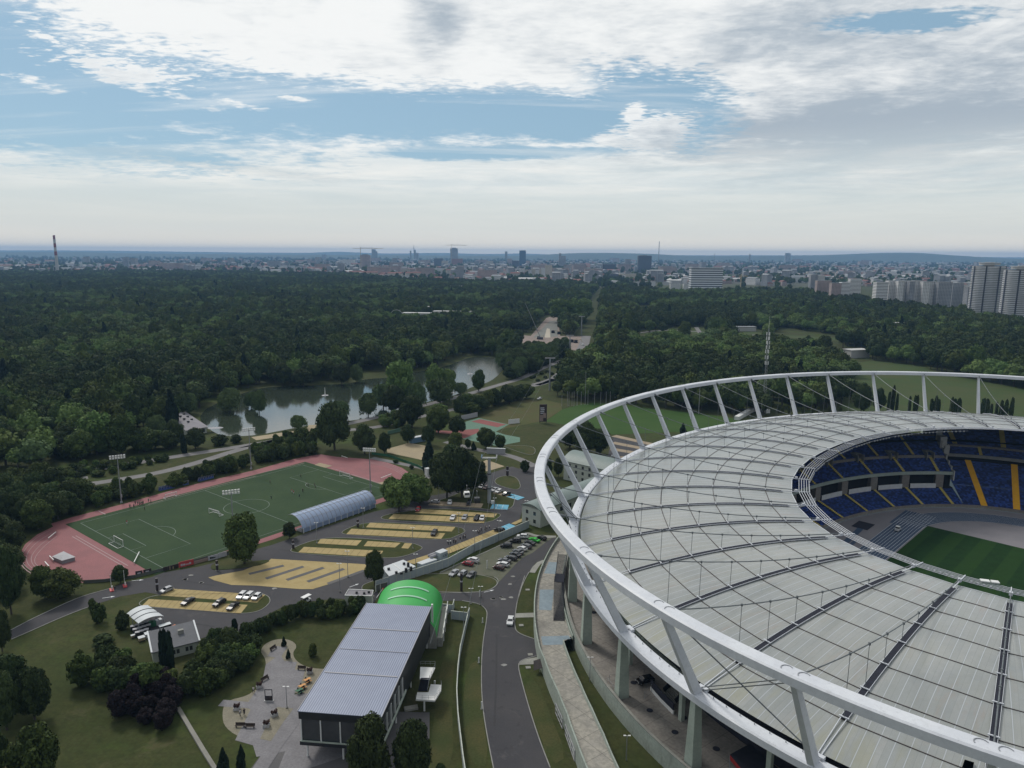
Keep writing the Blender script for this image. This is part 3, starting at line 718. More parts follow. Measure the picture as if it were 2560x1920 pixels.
tri_sheet('car_park',ZP('m',[(-150,1215),(0,1120),(260,1000),(560,860),(800,760),(1100,620),(1330,500),(1420,410),(1560,430),(1700,450),(1800,420),(2140,440),(2150,475),(2060,485),(1900,600),(1700,760),(1560,820),(1400,960),(1250,1120),(1090,1290),(1080,1250),(1000,1200),(850,1170),(700,1190),(0,1220)]),.06,'park_grid' if 'park_grid' in MATS else mat('park_grid',(.115,.115,.085),(.085,.095,.06),scale=.2,rough=.95,scale2=2.5,amt2=.3,coord='Pos'))
tri_sheet('footpath',ZP('m',[(1560,375),(1620,375),(1800,430),(2140,440),(2140,470),(1900,490),(1700,440),(1560,400)]),.08,'concrete')
tri_sheet('footpath',ZP('m',[(1900,885),(1960,900),(1850,970),(1790,1060),(1750,1125),(1645,1115),(1700,1020),(1790,930)]),.08,'concrete')
tri_sheet('footpath',ZP('k',[(30,325),(195,318),(190,358),(25,362)]),.08,'concrete'); tri_sheet('footpath',ZP('k',[(50,765),(90,725),(230,700),(235,762),(60,770)]),.09,'concrete')
# kerbs
mat('kerb',(.26,.26,.25),(.20,.20,.19),scale=.5,rough=.9,coord='Pos')
def kerb(k,pts,w=.22,closed=False):
    m=MB(); m.strip(smoothline(ZP(k,pts),2),w,z=.02,h=.13); S_('kerb',m,'kerb')
kerb('j',[(1780,215),(1930,240),(1990,290),(2000,340),(1955,600),(1945,900),(1960,1150),(2000,1400),(2060,1700)]); kerb('k',[(110,0),(60,150),(30,300),(20,450),(60,500),(190,545)]); kerb('k',[(225,690),(100,720),(48,760),(80,900),(150,1150),(230,1400),(330,1659)])
kerb('m',[(1430,1640),(1520,1330),(1640,1110)]); kerb('m',[(0,1500),(640,1490),(850,1460),(980,1410),(1060,1340),(1080,1250),(1000,1200)]); kerb('i',[(100,548),(300,462),(500,372),(700,292),(860,237)]); kerb('i',[(95,468),(260,380),(430,300),(600,220),(730,170),(950,110)])
kerb('m',[(0,1120),(260,1000),(560,860),(800,760),(1100,620),(1330,500)],.35)
# grass islands and yellow bays
def island(k,pts,mt='grass'):
    q=smoothpoly(ZP(k,pts),2); m=MB(); m.prism(q,.10,.03); S_('grass_island',m,mt)
    m=MB(); m.strip(q,.18,z=.03,h=.13,closed=True); S_('kerb',m,'kerb')
island('f',[(280,1290),(560,1190),(900,1195),(1340,1235),(1430,1265),(1440,1290),(1300,1350),(1150,1372),(700,1350),(330,1325)])
island('f',[(720,1140),(950,1050),(1400,1075),(1760,1095),(1820,1135),(1760,1165),(1640,1215),(1200,1190),(780,1170)])
island('f',[(1060,1020),(1150,985),(1370,955),(1420,940),(1800,945),(2080,975),(2130,1000),(1990,1075),(1500,1060),(1140,1040)])
island('f',[(1480,900),(1700,830),(1850,760),(1960,760),(2212,800),(2240,850),(2212,950),(2020,950),(1960,940),(1500,915)])
island('g',[(-60,740),(200,740),(200,830),(60,800),(-180,700)],'grass_dry'); island('f',[(2050,700),(2120,655),(2260,660),(2300,790),(2100,745)],'grass_dry')
island('p',[(540,265),(560,275),(1900,230),(2050,275),(2085,350),(2020,430),(1900,500),(1650,530),(1100,480),(450,440),(300,420),(250,380),(380,300)])
island('j',[(905,85),(1010,45),(1100,20),(1060,120),(1000,165),(930,150)]); island('j',[(1010,20),(1500,-20),(1900,-15),(2060,20),(2095,70),(2020,125),(1900,145),(1560,140),(1300,110),(1200,60)],'grass_dry')
mat('yellow_bay',(.36,.28,.125),(.30,.23,.095),scale=.25,rough=.9,scale2=3.,amt2=.15,coord='Pos')
mat('bay_line',(.17,.13,.055),(.13,.10,.045),scale=1,rough=.9); mat('blue_bay',(.12,.36,.50),(.10,.31,.44),scale=.4,rough=.8,coord='Pos'); mat('tan_bay',(.30,.24,.165),(.25,.20,.14),scale=.3,rough=.9,scale2=3.,amt2=.15,coord='Pos')
def bay(k,a,b,c,d,n,material='yellow_bay',line='bay_line',z=.16):
    """a,b = far edge left/right; d,c = near edge left/right; n dividing bays"""
    A,B,Cc,D=[Z(k,*q) for q in (a,b,c,d)]
    m=MB(); m.sheet([A,B,Cc,D],z); o=S_('parking_bays',m,material)
    m=MB()
    for i in range(1,n):
        p,q=A.lerp(B,i/n),D.lerp(Cc,i/n); m.strip([p,q],.14,z=z+.02)
    m.strip([D,Cc],.14,z=z+.02)
    S_('bay_lines',m,line)
bay('f',(560,1202),(915,1216),(870,1262),(530,1243),6); bay('f',(965,1222),(1250,1238),(1200,1278),(930,1266),5); bay('f',(1285,1240),(1350,1243),(1315,1288),(1255,1283),1)
bay('f',(415,1272),(1100,1307),(1065,1362),(365,1320),11); bay('f',(985,1063),(1722,1100),(1690,1140),(950,1103),11); bay('f',(825,1115),(1635,1155),(1600,1203),(780,1162),12)
bay('f',(1430,945),(2085,985),(2060,1018),(1370,978),11); bay('f',(1190,987),(1985,1022),(1970,1067),(1145,1030),12); bay('f',(1515,875),(1965,898),(1945,935),(1490,908),7,'tan_bay')
bay('p',(730,182),(2010,265),(1895,375),(550,275),15); bay('p',(400,325),(1765,405),(1670,525),(300,420),16)
bay('n',(1320,560),(1605,575),(1580,658),(1280,640),3,'blue_bay','line_white'); bay('n',(1655,380),(1880,445),(1760,490),(1560,430),3,'blue_bay','line_white'); bay('n',(1360,330),(1700,420),(1560,430),(1330,370),3,'tan_bay')
bay('n',(520,1330),(1350,1000),(1500,1060),(560,1420),14); bay('n',(1430,970),(1610,895),(1730,945),(1530,1030),2,'blue_bay','line_white'); bay('n',(1640,895),(1870,790),(1900,830),(1720,915),3); bay('f',(1280,1405),(1640,1290),(1655,1310),(1370,1420),4)
# large yellow paved area with grey strips
q=ZP('f',[(130,1373),(940,1420),(1000,1460),(950,1480),(620,1595),(490,1635),(380,1635),(0,1605)])+ZP('e',[(2000,1530),(1850,1490),(1800,1465),(1860,1450),(2100,1405)])+ZP('f',[(0,1430),(110,1392)])
tri_sheet('yellow_paving',q,.06,'yellow_bay')
for a,b in (((-60,1505),(240,1432)),((85,1545),(410,1440)),((265,1557),(585,1450)),((445,1572),(760,1460)),((620,1590),(935,1475))):
    m=MB(); m.strip([Z('f',*a),Z('f',*b)],1.7,z=.09); S_('paving_strip',m,'asphalt_old')
q=ZP('f',[(-60,1400),(110,1380),(115,1400),(0,1440),(-330,1475),(-400,1460),(-370,1410),(-150,1350)]); m=MB(); m.prism(smoothpoly(q,1),.1,.06); S_('grass_island',m,'grass_dry')
# ---------- courtyard by the hall ----------
mat('pavers',(.21,.205,.215),(.17,.165,.175),scale=.3,rough=.9,scale2=2.,amt2=.35,coord='Pos'); mat('gravel',(.235,.215,.165),(.19,.175,.13),scale=.5,rough=.95,scale2=3.,amt2=.4,coord='Pos')
tri_sheet('gravel_bed',smoothpoly(ZP('q',[(860,600),(760,480),(830,350),(1000,270),(1200,255),(1350,310),(1400,400),(1330,480),(1350,600),(1500,720),(1700,770),(1950,780),(1900,900),(1800,1000),(1650,1200),(1350,1230),(1300,1000),(900,900),(860,800)]),2),.02,'gravel')
tri_sheet('gravel_bed',smoothpoly(ZP('q',[(160,1330),(560,1240),(700,1100),(1000,1300),(1360,1440),(1330,1480),(1180,1700),(900,2050),(500,2010),(150,1800),(100,1560)]),2),.03,'gravel')
tri_sheet('courtyard',ZP('q',[(1180,400),(1230,400),(1130,560),(1180,640),(1400,660),(1360,790),(1540,800),(1500,950),(1350,1220),(1600,1200),(1750,1000),(1950,900),(2300,900),(2500,1450),(2600,2000),(2200,2300),(1000,2700),(1200,2200),(700,2300),(640,2100),(330,2010),(600,1480),(560,1460),(30,1420),(130,1310),(560,1350),(800,1000),(860,700),(1030,580),(890,560),(950,450),(1040,380)]),.05,'pavers')
tri_sheet('gravel_bed',ZP('q',[(1060,1440),(1340,1465),(1150,1720),(950,2030),(760,1990),(1000,1500)]),.08,'gravel')
tri_sheet('courtyard',ZP('j',[(330,1150),(1500,1180),(1500,1400),(1300,1700),(700,2400),(-250,2400),(-40,1659)]),.04,'asphalt_old')
m=MB(); m.strip(ZP('j',[(380,1180),(180,1450),(-20,1750),(-200,2000)]),3.2,z=.1); S_('footpath',m,'pavers')
# ---------- pond ----------
pond=[G(x,y) for x,y in ((529,1078),(560,1092),(640,1089),(706,1076),(773,1063),(871,1053),(940,1042),(1001,1027),(1068,1004),(1132,992),(1181,966),(1221,957),(1250,935),(1270,905),(1262,898),(1230,893),(1175,891),(1114,918),(1030,932),(980,944),(909,948),(883,958),(800,963),(727,966),(660,968),(600,985),(540,1008),(505,1030),(498,1052))]
pond=smoothpoly(pond,2)
def wat(S,c,b):
    p=S.n('ShaderNodeNewGeometry').outputs['Position']; bp=S.n('ShaderNodeBump'); bp.inputs['Strength'].default_value=.05; bp.inputs['Distance'].default_value=.3
    S.put(bp.inputs['Height'],S.noise(p,.5,5,.6)); S.nt.links.new(bp.outputs[0],b.inputs['Normal'])
    x,y,z=S.sep(p); S.put(b.inputs['Roughness'],S.ss(x,-90.,0.,.07,.30)); S.put(bp.inputs['Strength'],S.ss(x,-110.,0.,.05,.55))
mat('pond_water',(.035,.045,.030),(.03,.04,.028),scale=.02,rough=.06,coord='Pos',build=wat,spec=.9)

MATS['pond_water'].node_tree.nodes['Principled BSDF'].inputs['IOR'].default_value=1.6
tri_sheet('pond',pond,.05,'pond_water')
# ---------- park paths ----------
mat('path',(.17,.165,.17),(.14,.135,.135),scale=.15,rough=.9,scale2=1.5,amt2=.2,coord='Pos'); mat('sand',(.33,.27,.17),(.28,.23,.15),scale=.12,rough=.95,scale2=1.5,amt2=.2,coord='Pos')
def path(pts,w,mt='path',z=.04,name='path'):
    q=smoothline([Z(*p) for p in pts],2); m=MB(); m.strip(q,w,z=z); S_(name,m,mt)
path([('e',-200,680),('e',150,625),('e',450,590),('e',900,520),('e',1450,430),('e',2000,345),('f',250,340),('f',500,255),('f',840,200),('f',1250,95),('b',1480,1560),('b',1800,1480),('b',2080,1395),('c',90,1335),('c',250,1250),('c',500,1150),('c',640,1085),('c',640,980)],6.5)
path([('e',590,680),('e',900,640),('e',1500,540),('f',0,380),('f',500,290),('f',900,250),('f',1080,230),('f',1300,170),('b',1900,1560),('c',0,1430),('c',250,1390),('c',370,1340)],6.)
path([('f',-20,335),('f',250,295),('f',500,255),('f',520,215)],9,'sand',.07,'sand_strip')
path([('f',1000,500),('f',1300,560),('f',1500,600),('f',1500,680)],4.); path([('f',1640,360),('f',1900,430),('f',2212,480),('g',200,920)],5.); path([('e',480,640),('e',760,600)],5)
for c_ in ('c',):
    path([('c',200,1390),('c',370,1340),('c',420,1290)],9)
# clearings, building site, meadows, courts
mat('pink_earth',(.25,.19,.165),(.20,.165,.14),scale=.03,rough=.95,scale2=.3,amt2=.5,coord='Pos'); mat('pale_earth',(.40,.36,.29),(.34,.31,.25),scale=.1,rough=.95,coord='Pos'); mat('grey_earth',(.17,.175,.16),(.14,.145,.13),scale=.05,rough=.95,scale2=.5,amt2=.3,coord='Pos')
site=ZP('r',[(-60,670),(380,670),(600,690),(870,380),(960,350),(1120,350),(1080,480),(1110,690),(1490,690),(1500,760),(1420,940),(1350,1000),(1160,1000),(1000,850),(500,830),(380,770),(-60,750)])
tri_sheet('building_site',site,.05,'pink_earth'); tri_sheet('site_ground',ZP('r',[(640,720),(930,430),(1060,420),(1070,700)]),.09,'grey_earth'); tri_sheet('site_ground',ZP('r',[(835,720),(880,560),(930,570),(940,720)]),.12,'pale_earth')
path([('r',1560,690),('r',1520,850),('r',1440,1000),('r',1250,1080)],12,'path',.06)
mead=ZP('h',[(-1100,640),(600,10),(720,30),(900,8),(1500,70),(1600,140),(2212,150),(3600,300),(3600,700),(2212,600),(1000,560)]); mead=ZP('h',[(690,130),(730,30),(900,5),(1300,45),(1500,120),(2212,250),(3400,420),(3400,640),(2212,600),(600,520)])
tri_sheet('meadow',mead,.03,'meadow')
fieldp=ZP('g',[(290,530),(430,430),(560,390),(700,370),(900,385),(1200,420),(1500,450),(1830,490),(2000,520),(1900,580),(1700,610),(870,645),(700,600),(560,580)]); tri_sheet('sports_field',fieldp,.03,mat('sports_turf',(.035,.075,.018),(.045,.085,.022),scale=.04,rough=.95,scale2=1,amt2=.15,coord='Pos',spec=.1))
tri_sheet('rough_field',ZP('g',[(-400,560),(0,360),(230,330),(430,380),(430,430),(290,520),(200,540),(-100,600)]),.04,mat('rough_turf',(.07,.085,.03),(.085,.075,.035),scale=.06,rough=.95,scale2=1,amt2=.3,coord='Pos',spec=.1))
mat('court_red',(.20,.05,.045),(.17,.045,.04),scale=.3,rough=.85,coord='Pos'); mat('court_green',(.085,.17,.12),(.075,.15,.105),scale=.3,rough=.85,coord='Pos')
tri_sheet('green_court',ZP('o',[(1330,560),(1640,470),(2060,560),(1880,660),(2000,700),(2212,740),(2212,800),(1900,860),(1420,760)]),.05,'court_green')
tri_sheet('red_court',ZP('o',[(1540,520),(1660,488),(2020,560),(1900,600)]),.08,'court_red'); tri_sheet('red_court',ZP('o',[(1050,640),(1250,650),(1640,620),(1660,660),(1440,755),(1240,690),(1060,680)]),.08,'court_red')
tri_sheet('sand_court',ZP('o',[(370,900),(680,815),(1000,870),(940,1060),(850,1050),(380,950)]),.07,'sand'); tri_sheet('sand_court',ZP('o',[(1590,1130),(1750,1050),(2000,1140),(1750,1210)]),.09,'sand')
tri_sheet('back_car_park',ZP('g',[(870,660),(1220,745),(1100,820),(850,900),(820,860)]),.05,'asphalt')
for a,b in (((880,655),(1230,735)),((870,715),(1180,775)),((860,770),(1120,812)),((850,840),(1060,850))):
    m=MB(); m.strip([Z('g',*a),Z('g',*b)],5.,z=.09); S_('parking_bays',m,'tan_bay')
tri_sheet('clearing',ZP('c',[(1550,925),(1660,900),(1680,970),(1560,960)]),.03,'meadow'); tri_sheet('clearing',ZP('c',[(1910,950),(2100,920),(2200,960),(1930,985)]),.03,'meadow'); tri_sheet('clearing',ZP('d',[(150,960),(640,985),(600,1010),(180,985)]),.03,'meadow')
path([('c',1100,940),('c',1300,915),('c',1560,925),('c',1900,960),('d',100,960)],7,'path',.06); path([('c',1590,890),('c',1630,950)],6)
# ---------- training ground ----------
TX,TY,TTH=-144.36,251.6,.906; TL,TW=104.2,66.9
def tg(u,v,z=0.): return Vector((TX+u*math.cos(TTH)-v*math.sin(TTH),TY+u*math.sin(TTH)+v*math.cos(TTH),z))
mat('tartan',(.27,.105,.11),(.22,.09,.095),scale=.12,rough=.9,scale2=2.5,amt2=.3,coord='Pos'); mat('turf_field',(.030,.056,.026),(.040,.068,.030),scale=.08,rough=.95,scale2=1.2,amt2=.3,coord='Pos',spec=.15)
tr=ZP('e',[(440,1000),(620,945),(850,885),(1110,818),(1400,735),(1720,650),(2212,535)])+ZP('f',[(330,510),(500,478),(560,470),(700,492),(1000,513),(1150,545),(1260,585),(1340,640),(1380,700),(1340,760),(1240,800),(1160,860),(1030,905),(390,1115),(150,1205),(0,1250)])+ZP('e',[(2000,1225),(1410,1400),(1170,1462),(900,1500),(720,1512),(500,1500),(340,1450),(230,1375),(165,1270),(215,1180),(320,1095),(460,1025)])
tri_sheet('athletics_track',tr,.05,'tartan')
m=MB(); m.sheet([tg(-4.2,-36),tg(TL+4.5,-36),tg(TL+4.5,37),tg(-4.2,37)],.08); S_('football_pitch',m,'turf_field')
ml=MB()
def ln(*pts,w=.22,z=.12): ml.strip([tg(*p) for p in pts],w,z=z)
h=TW/2
ln((0,-h),(TL,-h)); ln((0,h),(TL,h)); ln((0,-h),(0,h)); ln((TL,-h),(TL,h)); ln((TL/2,-h),(TL/2,h))
for s,o in ((1,0),(-1,TL)):
    ln((o,20.16),(o+s*16.5,20.16),(o+s*16.5,-20.16),(o,-20.16)); ln((o,9.16),(o+s*5.5,9.16),(o+s*5.5,-9.16),(o,-9.16))
    ln(*[(o+s*(11+9.15*math.cos(a)),9.15*math.sin(a)) for a in np.linspace(-.92,.92,14)])
ln(*[(TL/2+9.15*math.cos(a),9.15*math.sin(a)) for a in np.linspace(0,2*PI,32)])
mat('line_faint',(.14,.18,.15),(.11,.15,.12),scale=1,rough=.8); S_('pitch_lines',ml,'line_faint'); 
ml=MB()
def cl_(k,pts,w=.2): ml.strip(smoothline(ZP(k,pts),2),w,z=.10)
cl_('e',[(160,1270),(190,1380),(310,1455)],.35); cl_('e',[(435,1055),(300,1130),(215,1220),(185,1290),(210,1370),(330,1440)]); cl_('e',[(450,1080),(330,1150),(250,1230),(222,1300),(250,1370),(350,1425)]); cl_('e',[(470,1100),(370,1165),(300,1235),(262,1300),(290,1370),(370,1415)]); cl_('e',[(490,1110),(400,1180),(330,1250),(295,1310),(310,1360),(390,1400)])
cl_('e',[(625,1112),(1075,1375)],.35); cl_('e',[(655,1105),(1105,1365)],.35); cl_('e',[(850,890),(910,920)],.5)
for o in (0,12,24,36): cl_('f',[(1000-o,520+o*.6),(1150-o,552+o*.6),(1250-o,592+o*.6),(1325-o,645+o*.6),(1365-o*.8,690+o*.6)])
cl_('f',[(1340,640),(1372,690),(1370,710)],.5); cl_('f',[(650,590),(1080,720)],.3); cl_('f',[(690,600),(1100,735)],.3); cl_('e',[(1280,835),(1700,715),(2212,590)],.3); cl_('f',[(0,640),(415,548)],.3)
S_('track_lines',ml,mat('line_pink',(.32,.22,.23),(.28,.2,.2),scale=1,rough=.8))
tri_sheet('long_jump_pit',ZP('f',[(505,562),(550,545),(660,570),(600,588)]),.12,'sand'); tri_sheet('long_jump_pit',ZP('f',[(1050,718),(1140,700),(1160,725),(1130,745)]),.12,'sand')

# dry worn verges, pale road patches and arrows
def verge(k,pts): tri_sheet('grass_strip',smoothpoly(ZP(k,pts),1),.015,'grass_dry')
verge('j',[(1620,640),(1740,560),(1690,1000),(1710,1700),(1480,1700),(1540,1200)]); verge('j',[(1820,800),(1935,700),(1950,1150),(2020,1640),(1860,1640),(1770,1250)]); verge('k',[(100,930),(210,880),(330,1200),(480,1560),(340,1640),(170,1180)]); verge('i',[(1000,260),(1250,170),(1230,230),(1050,330),(900,330)]); verge('i',[(700,640),(1100,560),(1180,620),(900,690)])
mat('tar_patch',(.034,.034,.038),(.028,.028,.031),scale=1,rough=.9,coord='Pos')
rr=random.Random(9)
for k,x,y in (('m',1345,1190),('m',1290,1335),('m',980,1600),('m',1130,1570),('m',1315,1578),('m',1170,1612),('y',700,980),('y',1140,1075),('y',860,865),('n',1460,850),('j',2050,200),('j',2115,185),('j',2140,770),('p',1120,95),('p',2130,175),('p',905,45)):
    c=Z(k,x,y,0); m=MB(); m.sheet([c+Vector((math.cos(a)*rr.uniform(.5,1.1),math.sin(a)*rr.uniform(.4,.8),0)) for a in np.linspace(0,2*PI,9)[:-1]],.075); S_('road_patch',m,'kerb')
for k,x0,y0,x1,y1,w_ in (('j',2080,500,2060,1300,.5),('y',600,1000,1500,1150,.35),('p',900,640,1300,700,.5),('m',1500,1150,1250,1500,.4),('f',200,1290,900,1400,.3),('n',700,900,1200,930,.3)):
    m=MB(); m.strip([Z(k,x0,y0),Z(k,(x0+x1)/2+6,(y0+y1)/2),Z(k,x1,y1)],w_,z=.07); S_('tar_seam',m,'tar_patch')
def arrow(k,x,y,a):
    c=Z(k,x,y,0); e=Vector((math.cos(a),math.sin(a),0)); n_=Vector((-e.y,e.x,0)); m=MB(); m.sheet([c-e*1.8-n_*.12,c+e*.6-n_*.12,c+e*.6+n_*.12,c-e*1.8+n_*.12],.08); m.sheet([c+e*.6-n_*.5,c+e*1.8,c+e*.6+n_*.5],.08); S_('road_arrow',m,'line_white')
arrow('w',45,505,.8); arrow('i',940,185,.4); arrow('e',1190,1490,.2); arrow('m',905,1460,.5)
# ================= buildings =================
def stripes(period,dark,amt=.6,axis='u',lo=.38,hi=.46):
    def f(S,c,b):
        uv=S.n('ShaderNodeUVMap').outputs[0]; u,v,_=S.sep(uv); q=u if axis=='u' else v
        d=S.m('ABSOLUTE',S.m('SUBTRACT',S.m('FRACT',S.m('DIVIDE',q,period)),.5))
        return S.mix(S.m('MULTIPLY',S.ss(d,lo,hi),amt),c,dark)
    return f
mat('blue_sheet_roof',(.25,.285,.38),(.22,.25,.34),scale=.3,rough=.45,coord='Pos',build=stripes(.5,(.10,.12,.18),.85,lo=.22,hi=.38)); mat('dark_cladding',(.018,.020,.024),(.014,.016,.02),scale=.5,rough=.5); mat('glass',(.03,.035,.04),(.05,.055,.06),scale=.3,rough=.08,spec=.8)
mat('green_roof',(.022,.34,.055),(.020,.30,.05),scale=.2,rough=.5,coord='Pos'); mat('skylight',(.30,.55,.38),(.28,.5,.35),scale=1,rough=.4); mat('sage_roof',(.16,.21,.20),(.14,.185,.175),scale=.2,rough=.5,coord='Pos',scale2=1.5,amt2=.15)
mat('cream_wall',(.46,.49,.44),(.40,.43,.39),scale=.3,rough=.8,coord='Pos'); mat('grey_roof',(.10,.105,.12),(.085,.09,.10),scale=.4,rough=.8,coord='Pos',scale2=2,amt2=.2); mat('white_roof',(.50,.53,.55),(.45,.48,.5),scale=.3,rough=.6,coord='Pos')
mat('hip_roof_grey',(.20,.19,.21),(.17,.165,.18),scale=.2,rough=.8,coord='Pos'); mat('panel_wall',(.36,.42,.45),(.31,.36,.39),scale=.25,rough=.75,coord='Pos',build=None,scale2=1.5,amt2=.15)
mat('orange',(.50,.14,.04),(.45,.12,.03),scale=1,rough=.6); mat('container_green',(.02,.12,.06),(.02,.10,.05),scale=1,rough=.7); mat('crate_grey',(.34,.34,.36),(.3,.3,.32),scale=1,rough=.7)
mat('polycarb',(.26,.33,.47),(.23,.30,.43),scale=.2,rough=.3,coord='Pos',build=stripes(1.0,(.16,.20,.30),.5))
mat('tree_green',(.02,.04,.015),(.03,.05,.02),scale=1)
ptr,ptl=None,None
# --- hall on stilts
TL_,TR_,BR_,BL_=[Z('j',*q,11.5) for q in ((965,242),(1515,280),(1085,1195),(415,1135))]
# square it up
ax=((BL_-TL_)+(BR_-TR_)).normalized(); cr_=Vector((-ax.y,ax.x,0)); 
if (TR_-TL_).dot(cr_)<0: cr_=-cr_
o_=TL_; Wd=((TR_-TL_).dot(cr_)+(BR_-BL_).dot(cr_))/2; Ln=((BL_-TL_).dot(ax)+(BR_-TR_).dot(ax))/2+1
def hp(a,c,z): p=o_+ax*a+cr_*c; return Vector((p.x,p.y,z))
hall=empty('hall',hp(Ln/2,Wd/2,0),0,'long hall on stilts with ribbed blue grey roof and black cladding','building')
def hb(name,mb,m_): return mb.build(name,m_,hall)
m=MB(hall.location); q=[hp(-.3,-.3,11.5),hp(-.3,Wd+.3,11.5),hp(Ln+.6,Wd+.3,11.5),hp(Ln+.6,-.3,11.5)]
m.add([v+Vector((0,0,.15)) for v in q]+q,[(0,1,2,3),(7,6,5,4),(0,4,5,1),(1,5,6,2),(2,6,7,3),(3,7,4,0)],[[(0,0),(Wd,0),(Wd,Ln),(0,Ln)]]+[[(0,0)]*4]*5); roofo=hb('roof',m,'blue_sheet_roof')
m=MB(hall.location)
for a,w_ in ((13.2,.32),(23.2,.12),(33.3,.32)): m.beam(hp(a,.2,11.72),hp(a,Wd-.2,11.72),w_,.1)
m.beam(hp(-.3,-.35,11.7),hp(Ln+.6,-.35,11.7),.12,.2); m.beam(hp(-.3,Wd+.35,11.7),hp(Ln+.6,Wd+.35,11.7),.12,.2); m.build('ridge_strip','crate_grey',roofo)
def boxq(m,a0,a1,c0,c1,z0,z1): m.prism([hp(a0,c0,z0),hp(a0,c1,z0),hp(a1,c1,z0),hp(a1,c0,z0)],z1-z0,z0)
m=MB(hall.location); boxq(m,-.2,Ln+.5,-.2,.1,9.8,11.5); boxq(m,-.2,Ln+.5,Wd-.1,Wd+.2,9.8,11.5); boxq(m,Ln+.2,Ln+.5,.1,Wd-.1,9.8,11.5); boxq(m,-.2,.1,.1,Wd-.1,4.6,11.5); boxq(m,.1,30,Wd-.1,Wd+.19,4.6,9.8); boxq(m,.1,Ln*.6,-.19,.1,4.6,9.8); boxq(m,-.2,Ln+.5,-.2,Wd+.2,3.7,4.6); hb('cladding',m,'dark_cladding')
m=MB(hall.location); boxq(m,Ln+.1,Ln+.22,.1,Wd-.1,4.6,9.8); boxq(m,30,Ln+.1,Wd-.05,Wd+.05,4.6,9.8); boxq(m,Ln*.6,Ln+.1,-.05,.05,4.6,9.8); hb('glazing',m,'glass')
for c_ in np.linspace(0.2,Wd-.2,5):
    m=MB(hall.location); m.beam(hp(Ln+.32,c_,4.6),hp(Ln+.32,c_,9.8),.3,.25); hb('mullion',m,'white_paint')
for a_ in np.linspace(30.5,Ln-.5,6):
    m=MB(hall.location); m.beam(hp(a_,Wd+.2,4.6),hp(a_,Wd+.2,9.8),.25,.3); hb('mullion',m,'white_paint')
m=MB(hall.location); m.beam(hp(28,Wd+.35,5.0),hp(Ln+.5,Wd+.35,5.0),.3,.5); m.beam(hp(Ln+.55,0,4.75),hp(Ln+.55,Wd,4.75),.25,.25); hb('sill',m,'pale_green_wall')
for a_,c_ in ((Ln-1,.8),(Ln-1,Wd/2),(Ln-1,Wd-.8),(Ln-14,.8),(Ln-14,Wd-.8),(Ln-28,Wd-.8),(1,.8),(1,Wd-.8)):
    m=MB(hall.location); m.tube(hp(a_,c_,0),hp(a_,c_,3.75),.22,n=10); hb('stilt',m,'white_paint')
m=MB(hall.location); m.beam(hp(-.4,Wd+.5,0),hp(-.4,Wd+.5,12.3),.5,.5); hb('corner_post',m,'white_paint')
m=MB(hall.location); boxq(m,4,Ln-16,2,Wd-2,0,3.7); hb('ground_floor',m,'dark_cladding')
# --- stair beside the hall
st=empty('outside_stair',Z('j',1480,1150,0),0,'white concrete outside stair with landings beside the long hall','stair')
def quad(zm,pts,z,h,name,mt): m=MB(st.location); m.prism([Z(zm,*p,z) for p in pts],h,z-h); m.build(name,mt,st)
quad('j',[(1420,785),(1548,790),(1500,890),(1415,885)],6.2,.3,'upper_landing','white_paint'); quad('j',[(1395,1003),(1490,1003),(1510,935),(1600,940),(1600,985),(1545,1075),(1380,1065)],3.3,.4,'lower_landing','white_paint')
m=MB(st.location)
for i in range(12):
    f=i/12; a=Z('j',1425,885,6.2).lerp(Z('j',1398,1000,3.4),f); b=Z('j',1500,885,6.2).lerp(Z('j',1480,1000,3.4),f); m.beam(a,b,.34,.1)
m.build('steps','dark_steel',st); m=MB(st.location)
for seq in ([('j',1420,770,6.3),('j',1548,772,6.3),('j',1548,795,6.3),('j',1502,890,6.3),('j',1482,1000,3.4)],[('j',1600,938,3.4),('j',1604,985,3.4),('j',1545,1070,3.4),('j',1382,1062,3.4)]):
    P=[Z(*q) for q in seq]
    for a,b in zip(P,P[1:]):
        for h in (.5,1.05): m.tube(a+Vector((0,0,h)),b+Vector((0,0,h)),.03,n=4)
        for i in range(4): x=a.lerp(b,i/3); m.tube(x,x+Vector((0,0,1.05)),.03,n=4)
m.build('railing','grey_steel',st)
for q in ((1455,1165),(1545,1000)): m=MB(st.location); p=Z('j',*q,0); m.tube(p,p+Vector((0,0,3.)),.22,n=10); m.build('pillar','white_paint',st)
m=MB(st.location); p=Z('j',1340,1150,0); m.box(p,3.2,1.4,.5,.3); m.build('base_step','concrete',st)
# --- green arched hall behind it: barrel vault
gv=empty('green_arched_hall',Z('j',1350,300,0),0,'bright green arched roof with two pale skylights behind the hall','building')
pL,pR=Z('j',1062,232,3.2),Z('j',1612,232,3.2)
gw=(pR-pL).length; gd=(pR-pL).normalized(); gn=Vector((-gd.y,gd.x,0)); 
if gn.y>0: gn=-gn
def gp(a,c,z): p=pL+gd*(c)+gn*a; return Vector((p.x,p.y,z))
nA=28; GL=20.; rise=7.4
def arcpt(a,k): th=PI*k/nA; return gp(a,gw/2-gw/2*math.cos(th),3.2+rise*math.sin(th)**.9)
m=MB(gv.location); P=[];F=[]
for j in range(9):
    for k in range(nA+1): P.append(arcpt(GL*j/8,k))
for j in range(8):
    for k in range(nA): n_=nA+1; F.append((j*n_+k,(j+1)*n_+k,(j+1)*n_+k+1,j*n_+k+1))
m.add(P,F); F2=MB(gv.location); m.build('roof','green_roof',gv,smooth=True)
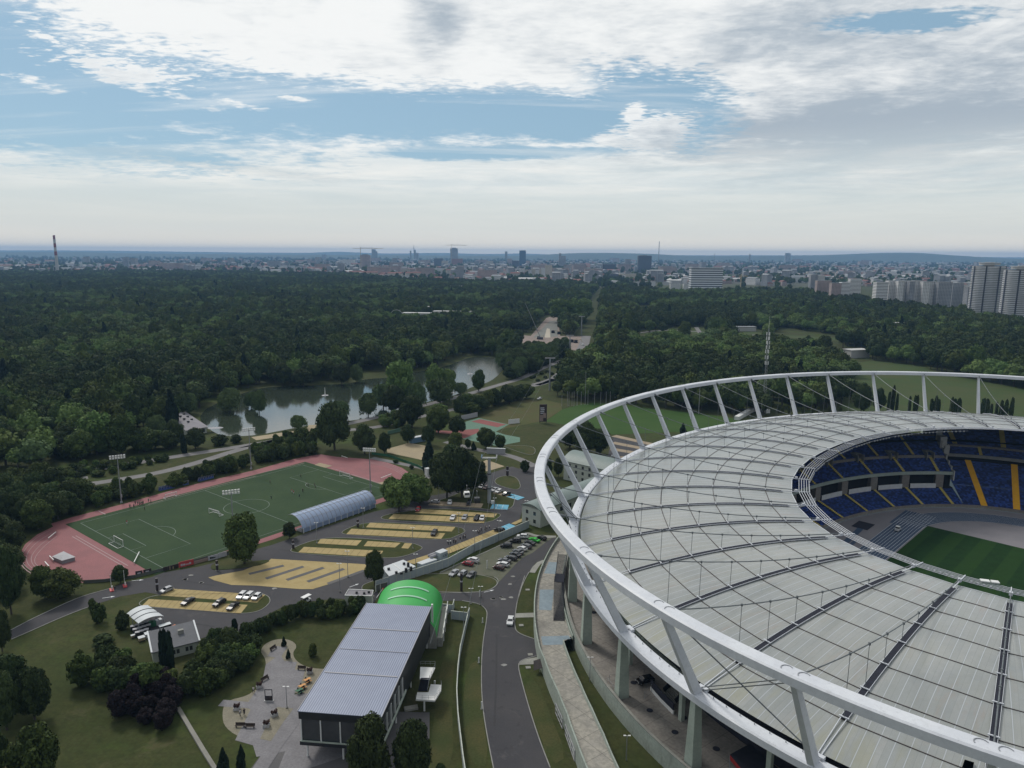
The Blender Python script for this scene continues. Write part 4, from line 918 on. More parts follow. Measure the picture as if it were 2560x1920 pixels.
m=MB(gv.location); m.add([arcpt(.05,k) for k in range(nA+1)],[tuple(range(nA+1))]); m.add([arcpt(GL,k) for k in range(nA+1)],[tuple(range(nA+1))[::-1]]); m.prism([gp(0,0,0),gp(0,gw,0),gp(GL,gw,0),gp(GL,0,0)],3.2,0); m.build('wall','concrete',gv)
for a_ in (5.,10.5):
    m=MB(gv.location)
    for k in range(9,20): 
        u=Vector((0,0,.12)); m.beam(arcpt(a_,k)+u,arcpt(a_,k+1)+u,.75,.12)
    m.build('skylight','skylight',gv)
# side posts and rail on the right of the green hall
rl=empty('side_terrace',gp(8,gw+1,0),0,'white framed terrace with railing at the right side of the green hall','terrace')
m=MB(rl.location)
for a_ in (1,6,11,16): m.beam(gp(a_,gw+1.6,0),gp(a_,gw+1.6,4.2),.25,.25)
m.beam(gp(1,gw+1.6,3.2),gp(18,gw+1.6,3.2),.2,.3); m.beam(gp(1,gw+1.6,4.2),gp(18,gw+1.6,4.2),.1,.1); m.build('frame','white_paint',rl)
m=MB(rl.location); m.prism([gp(1,gw+.1,0),gp(1,gw+1.5,0),gp(19,gw+1.5,0),gp(19,gw+.1,0)],2.6,0); m.build('base','concrete',rl)
# --- sage-roofed buildings by the stadium
def vault_building(name,P0,P1,depth_dir,depth,eave,rise,label,wallm='cream_wall',over=.6,gable_end=False):
    r=empty(name,(P0+P1)/2,0,label,'building'); L=(P1-P0); l=L.length; d=L.normalized(); n_=depth_dir
    def q(a,c,z): p=P0+d*a+n_*c; return Vector((p.x,p.y,z))
    m=MB(r.location); m.prism([q(0,0,0),q(l,0,0),q(l,depth,0),q(0,depth,0)],eave,0); m.build('wall',wallm,r)
    K=14; P=[];F=[]
    def ap(a,k,e=0.): t=k/K; return q(a,-over+(depth+2*over)*t,eave-.15+rise*(1-(2*t-1)**2)+e)
    m=MB(r.location)
    for a in (-over,l+over):
        for e in (0,.22):
            for k in range(K+1): P.append(ap(a,k,e))
    n1=K+1
    for k in range(K): F+= [(n1+k,n1+k+1,3*n1+k+1,3*n1+k),(k,2*n1+k,2*n1+k+1,k+1),(k,k+1,n1+k+1,n1+k),(2*n1+k,3*n1+k,3*n1+k+1,2*n1+k+1)]
    F+= [(0,n1,3*n1,2*n1),(K,2*n1+K,3*n1+K,n1+K)]
    m.add(P,F); m.build('roof','sage_roof',r)
    m=MB(r.location)
    for a in (0.02,l-.02): m.add([q(a,0,eave)]+[Vector((*(q(a,depth*k/K,0).xy),eave-.16+rise*(1-(2*(( -0+over+depth*k/K)/(depth+2*over))-1)**2))) for k in range(K+1)]+[q(a,depth,eave)],[tuple(range(K+3)),tuple(range(K+3))[::-1]])
    m.build('gable',wallm,r); return r,q,l
def windows(r,q,l,depth,rows,n_,w=1.3,h=1.5,side='front',a0=1.5,a1=None):
    a1=l-1.5 if a1 is None else a1
    for z in rows:
        for i in range(n_):
            a=a0+(a1-a0)*(i+.5)/n_; m=MB(r.location)
            if side=='front': m.prism([q(a-w/2,-.04,z),q(a+w/2,-.04,z),q(a+w/2,.06,z),q(a-w/2,.06,z)],h,z)
            else: m.prism([q(-.04,a-w/2,z),q(.06,a-w/2,z),q(.06,a+w/2,z),q(-.04,a+w/2,z)],h,z)
            m.build('window','glass',r)
# near one: gable wall faces the camera
A_=Z('g',85,1400,0); B_=G(1358,1306,0); e0=Z('g',75,1235,7.6); e1=Z('g',700,1000,7.6); axd=(e1-e0); axd.z=0; axd.normalize()
perp=Vector((axd.y,-axd.x,0)); wdt=(B_-A_).dot(perp)+3.0
o2=A_; 
rB,qB,lB=vault_building('long_low_building',o2,o2+axd*48,perp,wdt,7.2,1.6,'pale two storey building with curved sage green roof nearest the white ring')
windows(rB,qB,lB,wdt,(1.2,4.4),2,side='gable',a0=.8,a1=wdt-1)
# front right long wall windows
for i in range(9):
    m=MB(rB.location); a=3+i*4.8; m.prism([qB(a,wdt-.02,3.6),qB(a+2.6,wdt-.02,3.6),qB(a+2.6,wdt+.06,3.6),qB(a,wdt+.06,3.6)],1.8,3.6); m.build('window','glass',rB)
C0_=Z('g',445,1030,0); C1_=Z('g',760,937,9.4); C1_.z=0; dC=(C1_-C0_).normalized(); nC=Vector((-dC.y,dC.x,0)); 
if nC.y<0: nC=-nC
rC,qC,lC=vault_building('office_building',C0_,C0_+dC*52,nC,15,9.4,3.2,'cream office building with rounded sage roof and two rows of windows')
windows(rC,qC,lC,15,(1.3,4.2,6.9),13,w=1.2,h=1.5)
windows(rC,qC,15,15,(4.2,),3,side='gable',a0=2,a1=13)
for i in range(6): m=MB(rC.location); m.tube(qC(20+i*3.2,11,12.2),qC(20+i*3.2,11,13.3),.55,n=8); m.build('roof_vent','grey_steel',rC)
m=MB(rB.location); m.tube(qB(13,4,8.3),qB(13,4,9.6),.5,n=8); m.build('roof_vent','grey_steel',rB)
# --- white canteen building and plant boxes along the wall
def shed(name,zm,pts,h,roofm,wallm,label,cat='building',extra=None):
    P=[Z(zm,*p,h) for p in pts]; c=sum(P,Vector())/len(P); r=empty(name,(c.x,c.y,0),0,label,cat)
    m=MB(r.location); m.prism([Vector((p.x,p.y,0)) for p in P],h-.12,0); m.build('wall',wallm,r)
    m=MB(r.location); Pc=[c+(p-c)*1.02 for p in P]; m.prism([Vector((p.x,p.y,h-.12)) for p in Pc],.2,h-.12); m.build('roof',roofm,r); return r,P
r,P=shed('white_canteen','w',[(590,150),(1010,0),(1255,130),(735,320)],3.4,'white_roof','panel_wall','white low building with flat pale roof and black vents by the tree')
m=MB(r.location); a=(P[0]+P[1])/2; b=(P[3]+P[2])/2; m.beam(a+Vector((0,0,.12)),b+Vector((0,0,.12)),.25,.08); m.build('roof_seam','white_paint',r)
for q in ((1110,135),(1165,215),(1068,245),(975,280),(875,265),(725,195),(1028,90)):
    p=Z('w',*q,3.5); m=MB(r.location); m.box(p,.8,.6,1.5 if q[0] in(1110,1165,1068) else .7,.4); m.build('roof_vent','dark_cladding',r)
r,P=shed('low_plant_room','w',[(1285,55),(1560,-50),(1680,-10),(1380,90)],3.0,'white_roof','panel_wall','long low white plant room behind the panel wall')
r,P=shed('plant_box','x',[(620,870),(1040,700),(1310,810),(900,975)],4.6,'white_roof','panel_wall','tall white box with black numerals rising above the panel wall')
for i,(a,b) in enumerate((((250,1100),(620,960)),((340,1170),(760,1030)))):
    m=MB(Z('x',*a,3.4)); m.tube(Z('x',*a,3.5),Z('x',*b,3.5),.5,n=12); tag(m.build('ventilation_duct','crate_grey',smooth=True),('rear' if i==0 else 'front')+' silver ventilation duct lying beside the white box','duct',None)
def text(name,s,loc,rot,size,mt,parent=None):
    cu=bpy.data.curves.new(name,'FONT'); cu.body=s; cu.size=size; cu.align_x='CENTER'; cu.extrude=.01; cu.materials.append(MATS[mt]); o=bpy.data.objects.new(name,cu); C.objects.link(o)
    me=o.to_mesh().copy(); bpy.data.objects.remove(o); o=bpy.data.objects.new(name,me); C.objects.link(o)
    o.rotation_euler=rot; o.location=Vector(loc)-(Vector(parent.location) if parent else Vector()); o.parent=parent; return o
d=(P[2]-P[3]); ang=math.atan2(d.y,d.x); nn=Vector((math.sin(ang),-math.cos(ang),0)); c=P[3].lerp(P[2],.62)+nn*.12
text('numerals','C97',(c.x,c.y,2.9),(PI/2,0,ang),1.2,'dark_steel',r)
# --- gatehouse
r,P=shed('gatehouse','j',[(800,120),(1013,130),(1000,178),(768,172)],3.3,'hip_roof_grey','cream_wall','small flat roofed gatehouse behind the hedge by the barrier')
m=MB(r.location); m.strip([Vector((p.x,p.y,3.35)) for p in P],.25,h=.25,closed=True); m.build('parapet','white_paint',r)
for q in ((870,150),(935,155),(975,145)): m=MB(r.location); p=Z('j',*q,3.4); m.box(p,.7,.5,.6,.2); m.build('roof_unit','dark_cladding',r)
# --- pond restaurant with hip roof
E_=[Z('e',*q,4.2) for q in ((1430,60),(1545,45),(1785,160),(1610,185))]
p0,p1,p2=Z('e',1610,190,3.8),Z('e',1785,160,3.8),Z('e',1435,62,3.8); u_=(p1-p0); v_=(p2-p0); r=empty('pond_restaurant',p0+u_/2+v_/2,0,'pale pavilion with grey hipped roof at the left end of the pond','building'); r.location.z=0
m=MB(r.location); m.prism([Vector((p.x,p.y,0)) for p in (p0,p1,p1+v_,p0+v_)],3.8,0); m.build('wall','cream_wall',r)
m=MB(r.location); b=[p0-u_*.06-v_*.03,p1+u_*.06-v_*.03,p1+u_*.06+v_*1.03,p0-u_*.06+v_*1.03]; t1=p0+u_*.5+v_*.22+Vector((0,0,2.4)); t2=p0+u_*.5+v_*.78+Vector((0,0,2.4)); m.add(b+[t1,t2],[(0,1,4),(1,2,5,4),(2,3,5),(3,0,4,5),(3,2,1,0)]); rf=m.build('roof','hip_roof_grey',r)
for i in range(7): m=MB(r.location); p=t1.lerp(t2,i/6)+u_*(.12 if i%2 else -.16)-Vector((0,0,.5)); m.box(p,1.2,.9,.9,.9); m.build('skylight','dark_cladding',rf)
for i in range(3): m=MB(r.location); p=p0.lerp(p1,(i+.5)/3); m.box(Vector((p.x,p.y,.8)),1.6,.3,2.,math.atan2(u_.y,u_.x)); m.build('window','glass',r)
m=MB(p1+u_*.3); 
tr=empty('restaurant_terrace',p1+u_*.35,0,'white umbrella terrace between the restaurant and the water','terrace'); tr.location.z=0
for i in range(4): m=MB(tr.location); p=p1+u_*(.18+.14*i)-v_*.02*i; p.z=0; m.tube(p,p+Vector((0,0,2.4)),.05); m.tube(p+Vector((0,0,2.3)),p+Vector((0,0,3.)),2.,.05,8); m.build('parasol','crate_grey',tr)
# --- caretaker house
q0,q1=Z('p',1098,1040,0),Z('p',462,1205,0); d=(q1-q0).normalized(); nb=Vector((d.y,-d.x,0)); 
if nb.y<0: nb=-nb
L=(q1-q0).length; hs=empty('caretaker_house',q0+d*L/2+nb*4.5,0,'white walled house with dark grey monopitch roof behind columnar trees','house')
def hq(a,c,z): p=q0+d*a+nb*c; return Vector((p.x,p.y,z))
m=MB(hs.location); V=[hq(0,0,0),hq(L,0,0),hq(L,9,0),hq(0,9,0),hq(0,0,3.),hq(L,0,3.),hq(L,9,4.2),hq(0,9,4.2)]; m.add(V,[(0,1,5,4),(1,2,6,5),(2,3,7,6),(3,0,4,7),(4,5,6,7)]); m.build('wall','cream_wall',hs)
m=MB(hs.location); V=[hq(-.3,-.5,3.02),hq(L+.3,-.5,3.02),hq(L+.3,9.4,4.35),hq(-.3,9.4,4.35)]; m.add(V+[v+Vector((0,0,.2)) for v in V],[(4,5,6,7),(0,1,5,4),(1,2,6,5),(2,3,7,6),(3,0,4,7),(3,2,1,0)]); rf=m.build('roof','grey_roof',hs)
m=MB(hs.location); m.beam(hq(-.2,-.5,3.35),hq(-.2,9.4,4.68),.4,.15); m.beam(hq(L+.2,-.5,3.35),hq(L+.2,9.4,4.68),.4,.15); m.build('verge','white_roof',rf)
m=MB(hs.location); m.box(hq(L*.33,5,3.8),1.4,.9,1.2,math.atan2(d.y,d.x)); m.build('chimney','concrete',rf)
for i in range(3):
    for j in range(2): m=MB(hs.location); a=1.6+i*3.2+j*1.0; m.prism([hq(a,-.05,1),hq(a+.75,-.05,1),hq(a+.75,.05,1),hq(a,.05,1)],1.2,1.); m.build('window','glass',hs)
# --- arched store canopy, crates, bins
cp=[Z('p',92,520,3.4),Z('p',385,402,3.4),Z('p',600,552,3.4),Z('p',255,655,3.4)]
cn=empty('store_canopy',sum(cp,Vector())/4,0,'silver curved sheet canopy with dark seams beside the yellow bays','canopy'); cn.location.z=0
m=MB(cn.location); K=10; P=[];F=[]
for j in (0,1,2,3):
    a=cp[0].lerp(cp[3],j/3); b=cp[1].lerp(cp[2],j/3)
    for k in range(K+1): p=a.lerp(b,k/K); p.z=3.4+.75*(1-(2*k/K-1)**2); P.append(p)
n1=K+1
for j in range(3):
    for k in range(K): F.append((j*n1+k,(j+1)*n1+k,(j+1)*n1+k+1,j*n1+k+1))
m.add(P,F); m.add([p-Vector((0,0,.1)) for p in P],[f[::-1] for f in F]); ro_=m.build('roof','white_roof',cn,smooth=True)
for j in (1,2):
    m=MB(cn.location)
    for k in range(K): m.beam(P[j*n1+k]+Vector((0,0,.06)),P[j*n1+k+1]+Vector((0,0,.06)),.18,.1)
    m.build('seam','dark_steel',ro_)
for p in cp+[cp[0].lerp(cp[3],.5),cp[1].lerp(cp[2],.5)]: m=MB(cn.location); m.tube(Vector((p.x,p.y,0)),p,.1); m.build('post','grey_steel',cn)
crate0=None
for i in range(4):
    for j in range(3):
        if (i,j) in ((3,2),): continue
        p=Z('p',175+i*62+j*32,690-i*20+j*42,1.6); p.z=.1
        m=MB((0,0,0)) if crate0 is None else None
        if crate0 is None:
            crate0=empty('storage_crate',p,.45,None,'crate'); m.box((0,0,.25),1.15,1.0,1.2); m.build('crate_body','dark_cladding',crate0); m=MB(); m.box((0,0,1.45),1.2,1.05,.12); m.build('lid','crate_grey',crate0); cr=crate0
        else: cr=copy_tree(crate0,loc=p)
        cr['label']='pale lidded grey crate in the block of crates beside the curved canopy'; cr['group']='crates beside the curved canopy'
for i,(x,y) in enumerate(((430,655),(470,650),(515,635),(550,620))):
    p=Z('p',x,y,1.0); p.z=0; r=empty('waste_bin',p,.4,('dark green' if i<2 else 'pale grey')+' wheeled bin under the canopy edge, '+('first','second','third','fourth')[i]+' from the left','bin')
    m=MB(p); m.box(p+Vector((0,0,.2)),.9,1.2,1.3,.4); m.build('bin_body','container_green' if i<2 else 'crate_grey',r); m=MB(p); m.box(p+Vector((0,0,1.5)),1.,1.3,.12,.4); m.build('lid','container_green' if i<2 else 'white_roof',r)
r=empty('small_loader',Z('p',745,790,0),.5,'orange roofed small loader parked beside the caretaker house','loader'); o=r.location
m=MB(o); m.box(o+Vector((0,0,.45)),2.6,1.4,.7,.5); m.build('chassis','dark_cladding',r); m=MB(o); m.box(o+Vector((0,0,1.9)),1.9,1.5,.15,.5); m.box(o+Vector((.9,.5,1.)),.9,1.2,.5,.5); m.build('roof','orange',r)
m=MB(o); [m.tube(o+Vector((a,b,1.1)),o+Vector((a,b,1.9)),.05) for a in(-.7,.6) for b in(-.5,.5)]; m.build('cab_frame','dark_steel',r)
for a in(-.9,.9):
    for b in(-.7,.7): 
        cr_2=Vector((a*math.cos(.5)-b*math.sin(.5),a*math.sin(.5)+b*math.cos(.5),.45)); m=MB(o); dd=Vector((-math.sin(.5),math.cos(.5),0))*.15; m.tube(o+cr_2-dd,o+cr_2+dd,.42,n=12); m.build('wheel','dark_void',r)
def tank(name,x,y,mt,label,sx=3.,sy=1.4,h=1.6): 
    p=Z('p',x,y,0); r=empty(name,p,.35,label,name.split('_')[-1]); m=MB(p); m.box(p+Vector((0,0,.3)),sx,sy,h-.3,.35); m.build('body',mt,r); m=MB(p); m.box(p+Vector((0,0,h)),sx+.1,sy+.1,.1,.35); m.build('cover','white_roof' if mt!='orange' else 'orange',r); m=MB(p); [m.box(p+Vector((a,0,0)),.2,sy,.3,.35) for a in (-sx*.35,sx*.35)]; m.build('skid','dark_steel',r)
tank('yard_trailer',625,745,'dark_cladding','dark trailer with pale slatted top in the yard'); tank('yard_cabinet',390,850,'crate_grey','white cabinet left of the house roof',1.6,1.6,1.3); tank('pallet_stack',300,895,'sand','pale wooden pallet stack in the yard',1.6,1.4,1.1); tank('wood_pile',215,845,'sand','light timber pile at the yard edge',2.2,.8,.8)
# --- long panel walls / fences
def wall_run(name,pts,h,label,mt='panel_wall',th=.18,cat='wall',post=None):
    c=sum(pts,Vector())/len(pts); r=empty(name,(c.x,c.y,0),0,label,cat); m=MB(r.location); m.strip([Vector((p.x,p.y,0)) for p in pts],th,h=h); m.build('panels',mt,r)
    if post:
        m=MB(r.location)
        for a,b in zip(pts,pts[1:]):
            k=max(1,int((b-a).length/post))
            for i in range(k): x=a.lerp(b,i/k); m.box(Vector((x.x,x.y,0)),.22,.22,h+.12,math.atan2((b-a).y,(b-a).x))
        m.strip([Vector((p.x,p.y,h)) for p in pts],th+.06,h=.08); m.build('post_and_cap','cream_wall',r)
    return r
wb=[Z('f',1035,1640),Z('f',1390,1530),Z('f',1660,1440)]+ZP('m',[(640,728),(1088,532),(1640,290)])
wall_run('panel_wall',wb,3.0,'long pale blue grey panel wall between the yellow bays and the car park',post=2.5)
wall_run('panel_wall',[Z('j',1608,310),Z('j',1700,320),Z('j',1712,270)],2.6,'short pale wall joining the green hall to the kerb',post=2.5); wall_run('panel_wall',[Z('j',1688,372),Z('j',1830,388),Z('j',1845,345)],2.6,'short pale wall standing in front of the other at the fence end',post=2.5)
wall_run('garden_fence',ZP('j',[(1830,390),(1800,520),(1765,680),(1745,850),(1735,1050),(1745,1250),(1765,1430),(1790,1640),(1830,1900)]),2.4,'long curved pale panel fence between the mown grass and the main road',post=2.5)
mat('path_wall',(.22,.215,.19),(.18,.175,.155),scale=.5,rough=.9,coord='Pos')
wall_run('low_wall',ZP('i',[(1540,1150),(1640,1320),(1760,1520),(1860,1680),(2000,1900)]),.5,'long low concrete kerb wall crossing the dark lawn','path_wall',th=.9)
r=wall_run('sports_fence',ZP('e',[(720,1515),(900,1505),(1170,1468),(1410,1408),(1540,1370),(1680,1335),(1800,1300),(1990,1262)]),1.1,'thin mesh fence along the near edge of the running track',mt='grey_steel',th=.05)
r.children[0].data.materials[0]=mat('mesh_fill',(.10,.11,.10),(.08,.09,.08),scale=1,rough=.8)
mat('banner_red',(.48,.06,.065),(.42,.05,.055),scale=.3,rough=.6); mat('banner_dark',(.02,.018,.02),(.05,.03,.03),scale=.3,rough=.6); mat('banner_white',(.50,.50,.55),(.42,.42,.47),scale=.8,rough=.6); mat('banner_pink',(.30,.22,.20),(.26,.19,.17),scale=.8,rough=.6)
def banner(a,b,mt,label,h=1.5,deco=None):
    p,q=Z('y',*a),Z('y',*b); r=empty('banner',(p+q)/2,0,label,'banner'); m=MB(r.location); m.strip([p,q],.08,h=h); m.build('cloth',mt,r)
    d=(q-p).normalized(); n=Vector((d.y,-d.x,0)); n=n if n.y<0 else -n
    if deco:
        m=MB(r.location); L=(q-p).length; rr=random.Random(int(a[0]))
        x=.6
        while x<L-.8:
            w_=rr.uniform(.25,.7); hh=rr.uniform(.35,.7) if deco!='figs' else rr.uniform(.8,1.2); z0=.45 if deco!='figs' else .1
            c=p+d*(x+w_/2)+n*.06; m.beam(Vector((c.x,c.y,z0)),Vector((c.x,c.y,z0+hh)),.04,w_,up=d); x+=w_+rr.uniform(.1,.25) if deco!='figs' else w_+rr.uniform(.6,1.5)
        m.build('printed_marks','banner_white' if deco in('text',) else ('sand' if deco=='figs' else 'dark_steel'),r)
    return r
banner((95,760),(205,735),'banner_dark','black banner at the left end of the fence row',deco=None); banner((215,730),(500,655),'banner_dark','black banner with pale figures beside the red banner',deco='figs'); banner((525,660),(935,560),'banner_red','bright red banner with white lettering on the track fence',h=2.0,deco='text'); banner((945,560),(1325,460),'banner_pink','faded pink low banner right of the red one',h=1.1); banner((1335,465),(1610,395),'banner_white','white banner with dark marks near the right end of the fence',h=1.6,deco='marks'); banner((1615,390),(1850,325),'banner_white','plain white banner by the big tree at the fence end',h=1.8)
q=Z('e',1175,1455),Z('e',1305,1430)
for a,b,t in (((1172,1458),(1235,1448),'black banner with blue mark left of the lone track tree gap'),((1240,1445),(1310,1430),'black banner with white marks right of the lone tree by the track')):
    p,q=Z('e',*a),Z('e',*b); r=empty('banner',(p+q)/2,0,t,'banner'); m=MB(r.location); m.strip([p,q],.08,h=1.9); m.build('cloth','banner_dark',r); d=(q-p).normalized(); n=Vector((d.y,-d.x,0)); n=n if n.y<0 else -n; m=MB(r.location); c=(p+q)/2+n*.07; m.beam(Vector((c.x,c.y,.7)),Vector((c.x,c.y,1.3)),.04,1.,up=d); m.build('printed_marks','banner_white',r)
# --- stand canopy beside the pitch
sA,sB=Z('f',412,1150,0),Z('f',1032,930,0); d=(sB-sA).normalized(); nrm=Vector((-d.y,d.x,0)); 
L=(sB-sA).length; sh=empty('stand_canopy',sA+d*L/2,0,'arched translucent blue grandstand canopy along the football pitch','canopy')
K=14
def ap(a,k,e=0.): 
    t=k/K; ang=PI*.06+t*PI*.62; W_=9.0; x=(math.cos(PI*.06)-math.cos(ang)); x/= (math.cos(PI*.06)-math.cos(PI*.68)); z=1.9+4.3*(math.sin(ang)-math.sin(PI*.06))/(1-math.sin(PI*.06))
    p=sA+d*a+nrm*(x*W_); return Vector((p.x,p.y,z+e))
m=MB(sh.location); P=[];F=[];UV=[]; nb_=18
for j in range(nb_+1):
    for k in range(K+1): P.append(ap(-.5+(L+1)*j/nb_,k))
n1=K+1
for j in range(nb_):
    for k in range(K): F.append((j*n1+k,j*n1+k+1,(j+1)*n1+k+1,(j+1)*n1+k)); UV.append([(j,k/K*9),(j,(k+1)/K*9),(j+1,(k+1)/K*9),(j+1,k/K*9)])
m.add(P,F,UV); m.add([p-Vector((0,0,.08)) for p in P],[f[::-1] for f in F],UV); ro_=m.build('roof','polycarb',sh,smooth=True)
for j in range(0,nb_+1): 
    m=MB(sh.location)
    for k in range(K): m.beam(ap(-.5+(L+1)*j/nb_,k,.05),ap(-.5+(L+1)*j/nb_,k+1,.05),.12,.08)
    m.build('rib','crate_grey',ro_)
for k in (4,8,11):
    m=MB(sh.location); m.beam(ap(-.5,k,.05),ap(L+.5,k,.05),.1,.07); m.build('purlin','crate_grey',ro_)
for j in range(13):
    m=MB(sh.location); p=ap(L*j/12,0); m.beam(Vector((p.x,p.y,0)),p,.2,.3); m.build('post','white_paint',sh)
m=MB(sh.location); a=ap(0,0); b=ap(L,0); m.strip([Vector((a.x,a.y,.2)),Vector((b.x,b.y,.2))],.08,h=1.5); m.build('back_panel','polycarb',sh)
for i in range(3): m=MB(sh.location); a=sA+nrm*(1.5+i*1.3); m.strip([a,a+d*L],1.2,h=1.5-.45*i); m.build('seat_row','crate_grey',sh)
# --- masts and lamps
def mast(zm,x,y,hgt,label,rz=0.):
    p=Z(zm,x,y,0); r=empty('floodlight_mast',p,0,label,'floodlight'); m=MB(p); m.tube(p,p+Vector((0,0,hgt)),.28,.14,10); m.build('pole','grey_steel',r); m=MB(p); m.box(p+Vector((0,0,0)),.9,.9,.7,rz); m.box(p+Vector((.3,0,2.5)),.5,.4,1.2,rz); m.build('control_box','crate_grey',r)
    hd=MB(p); dx_=Vector((math.cos(rz),math.sin(rz),0)); 
    for z in (-.9,0): hd.beam(p+Vector((0,0,hgt+z))-dx_*2.9,p+Vector((0,0,hgt+z))+dx_*2.9,.12,.12)
    h=hd.build('crossbar','grey_steel',r)
    for z in (-1.0,-.05):
        for i in range(6): m=MB(p); c=p+Vector((0,0,hgt+z))+dx_*(-2.6+i*1.04); m.box(c+Vector((0,0,.1)),.75,.45,.6,rz); m.build('lamp_head','white_paint',h)
mast('e',1050,820,20.5,'floodlight mast in front of the hedge at the left of the pitch',.5); mast('e',2170,530,20.5,'floodlight mast at the far edge of the pitch before the pond',.5); mast('f',990,800,20.,'floodlight mast behind the arched blue canopy',-.2); mast('e',2025,1170,20.,'floodlight mast near the big tree at the pitch corner',.4)
lamp0=None
def lamp(zm,x,y,label,h=8.,rz=0.):
    global lamp0
    p=Z(zm,x,y,.1)
    if lamp0 is None:
        lamp0=empty('street_lamp',p,rz,label,'street lamp','slim double headed lamps in the car parks'); m=MB(); m.tube((0,0,0),(0,0,8.),.11,.07,8); m.build('pole','grey_steel',lamp0); m=MB(); m.box((0,0,0),.45,.45,.35); m.build('base','concrete',lamp0)
        for s in (-1,1): m=MB(); m.tube((0,0,8),(s*.35,0,8.1),.05); m.box((s*.5,0,8.05),.5,.3,.12); m.build('lamp_head','white_paint',lamp0)
    else: copy_tree(lamp0,loc=p,rz=rz,label=label,scale=(1,1,h/8.))
for a in (('f',928,1105,'double street lamp at the left of the second grass island'),('f',525,1240,'double street lamp at the left tip of the middle grass island'),('f',795,1530,'double street lamp right of the striped yellow paving',9.),('f',727,1659,'double street lamp by the corner of the striped yellow paving',9.5),('f',1355,1285,'double street lamp at the right end of the middle island'),('f',1752,1150,'double street lamp at the right tip of the second island'),('f',2062,1010,'double street lamp at the right tip of the far island'),('f',1580,865,'single looking lamp post beside the dark trees behind the parked cars'),('n',1350,640,'thin lamp post in front of the blue bays'),
  ('m',640,738,'lamp post standing at the panel wall between two yellow bays'),('m',1085,535,'lamp post at the panel wall beside the black pickup'),('m',170,940,'lamp post at the panel wall beside the white box'),('f',1382,1530,'lamp post at the panel wall by the white canteen'),('j',1795,500,'lamp post at the bend of the curved panel fence'),('j',1940,250,'lamp post at the corner of the main road junction',6.),('j',1858,240,'lamp post by the side road kerb',5.),('j',268,1140,'dark headed lamp post in the paved courtyard',5.5),('k',670,960,'slim lamp post on the grass bank below the plaza',8.),('k',985,1640,'lamp post on the grass bank near the bottom edge',7.),('n',1905,870,'thin pole in front of the pale two storey building',9.)):
    lamp(*a[:4],**({'h':a[4]} if len(a)>4 else {}))
def pillar(zm,x,y,h,label,w_=.7):
    p=Z(zm,x,y,0); r=empty('sign_pillar',p,.3,label,'sign pillar'); m=MB(p); m.box(p+Vector((0,0,.12)),w_,w_,h,.3); m.build('panel','banner_dark',r); m=MB(p); m.box(p,w_+.3,w_+.3,.12,.3); m.build('base','concrete',r); m=MB(p); m.box(p+Vector((0,0,h*.55)),w_+.03,w_+.03,.5,.3); m.build('printed_marks','banner_white',r)
pillar('f',880,1100,3.2,'black sign pillar at the left edge of the second island'); pillar('f',322,1285,3.2,'black sign pillar at the left edge of the middle island'); pillar('e',1877,1402,3.4,'black sign pillar on the dry grass by the striped paving'); pillar('p',517,208,4.2,'black sign pillar left of the silver car'); pillar('f',2172,655,4.6,'black sign pillar on the far road verge',.9); pillar('m',395,1468,6.,'tall black sign pillar on the oval grass patch',.6)
pm0=None
def pmark(zm,x,y,label,mt='white_paint',h=1.,w_=.35):
    p=Z(zm,x,y,0); r=empty('marker_post',p,.3,label,'post'); m=MB(p); m.box(p,w_,.12,h,.3); m.build('post',mt,r); m=MB(p); m.box(p,w_+.2,.4,.1,.3); m.build('foot','concrete',r)
pmark('m',735,1560,'white marker post at the side road by the grass',h=2.2); pmark('m',868,1040,'white topped post between parked cars on the grid paving',h=3.); pmark('j',1958,405,'white post at the main road kerb, upper one',h=1.6); pmark('j',1925,750,'white post near the middle of the road verge',h=1.6); pmark('j',1950,1150,'white post at the lower part of the road verge',h=2.)
# cable car pylon and cabins
p=Z('f',2015,890,0); py=empty('cable_car_pylon',p,0,'tall grey cable car pylon with sheave heads above the car park','pylon'); m=MB(p); m.tube(p,p+Vector((0,0,20)),.85,.62,14); m.build('column','grey_steel',py)
for z in (6.5,13.): m=MB(p); m.tube(p+Vector((0,0,z)),p+Vector((0,0,z+.35)),.95,n=14); m.build('flange','dark_steel',py)
m=MB(p); m.beam(p+Vector((-3.4,0,20.2)),p+Vector((3.4,0,20.2)),.5,.6); m.build('crossarm','white_paint',py)
mat('sheave_blue',(.10,.20,.32),(.12,.2,.3),scale=1,rough=.6)
for s in (-1,1):
    m=MB(p); c=p+Vector((s*3.2,0,20.4)); m.beam(c+Vector((0,-2.2,0)),c+Vector((0,2.2,0)),.35,.5); 
    for i in range(5): a=c+Vector((-.2,-2+i,.4)); m.tube(a,a+Vector((.4,0,0)),.38,n=10)
    m.build('sheave_train','sheave_blue' if s<0 else 'crate_grey',py)
m=MB(p); m.box(p+Vector((1.6,-1,0)),1.6,1.2,1.4,.1); m.build('control_box','white_paint',py)
